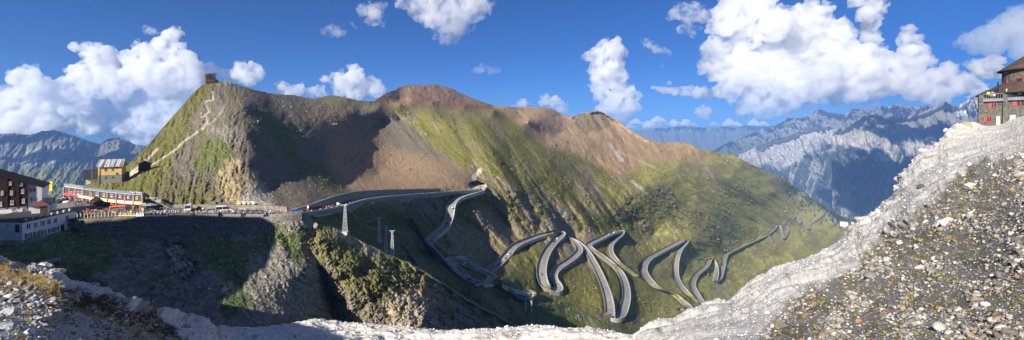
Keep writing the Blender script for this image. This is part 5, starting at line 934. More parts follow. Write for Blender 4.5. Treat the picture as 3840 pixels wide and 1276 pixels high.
def banner(P0, P1, label):
    bb = Bld('banner', label, 'banner', tuple((P0+P1)/2)); d = (P1-P0); L = d.length; X = d.normalized(); up = Vector((0, 0, 1)); n = X.cross(up).normalized()
    if n.dot(-P0) < 0: n = -n
    up = Vector((0, 0, 1)); mb = MB(); off = n*.12; mb.hexa([P0+off, P1+off, P1+off*.6, P0+off*.6, P0+off+up*.95, P1+off+up*.95, P1+off*.6+up*.95, P0+off*.6+up*.95]); bb.add(mb, 'cloth', M['black'])
    m = Matrix((X, -n, up)).transposed().to_4x4(); m.translation = (P0+P1)/2+n*.16+up*.47
    sh = Matrix.Identity(4); text('FORST', .95, m, M['line'], parent=bb.root, inv=bb.inv)
zr = Vector((0, 0, -23.35)); w1 = lambda x: Vector((wallpt(x, -.3).x, wallpt(x, -.3).y, -23.35))
banner(w1(490), w1(509), 'black beer banner with white letters on the roof edge, leftmost of four'); banner(w1(516), w1(531), 'black beer banner with white letters at the roof corner, second from the left')
banner(a+d*.04+Vector((0, 0, .1)), a+d*.22+Vector((0, 0, .1)), 'black beer banner with white letters at the top of the stairs'); banner(a+d*.28+Vector((0, 0, .1)), a+d*.46+Vector((0, 0, .1)), 'black beer banner with white letters halfway down the stairs')
# ---- houses built in their own frame: local x to the right, -y towards the camera
def frontal(x, y, Y, wpx, rot=0):
    p = at(x, y, Y); az = math.atan2(p[0], p[1]); w_ = wpx*Y*math.cos(az)/F; return Vector(p), -az+rot, w_
class House(Bld):
    def __init__(s, name, label, cat, x, y, Y, rot=0):
        p, rz, _ = frontal(x, y, Y, 1, rot); s.root = empty(name, p, rz); tag(s.root, label, cat, None, 'thing'); s.inv = Vector((0, 0, 0))
    def win(s, u, v, w_, h_, sh=None, yf=0, name='window', frame='frame', glass='glass', side='both', ax=0):
        T = Matrix.Translation((u, yf, v)) if ax == 0 else Matrix.Translation((yf, u, v)) @ Matrix.Rotation(R(-90), 4, 'Z')
        fr = MB(); k = min(.12, w_*.14)
        for q in ((-w_/2, w_/2, -h_/2, -h_/2+k), (-w_/2, w_/2, h_/2-k, h_/2), (-w_/2, -w_/2+k, -h_/2+k, h_/2-k), (w_/2-k, w_/2, -h_/2+k, h_/2-k), (-k/2, k/2, -h_/2+k, h_/2-k)): fr.box(q[0], q[1], -.1, .02, q[2], q[3], T)
        f = s.add(fr, name, M[frame]); s.add(MB().box(-w_/2+k, w_/2-k, -.05, -.01, -h_/2+k, h_/2-k, T), 'pane', M[glass], f)
        if sh:
            for q in ((-1, 1) if side == 'both' else (-1,) if side == 'left' else (1,)): u0 = q*(w_/2+.03); v0 = u0+q*w_*.45; s.add(MB().box(min(u0, v0), max(u0, v0), -.1, -.02, -h_/2, h_/2, T), 'shutter', M[sh], f)
        return f
def streaky():
    m = mat('streaked_tin_roof', (.22, .22, .22), .6, metal=.2, noise=.6, scale=1); n = m.node_tree.nodes; l = m.node_tree.links
    tc = n.new('ShaderNodeTexCoord'); mp = n.new('ShaderNodeMapping'); mp.inputs['Scale'].default_value = (2.2, .05, .05); tx = n.new('ShaderNodeTexNoise'); tx.inputs['Scale'].default_value = 1.5
    cr = n.new('ShaderNodeValToRGB'); cr.color_ramp.elements[0].position = .42; cr.color_ramp.elements[0].color = (.10, .075, .06, 1); cr.color_ramp.elements[1].position = .52; cr.color_ramp.elements[1].color = (.55, .57, .60, 1)
    l.new(tc.outputs['Object'], mp.inputs[0]); l.new(mp.outputs[0], tx.inputs['Vector']); l.new(tx.outputs[0], cr.inputs[0]); l.new(cr.outputs[0], n['Principled BSDF'].inputs['Base Color']); return m
yh = House('yellow_house', 'yellow three storey house with stone base, green shutters and streaked tin roof', 'house', 367.5, 676, 215, R(-14)); W, D, H = 9.0, 8.0, 6.9
yh.add(MB().box(0, W, 0, D, 2.4, H), 'wall', M['yellow']); yh.add(MB().box(-.04, W+.04, -.04, D+.04, -2.5, 2.39), 'stone_base', M['stone2'])
yh.add(MB().prism([(-.02+.02, H+.003), (D, H+.003), (D/2, H+3.0)], .1, W-.1, ax='x'), 'gable', M['yellow'])
for sgn, nm in ((0, 'roof'), (1, 'roof')):
    pr = [(-.7, H-.45), (D/2, H+3.15), (D/2, H+3.3), (-.7, H-.3)] if sgn == 0 else [(D/2+.003, H+3.15), (D+.7, H-.45), (D+.7, H-.3), (D/2+.003, H+3.3)]; yh.add(MB().prism(pr, -.6, W+.6, ax='x'), nm, streaky())
for u, v in ((2.8, 5.0), (5.5, 5.1), (7.2, 6.1), (7.2, 2.9), (2.8, 1.1), (5.6, 1.1)): yh.add(MB().box(u-.38, u+.38, -.12, -.045, v-.6, v+.6 if v < 6 else v+.35), 'shutter', M['green'])
for u, v in ((2, 5), (4, 5), (6, 5), (2.5, 2.9), (5, 2.9), (4, 7.5)): yh.win(u, v, .8, 1.1, None, yf=0, ax=1)
gh = House('grey_roofed_house', 'white house with steep dark slate roof left of the yellow house', 'house', 322, 702, 222, R(-4)); W, D, H = 6.6, 9, 4.6
gh.add(MB().box(0, W, 0, D, -3, H), 'wall', M['white']); gh.add(MB().prism([(0, H+.003), (D, H+.003), (D/2, H+3.8)], 0.05, W-.05, ax='x'), 'gable', M['white'])
for pr in ([(-.8, H-.6), (D/2, H+4.0), (D/2, H+4.2), (-.8, H-.4)], [(D/2+.003, H+4.0), (D+.8, H-.6), (D+.8, H-.4), (D/2+.003, H+4.2)]): gh.add(MB().prism(pr, -1.0, W+.3, ax='x'), 'roof', M['slate'])
for u, v in ((5.2, 1.0), (2.2, 2.2), (3.6, 2.2)): gh.win(u, v, .9, 1.2)
for u in (2, 4.5, 7): gh.win(u, 3.2, .9, 1.1, None, yf=0, ax=1); gh.win(u, .8, .9, 1.1, None, yf=0, ax=1)
sh_ = House('stone_shed', 'low dark stone shed with red door right of the yellow house', 'shed', 452, 668, 226); sh_.add(MB().box(0, 3.6, 0, 4, -1.5, 2.8), 'wall', M['stone']); sh_.add(MB().box(-.2, 3.8, -.3, 4.2, 2.803, 3.05), 'roof', M['slate']); sh_.add(MB().box(1.4, 2.3, -.08, -.004, -.8, 1.1), 'door', M['darkred'])
lc = House('log_cabin', 'small dark brown log cabin with slate roof beside the pale path', 'cabin', 523, 640, 228, R(8)); W, D, H = 4.7, 4.2, 3.6
mb = MB(); 
for i in range(9): mb.box(0, W, 0, D, i*.4, i*.4+.36); 
mb.box(.05, W-.05, .05, D-.05, -.6, H); lc.add(mb, 'wall', M['dwood']); lc.add(MB().prism([(0, H+.003), (W, H+.003), (W*.5, H+1.3)], 0, D, ax='y'), 'gable', M['dwood'])
for pr in ([(-.5, H-.25), (W/2, H+1.45), (W/2, H+1.62), (-.5, H-.08)], [(W/2+.003, H+1.45), (W+.5, H-.25), (W+.5, H-.08), (W/2+.003, H+1.62)]): lc.add(MB().prism(pr, -.6, D+.4, ax='y'), 'roof', M['slate'])
# ---- castle-like refuge
ca = House('castle_refuge', 'reddish stone refuge with battlements on the summit of the hill', 'refuge', 771, 312, 458, R(10)); W = 9.3
def battl(mb, x0, x1, y0, y1, z, n):
    for i in range(n):
        t = (x1-x0)/(2*n-1); mb.box(x0+2*i*t, x0+(2*i+1)*t, y0-.004, y0+.5, z, z+.8); mb.box(x0+2*i*t, x0+(2*i+1)*t, y1-.5, y1+.004, z, z+.8)
    for i in range(1, n): t = (y1-y0)/(2*n-1); mb.box(x0-.004, x0+.5, y0+2*i*t, y0+(2*i+1)*t, z, z+.8); mb.box(x1-.5, x1+.004, y0+2*i*t, y0+(2*i+1)*t, z, z+.8)
ca.add(MB().box(0, W, 0, 9, -4, 6.3), 'lower_wall', M['castle']); ca.add(MB().box(3.2, W-.02, 1, 8.9, 6.303, 10.6), 'tower', M['castle']); ca.add(MB().box(.05, 3.19, .5, 8.5, 6.303, 9.2), 'tower', M['castle']); ca.add(MB().box(W+.003, W+2.2, 2, 8, -4, 4.2), 'annex', M['castle'])
mb = MB(); battl(mb, 3.2, W, 1, 8.9, 10.603, 5); battl(mb, 0, 3.2, .5, 8.5, 9.203, 3); battl(mb, W+.01, W+2.2, 2, 8, 4.203, 2); ca.add(mb, 'battlements', M['castle']); ca.add(MB().box(-.2, W+.2, -.2, 9.2, 6.0, 6.3-.002), 'cornice', M['stone'])
for u, v in ((2, 3.3), (4.1, 3.3), (7, 3.4)): ca.win(u, v, 1.0, 1.2, 'darkred')
for u, v in ((6.2, 8.6), (8.2, 8.6)): ca.win(u, v, .8, 1.0, None, yf=1)
for u in (4, 8.2): ca.add(MB().tube((u, 4, 10.6), (u, 4, 14.5), .08, n=5), 'flagpole', M['steel'])
ar = House('stone_arch', 'small pale stone arch monument right of the summit refuge', 'monument', 844, 314, 455); mb = MB()
pr = [(-1.2, -1), (-.55, -1), (-.55, 2.0), (-.35, 2.5), (0, 2.7), (.35, 2.5), (.55, 2.0), (.55, -1), (1.2, -1), (1.2, 3.1), (.6, 3.6), (-.6, 3.6), (-1.2, 3.1)]
for q in ((-1.1, -.55, -1, 3.2), (.55, 1.1, -1, 3.2)): mb.box(q[0], q[1], 0, 1, q[2], q[3])
mb.prism([(-1.3, 3.203), (-.55, 2.4), (0, 2.75), (.55, 2.4), (1.3, 3.203), (.6, 3.9), (-.6, 3.9)], -.02, 1.02, ax='y'); ar.add(mb, 'arch', M['kerb'])
for x, y, lb in ((864, 308, 'small stone cairn on the skyline right of the arch'), (1068, 353, 'tiny cairn on the ridge skyline')):
    p = midpt(x, y+6); mb = MB(); mb.tube((p[0], p[1], p[2]-.5), (p[0], p[1], p[2]+2.6), 1.0, .35, 7); tag(mb.build('cairn', M['stone2']), lb, 'cairn')
# ---- round stone inn on the right crest
M['slateblue'] = mat('blue_grey_slab', (.16, .19, .22), .7); RS = M['inn_stone'] = mat('inn_stone', (.105, .10, .088), .95, noise=.45, scale=2.4, bump=.15); M['inn_stone2'] = mat('inn_tower_stone', (.14, .125, .09), .95, noise=.45, scale=2.4, bump=.15); M['inred'] = mat('bright_red_paint', (.34, .055, .035), .6); M['roofbrown'] = mat('brown_roof', (.085, .055, .045), .7, noise=.2, scale=1)
inn = House('mountain_inn', 'stone mountain inn with round tower, red shutters and sun terrace on the crest', 'inn', 3671, 475, 97); ku, kv = .0272*1.45, .0606
U = lambda x: (x-3671)*ku; V = lambda y: (475-y)*kv
inn.add(MB().box(.35, 16, .5, 12, -3, V(383)), 'wall', RS)
for x0, x1, yy in ((3671, 3687, 357), (3764, 3779, 353)): inn.add(MB().hexa([(U(x0)-.25, -.35, -4), (U(x1)+.2, -.35, -4), (U(x1)+.2, .6, -4), (U(x0)-.25, .6, -4), (U(x0), -.1, V(yy)), (U(x1), -.1, V(yy)), (U(x1), .6, V(yy)), (U(x0), .6, V(yy))]), 'buttress', RS)
inn.add(MB().box(U(3687)+.01, U(3764)-.01, -.15, 3.5, V(382.8), V(372)), 'terrace_floor', M['slateblue']); inn.add(MB().box(U(3779)+.01, 16, -.15, 3.5, V(381), V(370)), 'terrace_floor', M['slateblue'])
rl = MB()
for x in list(range(3690, 3764, 9))+list(range(3784, 3860, 9)): rl.box(U(x)-.03, U(x)+.03, -.12, -.06, V(372), V(355))
rl.box(U(3687), U(3764), -.13, -.05, V(356), V(354)); rl.box(U(3779), 9, -.13, -.05, V(355), V(353)); inn.add(rl, 'railing', mat('dull_railing', (.16, .17, .18), .6)); gp = mat('glass_panel', (.4, .5, .55), .2)
inn.add(MB().box(.8, 16, 3.5, 12, V(383), V(350)), 'upper_wall', M['inred'])
n_ = 28; cxu, cyv = 9.6, 8.2
def ring(r, z, n=40): return [(cxu+r*math.cos(2*math.pi*i/n), cyv+r*math.sin(2*math.pi*i/n), z) for i in range(n)]
def cone(r0, z0, r1, z1, n=40):
    mb = MB(); a = ring(r0, z0, n); b = ring(r1, z1, n); mb.v = a+b; mb.f = [(i, (i+1) % n, n+(i+1) % n, n+i) for i in range(n)]; mb.f += [tuple(range(n))[::-1], tuple(range(n, 2*n))]; return mb
inn.add(cone(10.2, V(352), 6.2, V(311)), 'lower_roof', M['roofbrown']); inn.add(cone(10.25, V(355), 10.2, V(352.2)), 'eave', M['black'])
TR = cxu-U(3758)-.15; inn.add(cone(TR, V(352), TR, V(252)), 'tower', M['inn_stone2']); inn.add(cone(TR+.75, V(263), .4, V(180)), 'tower_roof', M['roofbrown']); inn.add(cone(TR+.78, V(266), TR+.76, V(263.2)), 'eave', M['dwood'])
for x, y, w_, h_, sd in ((3729, 397, .85, 1.2, 'left'), (3826, 392, 1.2, 1.3, 'left'), (3711, 448, .85, 1.25, 'left')): inn.win(U(x), V(y), w_*1.0, h_, 'inred', yf=.5, frame='inred', side=sd)
for x, y in ((3710, 362), (3735, 361), (3800, 358)): inn.win(U(x), V(y), .9, 1.0, None, yf=3.5)
for x, y in ((3777, 271), (3828, 264), (3775, 312), (3826, 308)):
    u = U(x); dx = u-cxu; ang = math.asin(max(-1, min(1, dx/TR))); T = Matrix.Translation((cxu+TR*math.sin(ang), cyv-TR*math.cos(ang), V(y)+.1)) @ Matrix.Rotation(ang, 4, 'Z'); fr = MB()
    for q in ((-.65, .65, -.55, -.42), (-.65, .65, .42, .55), (-.65, -.5, -.42, .42), (.5, .65, -.42, .42)): fr.box(q[0], q[1], -.14, .05, q[2], q[3], T)
    f = inn.add(fr, 'window', M['inred']); inn.add(MB().box(-.5, .5, -.08, .0, -.42, .42, T), 'pane', M['glass'], f)
inn.add(MB().box(U(3737), U(3752), .40, .495, V(474), V(437)), 'door', M['kerb']); inn.add(MB().box(U(3787), U(3808), .40, .495, V(452), V(434)), 'door', M['tin'])
inn.add(MB().tube((U(3744), 1.2, V(352)), (U(3744), 1.2, V(311)), .13, n=8), 'chimney_pipe', M['black']); inn.add(MB().tube((U(3775), -.0, V(353)), (U(3775), 0, V(341)), .06, n=6).ball((U(3775), 0, V(341)), .14), 'lamp', M['frame'])
inn.add(MB().box(-1.3, 1.5, -1.2, 2, -.5, -.3), 'walkway', M['stone']); inn.add(MB().tube((U(3667), .2, -.3), (U(3670), .6, V(360)), .12, n=6), 'corner_post', M['dwood'])
# ------------------------------------------------------------------ people, vehicles and street things
def info_mat(name, mul=1.0, rough=.6, rnd=None):
    m = bpy.data.materials.new(name); m.use_nodes = True; n = m.node_tree.nodes; l = m.node_tree.links; oi = n.new('ShaderNodeObjectInfo'); b = n['Principled BSDF']; b.inputs['Roughness'].default_value = rough
    if rnd:
        cr = n.new('ShaderNodeValToRGB'); cr.color_ramp.interpolation = 'CONSTANT'; l.new(oi.outputs['Random'], cr.inputs[0]); e = cr.color_ramp.elements
        while len(e) < len(rnd): e.new(.5)
        for i, c in enumerate(rnd): e[i].position = i/len(rnd); e[i].color = (*c, 1)
        l.new(cr.outputs[0], b.inputs['Base Color'])
    else: l.new(oi.outputs['Color'], b.inputs['Base Color'])
    return m
MJ = info_mat('jacket_cloth', rough=.8); MT = info_mat('trousers_cloth', rough=.9, rnd=[(.02, .022, .03), (.05, .06, .09), (.015, .015, .015), (.16, .13, .10), (.30, .29, .27), (.03, .04, .08)]); MH = info_mat('hair_or_helmet', rough=.5, rnd=[(.02, .015, .01), (.08, .05, .03), (.6, .6, .6), (.015, .015, .015), (.30, .20, .10), (.35, .03, .02), (.1, .07, .04)]); MS = mat('skin', (.50, .30, .21), .6); MSh = mat('shoes', (.03, .025, .02), .7)
MP = info_mat('car_paint', rough=.3)
def body(name, J, E, rad, cuts):
    """one continuous skinned body; J joints, E bones, rad radii; cuts = materials by height"""
    me = bpy.data.meshes.new(name); me.from_pydata(J, E, []); o = bpy.data.objects.new(name, me); C.objects.link(o)
    sk = o.modifiers.new('Skin', 'SKIN'); sk.use_smooth_shade = True
    if not me.skin_vertices: me.attributes.new('skin', 'FLOAT', 'POINT')
    o.modifiers.new('Sub', 'SUBSURF').levels = 1
    for i, r in enumerate(rad): me.skin_vertices[0].data[i].radius = (r, r*.85) if i in (0, 1, 2) else (r, r)
    me.skin_vertices[0].data[0].use_root = True
    bpy.context.view_layer.update(); m2 = bpy.data.meshes.new_from_object(o.evaluated_get(bpy.context.evaluated_depsgraph_get())); bpy.data.objects.remove(o); m2.name = name; m2.materials.clear()
    for m in (MT, MJ, MS, MH, MSh): m2.materials.append(m)
    for p in m2.polygons: p.material_index = cuts(p.center)
    return m2
def make_skin_mesh(name, J, E, rad, cuts):
    bm = bmesh.new(); lay = bm.verts.layers.skin.verify(); vs = [bm.verts.new(j) for j in J]
    for a, b in E: bm.edges.new((vs[a], vs[b]))
    for i, v in enumerate(vs): v[lay].radius = (rad[i], rad[i]*(.75 if i in (0, 1, 2) else 1)); v[lay].use_root = (i == 0)
    me = bpy.data.meshes.new(name); bm.to_mesh(me); bm.free(); o = bpy.data.objects.new(name, me); C.objects.link(o); sk = o.modifiers.new('Skin', 'SKIN'); sk.use_smooth_shade = True; s2 = o.modifiers.new('Sub', 'SUBSURF'); s2.levels = 1
    bpy.context.view_layer.update(); m2 = bpy.data.meshes.new_from_object(o.evaluated_get(bpy.context.evaluated_depsgraph_get())); bpy.data.objects.remove(o); m2.materials.clear()
    for m in (MT, MJ, MS, MH, MSh): m2.materials.append(m)
    for p in m2.polygons: p.material_index = cuts(p.center)
    return m2
E = [(0,1),(1,2),(2,3),(3,4),(4,5),(2,6),(6,7),(7,8),(8,9),(2,10),(10,11),(11,12),(12,13),(0,14),(14,15),(15,16),(16,17),(0,18),(18,19),(19,20),(20,21)]
RAD = [.15,.16,.17,.065,.10,.085,.075,.055,.045,.04,.075,.055,.045,.04,.10,.07,.055,.045,.10,.07,.055,.045]
def stand(arm=0, stride=.0):
    return [(0,0,.95),(0,0,1.15),(0,0,1.36),(0,0,1.5),(0,-.01,1.62),(0,-.01,1.72),(.19,0,1.40),(.25,.02-arm*.2,1.14),(.26,-.08-arm*.25,.92+arm*.25),(.26,-.12-arm*.3,.84+arm*.3),(-.19,0,1.40),(-.25,.02,1.14),(-.26,-.06,.92),(-.26,-.08,.84),(.10,-stride*.1,.86),(.11,-stride*.5,.48),(.11,-stride,.09),(.11,-stride-.14,.04),(-.10,stride*.1,.86),(-.11,stride*.3,.48),(-.11,stride,.09),(-.11,stride-.14,.04)]
def sit(fw=.0):
    return [(0,0,.50),(0,-.02,.70),(0,-.04-fw,.92),(0,-.07-fw,1.06),(0,-.09-fw,1.17),(0,-.09-fw,1.27),(.19,-.04-fw,.96),(.25,-.16-fw,.76),(.2,-.38-fw,.74),(.18,-.46-fw,.76),(-.19,-.04-fw,.96),(-.25,-.16-fw,.76),(-.2,-.38-fw,.74),(-.18,-.46-fw,.76),(.11,-.12,.48),(.14,-.46,.50),(.14,-.46,.09),(.14,-.60,.04),(-.11,-.12,.48),(-.14,-.46,.50),(-.14,-.46,.09),(-.14,-.60,.04)]
def cut_stand(c): return 4 if c.z < .1 else 0 if c.z < .92 and abs(c.x) < .2 else 2 if (abs(c.x) > .2 and c.z < .93) else 1 if c.z < 1.47 else 3 if (c.z > 1.70 or (c.z > 1.58 and c.y > .02)) else 2
def cut_sit(c): return 4 if c.z < .1 else 0 if c.z < .60 else 2 if (c.y < -.36) else 1 if c.z < 1.03 else 3 if (c.z > 1.24 or (c.z > 1.14 and c.y > -.06)) else 2
PM = {'stand': make_skin_mesh('person', stand(), E, RAD, cut_stand), 'walk': make_skin_mesh('person', stand(.3, .28), E, RAD, cut_stand), 'reach': make_skin_mesh('person', stand(.9, .1), E, RAD, cut_stand), 'sit': make_skin_mesh('person', sit(), E, RAD, cut_sit), 'ride': make_skin_mesh('person', sit(.18), E, RAD, cut_sit)}
COL = {'red': (.5, .03, .03), 'blue': (.03, .10, .40), 'white': (.7, .7, .7), 'black': (.02, .02, .022), 'neon yellow': (.55, .75, .03), 'orange': (.7, .2, .03), 'light blue': (.22, .42, .65), 'grey': (.25, .25, .26), 'green': (.04, .30, .10), 'pink': (.7, .30, .32), 'beige': (.5, .42, .32), 'dark': (.05, .05, .06)}
def person(pose, loc, rz, c, label, group=None, s=1.0):
    o = bpy.data.objects.new('person', PM[pose]); C.objects.link(o); o.location = loc; o.rotation_euler = (0, 0, rz); o.scale = (s, s, s); o.color = (*COL[c], 1); tag(o, label, 'person', group); return o
# motorcycle
def make_moto():
    m = MB(); objs = []
    def wheel(y): 
        w = MB(); n = 18
        for i in range(n):
            a0, a1 = 2*math.pi*i/n, 2*math.pi*(i+1)/n; b = len(w.v)
            for a in (a0, a1):
                for (r, x) in ((.32, -.06), (.32, .06), (.22, .06), (.22, -.06)): w.v.append((x, y+r*math.cos(a), .32+r*math.sin(a)))
            for q in range(4): w.f.append((b+q, b+(q+1) % 4, b+4+(q+1) % 4, b+4+q))
        return w
    for y in (-.72, .72): w = wheel(y); m.f += [tuple(len(m.v)+i for i in f) for f in w.f]; m.v += w.v
    nt_ = len(m.f); m.ball((0, -.12, .86), .26, (.75, 1.25, .72)); m.ball((0, -.55, .95), .24, (1.0, .8, .9)); m.ball((0, .62, .82), .18, (.8, 1.5, .5)); m.hexa([(-.15, .1, .74), (.15, .1, .74), (.13, .75, .82), (-.13, .75, .82), (-.15, .1, .86), (.15, .1, .86), (.13, .75, .92), (-.13, .75, .92)]); npnt = len(m.f)
    m.box(-.2, .2, -.3, .3, .35, .62); m.tube((0, -.45, 1.02), (.02, -.72, .34), .05, n=6); m.tube((-.4, -.3, 1.08), (.4, -.3, 1.08), .03, n=6); m.tube((.15, .1, .35), (.18, .85, .42), .06, n=6); m.box(-.45, -.22, .45, .9, .55, .88); m.box(.22, .45, .45, .9, .55, .88); m.hexa([(-.16, -.75, 1.05), (.16, -.75, 1.05), (.14, -.6, 1.32), (-.14, -.6, 1.32), (-.16, -.72, 1.05), (.16, -.72, 1.05), (.14, -.57, 1.32), (-.14, -.57, 1.32)])
    me = bpy.data.meshes.new('motorcycle'); me.from_pydata(m.v, [], m.f); me.update()
    for q in (M['tyre'], MP, M['grey']): me.materials.append(q)
    for i, p in enumerate(me.polygons): p.material_index = 0 if i < nt_ else 1 if i < npnt else 2
    return me
MM = make_moto()
def moto(loc, rz, c, label, group='motorcycles along the street wall'):
    o = bpy.data.objects.new('motorcycle', MM); C.objects.link(o); o.location = loc; o.rotation_euler = (0, .12, rz); o.color = (*COL[c], 1); tag(o, label, 'motorcycle', group); return o
# cars
def car_proto(L, Wd, H, kind='car'):
    """parts as list of (name, mesh, material)"""
    P = []; b = MB(); hl = L/2; hw = Wd/2; hb = H*.56
    prof = [(-hl, .35), (-hl+.05, hb*.78), (-hl+.25, hb*.9), (-hl*.42, hb), (hl*.80, hb), (hl-.05, hb*.9), (hl, .4), (hl-.1, .22), (-hl+.1, .22)] if kind == 'car' else [(-hl, .35), (-hl+.05, hb*.75), (-hl+.7, hb), (hl-.03, hb), (hl, .4), (hl-.1, .25), (-hl+.1, .25)]
    v = []; n = len(prof)
    for x, k in ((-hw, .94), (-hw, 1), (hw, 1), (hw, .94)): pass
    b.prism([(y, z) for y, z in prof], -hw, hw, ax='x'); P.append(('body', b, MP))
    g = MB(); t0, t1, r0, r1 = (-hl*.45, hl*.82, -hl*.12, hl*.62) if kind == 'car' else (-hl+.75, hl-.02, -hl+1.45, hl-.06); tw = hw*.78 if kind == 'car' else hw*.9
    g.hexa([(-hw+.06, t0, hb-.004), (hw-.06, t0, hb-.004), (hw-.06, t1, hb-.004), (-hw+.06, t1, hb-.004), (-tw, r0, H-.06), (tw, r0, H-.06), (tw, r1, H-.06), (-tw, r1, H-.06)]); P.append(('windows', g, M['glass']))
    r = MB(); r.hexa([(-tw-.01, r0-.04, H-.059), (tw+.01, r0-.04, H-.059), (tw+.01, r1+.04, H-.059), (-tw-.01, r1+.04, H-.059), (-tw+.06, r0+.1, H), (tw-.06, r0+.1, H), (tw-.06, r1-.1, H), (-tw+.06, r1-.1, H)])
    for s in (-1, 1):
        for (ya, yb) in ((t0, r0), (t1, r1), ((t0+t1)/2+.1, (r0+r1)/2+.1)): r.tube((s*(hw-.05), ya, hb), (s*tw, yb, H-.05), .05, n=5)
    P.append(('roof', r, MP))
    for x in (-hw+.02, hw-.02):
        for y in (-hl*.62, hl*.62): P.append(('wheel', MB().tube((x-.1, y, .33), (x+.1, y, .33), .33, n=14), M['tyre']))
    for x in (-hw*.68, hw*.68): P.append(('headlight', MB().box(x-.18, x+.18, -hl-.01, -hl+.06, hb*.62, hb*.78), M['frame'])); P.append(('tail_light', MB().box(x-.16, x+.16, hl-.06, hl+.012, hb*.66, hb*.86), M['redcloth']))
    return P
_cp = {}
def car(kind, loc, rz, c, label, L=4.3, W_=1.8, H=1.48, name='car', cat='car', slope=0, group=None):
    key = (kind, L)
    r = empty(name, loc, rz); r.rotation_euler = (slope, 0, rz); tag(r, label, cat, group)
    if key not in _cp: _cp[key] = [(n, mb.build(n, m_, r), m_) for n, mb, m_ in car_proto(L, W_, H, kind)]; ch = [o for _, o, _ in _cp[key]]
    else:
        ch = []
        for n, o, _ in _cp[key]: q = o.copy(); C.objects.link(q); q.parent = r; ch.append(q)
    for q in ch: q.color = (*COLC[c], 1)
    return r
COLC = {'white': (.75, .75, .75), 'red': (.45, .015, .02), 'black': (.012, .012, .015), 'silver': (.42, .43, .45), 'blue': (.16, .30, .55), 'grey': (.10, .11, .14), 'dark blue': (.02, .03, .08)}
def on_road(x, y, want=0):
    """nearest road point to a pixel, with heading and level"""
    best = None
    for c, P, wd in LEGS:
        d = np.hypot(c[:, 0]-x, c[:, 1]-y); i = int(d.argmin())
        if best is None or d[i] < best[0]: best = (d[i], c, P, wd, i)
    _, c, P, wd, i = best; j = min(i+2, len(P)-1); k = max(i-2, 0); t = P[j]-P[k]; p = Vector(onz(x, y, P[i, 2]+.02)); ctr = Vector(P[i]); off = p-ctr
    if off.length > wd*.3: p = ctr+off*(wd*.3/off.length)
    p.z = P[i, 2]+.02; return p, math.atan2(-t[0], t[1]), -math.asin(t[2]/np.linalg.norm(t))
for x, y, kd, c, fl_, lb in ((1705, 785, 'car', 'white', 1, 'white car descending just below the parking bay corner'), (1697, 852, 'car', 'dark blue', 0, 'small dark car far down the first descent') , (1742, 985, 'car', 'white', 0, 'white car in the narrow inner bend above the blue sign'),
    (1762, 1052, 'car', 'red', 1, 'red car beside the blue sign at the outer bend'), (1874, 1001, 'car', 'black', 1, 'dark car climbing below the brown slope'), (1896, 978, 'car', 'silver', 0, 'silver car climbing ahead of the dark car'), (1908, 955, 'car', 'white', 0, 'small white car higher on the climbing stretch'),
    (2072, 905, 'car', 'black', 1, 'black car just below the sunlit hairpin'), (2086, 890, 'car', 'white', 0, 'white car in the sunlit hairpin'), (2026, 1030, 'car', 'silver', 0, 'pale car low on the broad stretch under the hairpin'), (1302, 766, 'car', 'black', 1, 'black car at the end of the crowd by the high wall'), (2303, 872, 'car', 'white', 0, 'white car near the small rocky hairpin'), (2284, 880, 'car', 'silver', 0, 'silver car queueing behind the white one near the rocky hairpin'), (2448, 1072, 'car', 'white', 0, 'tiny white car in the shade of the S bend')):
    p, a, sl = on_road(x, y); car(kd, p, a+(math.pi if fl_ else 0), c, lb, slope=(sl if not fl_ else -sl), group='cars on the hairpin road')
for x, y, lb in ((1678, 908, 'motorcycle riding down the shaded stretch'), (2054, 868, 'motorcycle leaning into the sunlit hairpin'), (1965, 905, 'motorcycle on the climbing stretch under the hairpin'), (1940, 925, 'second motorcycle on the climbing stretch'), (1933, 1112, 'motorcycle in the lowest bend'), (1705, 960, 'motorcycle at the inner bend edge'), (1690, 820, 'motorcycle below the parking bay')):
    p, a, sl = on_road(x, y); moto(p, a, 'black', lb, 'motorcycles on the hairpin road'); person('ride', p+Vector((0, 0, .35)), a+math.pi if False else a, 'black', 'rider in dark clothing on the '+lb, 'riders on the hairpin road')
# parking bay
zb = LEGS[0][1][-1][2]; 
car('van', Vector(onz(1785, 690, zb)), R(60), 'white', 'white camper van parked in the pale bay at the road corner', L=6.2, W_=2.1, H=2.8, name='camper_van', cat='van')
for i, (x, y) in enumerate(((1796, 697), (1799, 701), (1803, 705), (1807, 702), (1800, 694))): moto(Vector(onz(x, y, zb)), R(80+i*9), 'black', 'parked motorcycle in the pale bay beside the camper van', 'motorcycles in the parking bay')
person('stand', Vector(onz(1795, 708, zb)), 1, 'dark', 'lone person standing at the front of the parking bay')
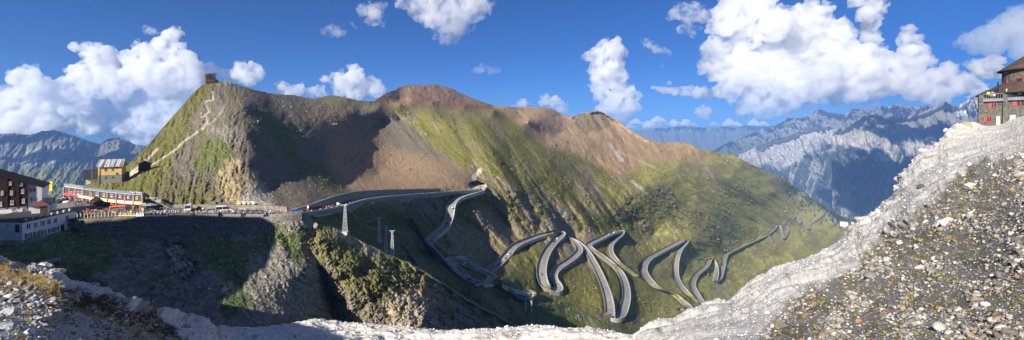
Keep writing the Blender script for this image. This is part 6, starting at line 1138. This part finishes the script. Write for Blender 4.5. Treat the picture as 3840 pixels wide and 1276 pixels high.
# street vehicles
def st_pt(x, y): return Vector(onz(x, y, -29.48))
ZS = -29.48
car('car', st_pt(347, 783), R(-45+180+6)+R(90)+R(0), 'grey', 'blue grey hatchback parked on the street before the amber awnings', L=4.2)
car('car', st_pt(788, 797), R(25), 'silver', 'small silver car between the two ambulances', L=3.9, H=1.5); car('car', st_pt(1110, 800), R(75+50), 'blue', 'light blue estate car at the foot of the white rocks', L=4.4, H=1.6)
for x, y, c in ((205, 762, 'white'), (222, 758, 'silver'), (190, 756, 'black'), (236, 755, 'white'), (175, 760, 'red')): car('car', st_pt(x, y), R(30), c, c+' car in the small car park behind the hotel', group='cars behind the hotel')
def ambulance(x, y, rz, label):
    L, W_, H = 5.4, 2.05, 2.5; r = car('van', st_pt(x, y), rz, 'white', label, L=L, W_=W_, H=H, name='ambulance', cat='ambulance')
    for s in (-1, 1):
        mb = MB(); x0 = s*(W_/2+.004); x1 = s*(W_/2+.03); mb.hexa([(min(x0, x1), -1.9, .75), (max(x0, x1), -1.9, .75), (max(x0, x1), 2.6, .75), (min(x0, x1), 2.6, .75), (min(x0, x1), -1.9, 1.05), (max(x0, x1), -1.9, 1.05), (max(x0, x1), 2.6, 1.05), (min(x0, x1), 2.6, 1.05)])
        mb.prism([(-1.2, 1.05), (-.4, 1.05), (.6, .5), (-.2, .5)], min(x0, x1)-.01, max(x0, x1)+.01, ax='x'); mb.build('orange_stripe', M['orange'], r)
    MB().box(-W_/2+.15, W_/2-.15, -L/2-.03, -L/2-.002, .8, 1.05).build('orange_stripe', M['orange'], r); MB().box(-.7, .7, -.9, -.6, H, H+.16).build('light_bar', mat('blue_lamp', (.02, .1, .6), .3), r)
    MB().box(-W_/2-.0+.3, W_/2-.3, -.3, L/2-.2, H+.002, H+.08).build('roof_box', M['frame'], r); return r
ambulance(706, 794, R(30), 'orange and white ambulance facing the camera at the foot of the stairs'); ambulance(843, 798, R(118), 'orange striped ambulance van side on with its rear door open'); 
# jersey barriers
def barrier(loc, rz, c, label, group):
    o = MB().prism([(-.28, 0), (.28, 0), (.12, .35), (.08, .95), (-.08, .95), (-.12, .35)], -1.05, 1.05, ax='y').build('barrier', M['amber' if c else 'white']); o.location = loc; o.rotation_euler = (0, 0, rz); tag(o, label, 'barrier', group)
    for s in (-1, 1):
        for y in (-.6, .2): MB().hexa([(s*.13-.02, y, .38), (s*.13+.02, y, .38), (s*.13+.02, y+.35, .38), (s*.13-.02, y+.35, .38), (s*.1-.02, y+.2, .85), (s*.1+.02, y+.2, .85), (s*.1+.02, y+.55, .85), (s*.1-.02, y+.55, .85)]).build('chevron', M['black' if c else 'redcloth'], o)
for i, x in enumerate((441, 461, 481, 501, 526)): p0 = st_pt(x, 810.5); q = st_pt(x+6, 810.2); barrier(p0, math.atan2(-(q-p0).x, (q-p0).y), i < 4, ('yellow and black plastic barrier on the wall edge, number %s from the glass fence' % ('one', 'two', 'three', 'four')[i]) if i < 4 else 'white and red plastic barrier at the end of the yellow ones', 'plastic barriers on the wall edge')
for i, x in enumerate((897, 914, 931, 948)): p0 = Vector(onz(x, 786, ZS)); p0 = backp(p0, 1.2); p0.z = ZS+1.95; barrier(p0, R(62), i % 2 == 0, ('yellow' if i % 2 == 0 else 'white')+' plastic barrier on the upper wall, '+('leftmost', 'second', 'third', 'rightmost')[i]+' of four', 'plastic barriers on the upper wall')
# glass fence of the terrace, tables
gf = Bld('glass_fence', 'glass panelled fence with wooden posts round the street terrace', 'fence', (-150, 151, -29.5)); mb = MB(); xs_ = list(range(290, 434, 13)); P_ = [st_pt(x, 822-(x-285)*.062-1.2) for x in xs_]
for p in P_: mb.box(p.x-.07, p.x+.07, p.y-.07, p.y+.07, ZS-.2, ZS+1.7)
gf.add(mb, 'posts', M['cream']); gl = MB()
for a_, b_ in zip(P_[:-1], P_[1:]): gl.hexa([(a_.x, a_.y, ZS+.1), (b_.x, b_.y, ZS+.1), (b_.x, b_.y+.03, ZS+.1), (a_.x, a_.y+.03, ZS+.1), (a_.x, a_.y, ZS+1.5), (b_.x, b_.y, ZS+1.5), (b_.x, b_.y+.03, ZS+1.5), (a_.x, a_.y+.03, ZS+1.5)])
gm2 = bpy.data.materials.new('clear_glass'); gm2.use_nodes = True; n_ = gm2.node_tree.nodes; tr = n_.new('ShaderNodeBsdfTransparent'); gs = n_.new('ShaderNodeBsdfGlossy'); gs.inputs['Roughness'].default_value = .05; mx = n_.new('ShaderNodeMixShader'); mx.inputs[0].default_value = .12; gm2.node_tree.links.new(tr.outputs[0], mx.inputs[1]); gm2.node_tree.links.new(gs.outputs[0], mx.inputs[2]); gm2.node_tree.links.new(mx.outputs[0], n_['Material Output'].inputs['Surface']); gf.add(gl, 'glass_panel', gm2)
wt_ = mat('table_wood', (.42, .28, .16), .8)
def table(p, rz, label):
    r = empty('picnic_table', p, rz); tag(r, label, 'table', 'picnic tables on the terrace'); MB().box(-.9, .9, -.38, .38, .70, .76).build('tabletop', wt_, r)
    for y in (-.7, .7): MB().box(-.9, .9, y-.13, y+.13, .42, .47).build('bench', wt_, r)
    for x in (-.7, .7): MB().box(x-.05, x+.05, -.75, .75, .36, .419).tube((x, -.3, .7), (x, -.6, 0), .05, n=5).tube((x, .3, .7), (x, .6, 0), .05, n=5).build('leg', wt_, r)
rg = random.Random(4); tabs = []
for i, (x, y) in enumerate(((300, 806), (318, 812), (322, 800), (345, 807), (352, 797), (372, 806), (390, 800), (402, 807), (420, 801))): p = st_pt(x, y); rz = R(45+rg.uniform(-15, 15)); table(p, rz, 'wooden picnic table with benches on the crowded glass fenced terrace'); tabs.append((p, rz))
for i, (x, y) in enumerate(((372, 784), (402, 788), (432, 790), (455, 789))): p = st_pt(x, y); table(p, R(45), 'dark wooden bench table under the shop awnings')
GT = 'guests sitting on the terrace'
for p, rz in tabs:
    for k in range(4):
        u = (-.5, .45)[k % 2]; side = 1 if k < 2 else -1; q = p+Matrix.Rotation(rz, 3, 'Z') @ Vector((u, .7*side, 0)); c = rg.choice(['red', 'white', 'black', 'blue', 'orange', 'grey', 'pink', 'beige', 'dark']); person('sit', q, rz+(0 if side > 0 else math.pi), c, 'seated guest in '+c+' at a terrace table behind the glass fence', GT)
for x, y, c, lb in ((326, 797, 'red', 'person in a red shirt standing among the terrace tables'), (334, 799, 'blue', 'person in blue standing beside the one in red on the terrace'), (391, 797, 'red', 'person in red standing at the right part of the terrace'), (291, 765, 'red', 'person in a long red top walking before the red awnings'), (308, 768, 'red', 'shorter person in red walking right of the long red top'), (281, 771, 'dark', 'dark clothed person alone in the street left of the car'), (282, 771, 'dark', 'dark clothed person beside another left of the grey car')):
    person('stand', st_pt(x, y), rg.uniform(0, 6), c, lb)
# shoppers under the awnings
G2 = 'shoppers before the souvenir row'
for i in range(58):
    x = rg.uniform(246, 534); i0 = min(9, max(k for k in range(10) if FB[k][0] <= x)); q = wallpt(x, rg.uniform(-3.6, .2)); q.z = ZS; c = rg.choice(['red', 'white', 'black', 'blue', 'light blue', 'grey', 'dark', 'beige', 'dark', 'white']); person(rg.choice(['stand', 'walk', 'stand']), q, rg.uniform(0, 6.28), c, 'shopper in a '+c+' top standing before the souvenir shops', G2, rg.uniform(.92, 1.04))
# motorcycles and riders along the outer wall
n_m = 0
for i in range(118):
    x = 424+i*5.35+rg.uniform(-2, 2)
    if 660 < x < 682 or 560 < x < 566: continue
    y = 808.5-rg.random()*rg.choice([2, 7]); p = st_pt(x, y); c = rg.choice(['black', 'dark', 'red', 'white', 'blue', 'grey', 'orange', 'green', 'black']); moto(p, R(30+rg.uniform(-25, 25)), c, c+' motorcycle parked in the row along the outer wall')
    if rg.random() < .62:
        c = rg.choice(['black', 'black', 'dark', 'white', 'red', 'blue', 'neon yellow', 'grey', 'light blue', 'dark']); q = st_pt(x+rg.uniform(-3, 3), y-rg.uniform(-.5, 5)); person(rg.choice(['stand', 'stand', 'reach', 'walk']), q, rg.uniform(0, 6.28), c, 'motorcyclist in '+c+' standing in the row by the outer wall', 'motorcyclists along the outer wall')
for x, y, c, lb in ((616, 791, 'red', 'person in a red top standing right of the stairs'), (626, 792, 'grey', 'slim grey dressed person right of the red top'), (652, 792, 'blue', 'person with a bright blue flag like jacket at the stair foot'), (657, 793, 'blue', 'second person in blue at the stair foot'), (672, 790, 'neon yellow', 'person in full neon yellow by the wall left of the ambulance'), (712, 803, 'neon yellow', 'paramedic in neon yellow before the first ambulance'), (737, 806, 'neon yellow', 'paramedic in neon yellow crouching right of the first ambulance'), (749, 807, 'neon yellow', 'person in a neon vest low at the wall'), (729, 810, 'blue', 'person in dark blue sitting on the outer wall'), (823, 810, 'black', 'black dressed person sitting on the outer wall near the large ambulance'), (895, 805, 'neon yellow', 'person in a neon yellow top with pale trousers near the lamp'), (912, 797, 'neon yellow', 'person in neon by the upper barriers'), (760, 795, 'white', 'person in white on a scooter left of the silver car'), (816, 797, 'red', 'red door side figure at the rear of the large ambulance')):
    person('stand', st_pt(x, y), rg.uniform(0, 6), c, lb)
for i in range(20):
    x = rg.uniform(560, 1060); y = rg.uniform(794, 803); c = rg.choice(['black', 'white', 'red', 'grey', 'dark', 'light blue']); p = st_pt(x, y)
    if i % 2: moto(p, R(rg.uniform(40, 120)), c, c+' motorcycle standing on the far side of the street', 'motorcycles on the far side of the street')
    else: person('stand', p, rg.uniform(0, 6), c, 'person in '+c+' on the far side of the street', 'people on the far side of the street')
for x, c in ((1046, 'red'), (1057, 'dark'), (1072, 'red'), (1078, 'black'), (1086, 'black'), (1102, 'black'), (1110, 'green'), (1122, 'dark'), (1132, 'red'), (1138, 'orange'), (1143, 'red'), (1199, 'blue'), (1212, 'white'), (1216, 'pink'), (1226, 'pink'), (1234, 'red'), (1236, 'orange'), (1253, 'black'), (1265, 'white')):
    if x < 1060: p = st_pt(x, 806)
    else: pp = LEGS[0][1]; px = 1920+F*pp[:, 0]/pp[:, 1]; i = int(np.abs(px-x).argmin()); p = Vector(pp[i]+n0[i]*sg0*rg.uniform(.5, 2.6)); p.z += .02
    person('stand', p, rg.uniform(0, 6), c, 'person in '+c+' at the eastern end of the crowd along the parapet', 'people at the eastern end of the crowd')
# tents and umbrellas
def canopy(x, y, w_, d_, h_, m, label, name='canopy'):
    r = Bld(name, label, name.replace('_', ' '), tuple(st_pt(x, y))); p = r.inv; T = Matrix.Translation(p) @ Matrix.Rotation(R(45), 4, 'Z')
    mb = MB(); c = [T @ Vector(v) for v in ((-w_/2, -d_/2, h_), (w_/2, -d_/2, h_), (w_/2, d_/2, h_+.35), (-w_/2, d_/2, h_+.35))]; mb.hexa(c+[v+Vector((0, 0, .08)) for v in c]); r.add(mb, 'cloth', M[m])
    for q in ((-w_/2+.1, -d_/2+.1), (w_/2-.1, -d_/2+.1), (w_/2-.1, d_/2-.1), (-w_/2+.1, d_/2-.1)): a_ = T @ Vector((*q, 0)); r.add(MB().tube(a_, (a_.x, a_.y, a_.z+h_+.02), .04, n=5), 'pole', M['steel'])
canopy(440, 797, 4.4, 2.0, 2.1, 'orange', 'bright orange open tent over the street before the shops'); canopy(535, 791, 1.8, 2.2, 2.4, 'amber', 'small tilted yellow sunshade at the end of the shops', 'sunshade')
ub = Bld('umbrella', 'large grey umbrella over the stall at the foot of the stairs', 'umbrella', tuple(st_pt(563, 791))); p = ub.inv; mb = MB()
for i in range(8): a0, a1 = i*math.pi/4, (i+1)*math.pi/4; mb.poly([(p.x+2.6*math.cos(a0), p.y+2.6*math.sin(a0), p.z+2.2), (p.x+2.6*math.cos(a1), p.y+2.6*math.sin(a1), p.z+2.2), (p.x, p.y, p.z+3.0)])
ub.add(mb, 'cloth', M['grey']); ub.add(MB().tube(p, p+Vector((0, 0, 3)), .05, n=6), 'pole', M['steel'])
tag(MB().box(*(lambda q: (q.x-.5, q.x+.6, q.y-.4, q.y+.4, q.z, q.z+1.5))(st_pt(537, 794))).build('stall', wt_), 'wooden stall box beside the yellow sunshade', 'stall')
uw = Bld('parasol', 'small white parasol near the hotel end of the street', 'parasol', tuple(st_pt(251, 776))); p = uw.inv; uw.add(MB().ball((p.x, p.y, p.z+1.9), 1.3, (1, 1, .45), 10, 5), 'cloth', M['white']); uw.add(MB().tube(p, p+Vector((0, 0, 2)), .04, n=5), 'pole', M['steel'])
# lamp post, signs
lp = Bld('street_lamp', 'slender steel lamp post with side arm at the outer wall', 'lamp post', tuple(st_pt(994, 811))); p = lp.inv; lp.add(MB().tube(p, p+Vector((0, 0, 5.0)), .1, .07, 7), 'pole', M['steel']); lp.add(MB().tube(p+Vector((0, 0, 4.4)), p+Vector((-1.3, .3, 5.3)), .05, n=6), 'arm', M['steel']); lp.add(MB().box(p.x-1.9, p.x-1.2, p.y+.2, p.y+.5, p.z+5.25, p.z+5.4), 'lamp_head', M['grey'])
def sign(base, h, w_, hh, m, label, rz=R(-30), disc=False):
    r = Bld('road_sign', label, 'sign', tuple(base)); T = Matrix.Translation(base) @ Matrix.Rotation(rz, 4, 'Z'); r.add(MB().tube(base, Vector(base)+Vector((0, 0, h)), .05, n=6), 'pole', M['steel']); mb = MB()
    if disc: mb.tube(T @ Vector((0, -.06, h)), T @ Vector((0, -.1, h)), w_, n=14)
    else: mb.box(-w_/2, w_/2, -.1, -.055, h-hh/2, h+hh/2, T)
    r.add(mb, 'panel', m); return r, T
pp = LEGS[0][1]; px = 1920+F*pp[:, 0]/pp[:, 1]
def leg0(x, o): i = int(np.abs(px-x).argmin()); return Vector(pp[i]+n0[i]*sg0*o)
sign(leg0(1134, 2.6), 2.3, .5, 0, M['frame'], 'round white sign above the red group at the road side', disc=True); sign(leg0(1243, 2.8), 1.8, 1.1, 1.1, M['frame'], 'square white notice board on the descending road')
bs = Vector(onz(1790, 1082, LEGS[1][1][-1][2]-1.2)); mblue = mat('blue_sign', (.03, .30, .75), .5); r_, T_ = sign(bs, 3.3, 2.9, 3.4, M['frame'], 'large blue and white hairpin sign board beside the red car', rz=R(-5)); r_.add(MB().box(-1.3, 1.3, -.14, -.105, 3.35, 4.8, T_), 'blue_panel', mblue); r_.add(MB().box(-1.0, .2, -.17, -.142, 2.4, 3.1, T_), 'blue_panel', mblue)
sign(Vector(midpt(496, 690)), 2.0, .9, .8, M['frame'], 'small white trail board on the mound behind the shops', rz=R(45))
sign(backp(Vector(onz(594, 790, ZS)), 1.0)+Vector((0, 0, 3.2)), .4, 1.6, 1.1, M['frame'], 'pale notice panel on the stair railing', rz=R(40))
# lattice pylons and wires
def pylon(x, y, Y, hpx, label):
    p = Vector(at(x, y, Y)); H = hpx*Y/F; r = Bld('lattice_pylon', label, 'pylon', tuple(p)); b, t = .7, .25; mb = MB(); nl = 7; q = [(-1, -1), (1, -1), (1, 1), (-1, 1)]
    def c(i, z): k = b+(t-b)*z/H; return p+Vector((q[i % 4][0]*k, q[i % 4][1]*k, z))
    legs = MB()
    for i in range(4): legs.tube(c(i, -1), c(i, H), .075, .05, 5)
    r.add(legs, 'legs', M['steel'])
    for k in range(nl):
        z0, z1 = H*k/nl, H*(k+1)/nl
        for i in range(4): mb.tube(c(i, z0), c(i+1, z1), .032, n=4, caps=False); mb.tube(c(i, z1), c(i+1, z1), .025, n=4, caps=False)
    r.add(mb, 'bracing', M['steel']); a_ = MB(); a_.tube(p+Vector((-1.1, 0, H+.1)), p+Vector((1.1, 0, H+.1)), .08, n=5).tube(p+Vector((0, -1.0, H-.3)), p+Vector((0, 1.0, H-.3)), .08, n=5)
    for s in (-1.1, 1.1): a_.tube(p+Vector((s, 0, H+.1)), p+Vector((s, 0, H+.45)), .07, n=5)
    r.add(a_, 'crossarm', M['steel']); r.add(MB().box(p.x-1.2, p.x+1.2, p.y-1.2, p.y+1.2, p.z-1.2, p.z+.05), 'footing', M['kerb']); return p+Vector((0, 0, H+.3))
T1 = pylon(1294, 869, 167, 99, 'tall steel lattice pylon standing before the road wall'); T2 = pylon(1422, 901, 228, 84, 'steel lattice pylon on the green slope, first of the close trio'); T3 = pylon(1447, 940, 236, 92, 'steel lattice pylon in the middle of the close trio'); T4 = pylon(1471, 972, 188, 105, 'steel lattice pylon nearest the rock spur in the close trio')
def wire(a_, b_, sag, label):
    P_ = [a_.lerp(b_, i/14)-Vector((0, 0, sag*4*(i/14)*(1-i/14))) for i in range(15)]; mb = MB()
    for u, v in zip(P_[:-1], P_[1:]): mb.tube(u, v, .03, n=4, caps=False)
    tag(mb.build('power_line', M['steel']), label, 'cable', kind='thing')
wire(T1, T2, 4, 'thin power line from the tall pylon to the trio'); wire(T1, T3, 5, 'thin power line from the tall pylon to the middle pylon'); wire(T3, T4, 2, 'short power line inside the trio of pylons')
for x, y, Y, h_, lb in ((345, 676, 213, 10.5, 'bare wooden pole at the left corner of the yellow house'), (452, 655, 236, 6, 'thin pole at the right end of the yellow house'), (484, 660, 234, 5.0, 'thin pole by the shed wall')): p = Vector(at(x, y, Y)); tag(MB().tube(p-Vector((0, 0, 1)), p+Vector((0, 0, h_)), .13, .09, 7).build('utility_pole', M['stone2']), lb, 'pole')
# hikers, valley inn, conifers
for x, y, lb in ((770, 430, 'hiker on the pale path halfway up the castle hill'), (766, 444, 'second hiker just below on the pale path'), (1365, 376, 'lone hiker on the distant skyline ridge'), (815, 318, 'visitor before the summit refuge')): person('walk', midpt(x, y), 1, 'dark', lb)
for x, y, w_, d_, h_, m_, lb in ((3150, 842, 44, 22, 17, 'white', 'large pale valley inn at the foot of the zigzags'), (3164, 852, 28, 16, 11, 'kerb', 'lower annex in front of the valley inn'), (3146, 857, 20, 14, 7, 'brownw', 'small brown roofed house beside the valley inn')):
    hh = House('valley_inn', lb, 'inn', x, y, float(midY(np.array([x]), np.array([y]))[0])); hh.add(MB().box(0, w_, 0, d_, -12, h_), 'wall', M[m_]); hh.add(MB().prism([(-1, h_+.05), (d_+1, h_+.05), (d_/2, h_+5)], -1, w_+1, ax='x'), 'roof', M['tin' if w_ > 30 else 'rust'])
    for k in range(4): hh.add(MB().box(w_*(.12+.22*k), w_*(.12+.22*k)+w_*.08, -.25, -.02, h_*.35, h_*.6), 'window', M['glass'])
fm = mat('conifer_needles', (.028, .05, .018), .95, noise=.4, scale=.4); tm = mat('conifer_bark', (.10, .06, .04), .95)
def conifer_mesh(seed):
    rng = random.Random(seed); mb = MB(); n = 9
    for k in range(7):
        z = .12+.125*k; r = (.24*(1-k/7.4))+.02
        for i in range(n):
            a = 2*math.pi*(i+rng.random()*.6)/n; rr = r*rng.uniform(.65, 1.15); w_ = .32*rr+.015; c = Vector((math.cos(a), math.sin(a), 0)); s = Vector((-c.y, c.x, 0)); top = Vector((0, 0, z+.17)); mb.poly([top, c*rr+s*w_+Vector((0, 0, z-.03*rng.random())), c*rr*1.1+Vector((0, 0, z-.05))]); mb.poly([top, c*rr*1.1+Vector((0, 0, z-.05)), c*rr-s*w_+Vector((0, 0, z))])
    return mb
CF = []
for s in range(3): r = empty('conifer', (0, 0, 0)); conifer_mesh(s).build('crown', fm, r); MB().tube((0, 0, -.06), (0, 0, .5), .022, .01, 5).build('trunk', tm, r); CF.append(r)
rgc = random.Random(12); used = set(); nC = 0
while nC < 190:
    x = rgc.uniform(2940, 3206); lim = ridge_y(x); dy = abs(rgc.gauss(0, 34)) if x < 3110 else abs(rgc.gauss(0, 16)); y = lim+3+dy
    if y > 742+(x-2940)*.52+22: continue
    near_r = min(float(np.hypot(c[:, 0]-x, c[:, 1]-y).min()) for c, P, wd in LEGS[14:])
    if near_r < 4.5: continue
    k = nC % 3; o = CF[k] if k not in used else copy_tree(CF[k]); used.add(k); p = midpt(x, y); h_ = rgc.uniform(10, 20); o.location = (p[0], p[1], p[2]-.5); o.scale = (h_, h_, h_); o.rotation_euler = (0, 0, rgc.uniform(0, 6)); tag(o, 'dark conifer on the shoulder above the valley zigzags', 'tree', 'conifers on the valley shoulder'); nC += 1
# terrace guests of the inn
rot = inn.root.rotation_euler.z; Rm = Matrix.Rotation(rot, 3, 'Z')
for i, (x, c, ps) in enumerate(((3707, 'neon yellow', 'stand'), (3716, 'green', 'sit'), (3724, 'beige', 'stand'), (3730, 'white', 'sit'), (3742, 'red', 'sit'), (3748, 'neon yellow', 'stand'), (3756, 'red', 'sit'), (3787, 'white', 'sit'), (3793, 'pink', 'sit'), (3822, 'white', 'sit'), (3830, 'beige', 'stand'), (3836, 'red', 'sit'))):
    q = inn.root.location+Rm @ Vector((U(x), .9+.5*(i % 3), V(371))); person(ps, q, rot+rgc.uniform(-1, 1)+math.pi, c, 'inn guest in %s on the sun terrace, %s from the left' % (c, ('first', 'second', 'third', 'fourth', 'fifth', 'sixth', 'seventh', 'eighth', 'ninth', 'tenth', 'eleventh', 'twelfth')[i]), 'guests on the inn terrace', 1.0)
for i, x in enumerate((3720, 3747, 3795, 3826)):
    q = inn.root.location+Rm @ Vector((U(x), 2.0, V(371))); r = empty('terrace_table', q, rot); tag(r, 'small white terrace table of the inn, %s from the left' % ('first', 'second', 'third', 'fourth')[i], 'table', 'tables on the inn terrace'); MB().box(-.45, .45, -.4, .4, .7, .75).build('tabletop', M['frame'], r); MB().tube((0, 0, 0), (0, 0, .7), .04, n=5).build('leg', M['steel'], r)
# rusty pipe, the photographer
p = Vector(midpt(178, 990)); tag(MB().tube(p+Vector((-1.6, -1, .3)), p+Vector((2.2, 1.2, 1.0)), .45, n=10).build('metal_tank', M['grey']), 'long grey cylindrical tank lying below the hotel', 'tank')
tag(MB().box(*(lambda q: (q[0]-2.0, q[0]+1.2, q[1]-.8, q[1]+.8, q[2]-.3, q[2]+.15))(midpt(28, 922))).build('rusty_sheet', M['rust']), 'rusty metal sheet on the slope under the hotel', 'metal sheet')
person('reach', (-.03, -.42, -1.62), math.pi, 'black', 'photographer in black standing on the scree, visible only as a shadow')
for j, (x, y) in enumerate(((1184, 848),)):
    q = np.array(at(x, y, 150.0)); V_, F_ = rock_protos(1, 77, 3, 1.2); me = bpy.data.meshes.new('boulder'); me.from_pydata((V_[0]*.9).tolist(), [], F_.tolist()); me.materials.append(M['stone2']); o = link(bpy.data.objects.new('boulder', me)); o.location = q; tag(o, 'pale upright boulder where the street wall meets the rock spur', 'boulder')
# ------------------------------------------------------------------ repeats that share a wording are told apart by where they stand
def zone_of(x):
    for lim, t in ((290, 'near the hotel end'), (345, 'left of the grey car'), (400, 'behind the grey car'), (440, 'near the orange tent'), (515, 'behind the yellow barriers'), (560, 'under the umbrella'), (625, 'below the stairs'), (690, 'at the stair foot'), (760, 'below the first ambulance'), (820, 'below the silver car'), (880, 'below the large ambulance'), (960, 'below the upper barriers'), (1030, 'near the lamp post'), (1090, 'before the blue car')):
        if x < lim: return t
    return 'past the blue car'
ORD = ['first', 'second', 'third', 'fourth', 'fifth', 'sixth', 'seventh', 'eighth', 'ninth', 'tenth', 'eleventh', 'twelfth']
bpy.context.view_layer.update()
def pxx(o): p = o.matrix_world.translation; return 1920+F*p.x/max(p.y, .1)
SHORT = {'motorcycles along the street wall': 'motorcycle in the outer row', 'motorcyclists along the outer wall': 'motorcyclist by the outer wall', 'shoppers before the souvenir row': 'shopper before the shops', 'guests sitting on the terrace': 'guest seated on the terrace', 'motorcycles on the far side of the street': 'motorcycle across the street', 'people on the far side of the street': 'person across the street', 'people at the eastern end of the crowd': 'person by the parapet'}
def relabel():
    tops = [o for o in bpy.data.objects if o.parent is None and o.get('label') and o.get('category')]
    for o in tops:
        g = o.get('group')
        if g in SHORT:
            c = o['label'].split(' ')[0] if 'motorcycle ' in o['label'] and g.startswith('motorcycles') else None
            if c is None: c = 'in '+o['label'].split(' in ')[1].split(' standing')[0].split(' at ')[0].split(' on ')[0] if ' in ' in o['label'] else ''; c = c.replace('in a ', 'in ').replace(' top', ''); o['label'] = SHORT[g]+' '+c.split(' at the')[0]+', '+zone_of(pxx(o))
            else: o['label'] = ('neon yellow' if c == 'neon' else c)+' '+SHORT[g]+', '+zone_of(pxx(o))
    d = {}
    for o in tops: d.setdefault(o['label'], []).append(o)
    for lb, L in d.items():
        if 1 < len(L) <= 12 and 'conifer' not in lb:
            L.sort(key=pxx)
            for i, o in enumerate(L):
                t = lb+', '+('leftmost' if i == 0 else 'rightmost' if i == len(L)-1 else ORD[i]+' from the left'); o['label'] = t if len(t.split()) <= 16 else ' '.join(t.split()[:16])
relabel()
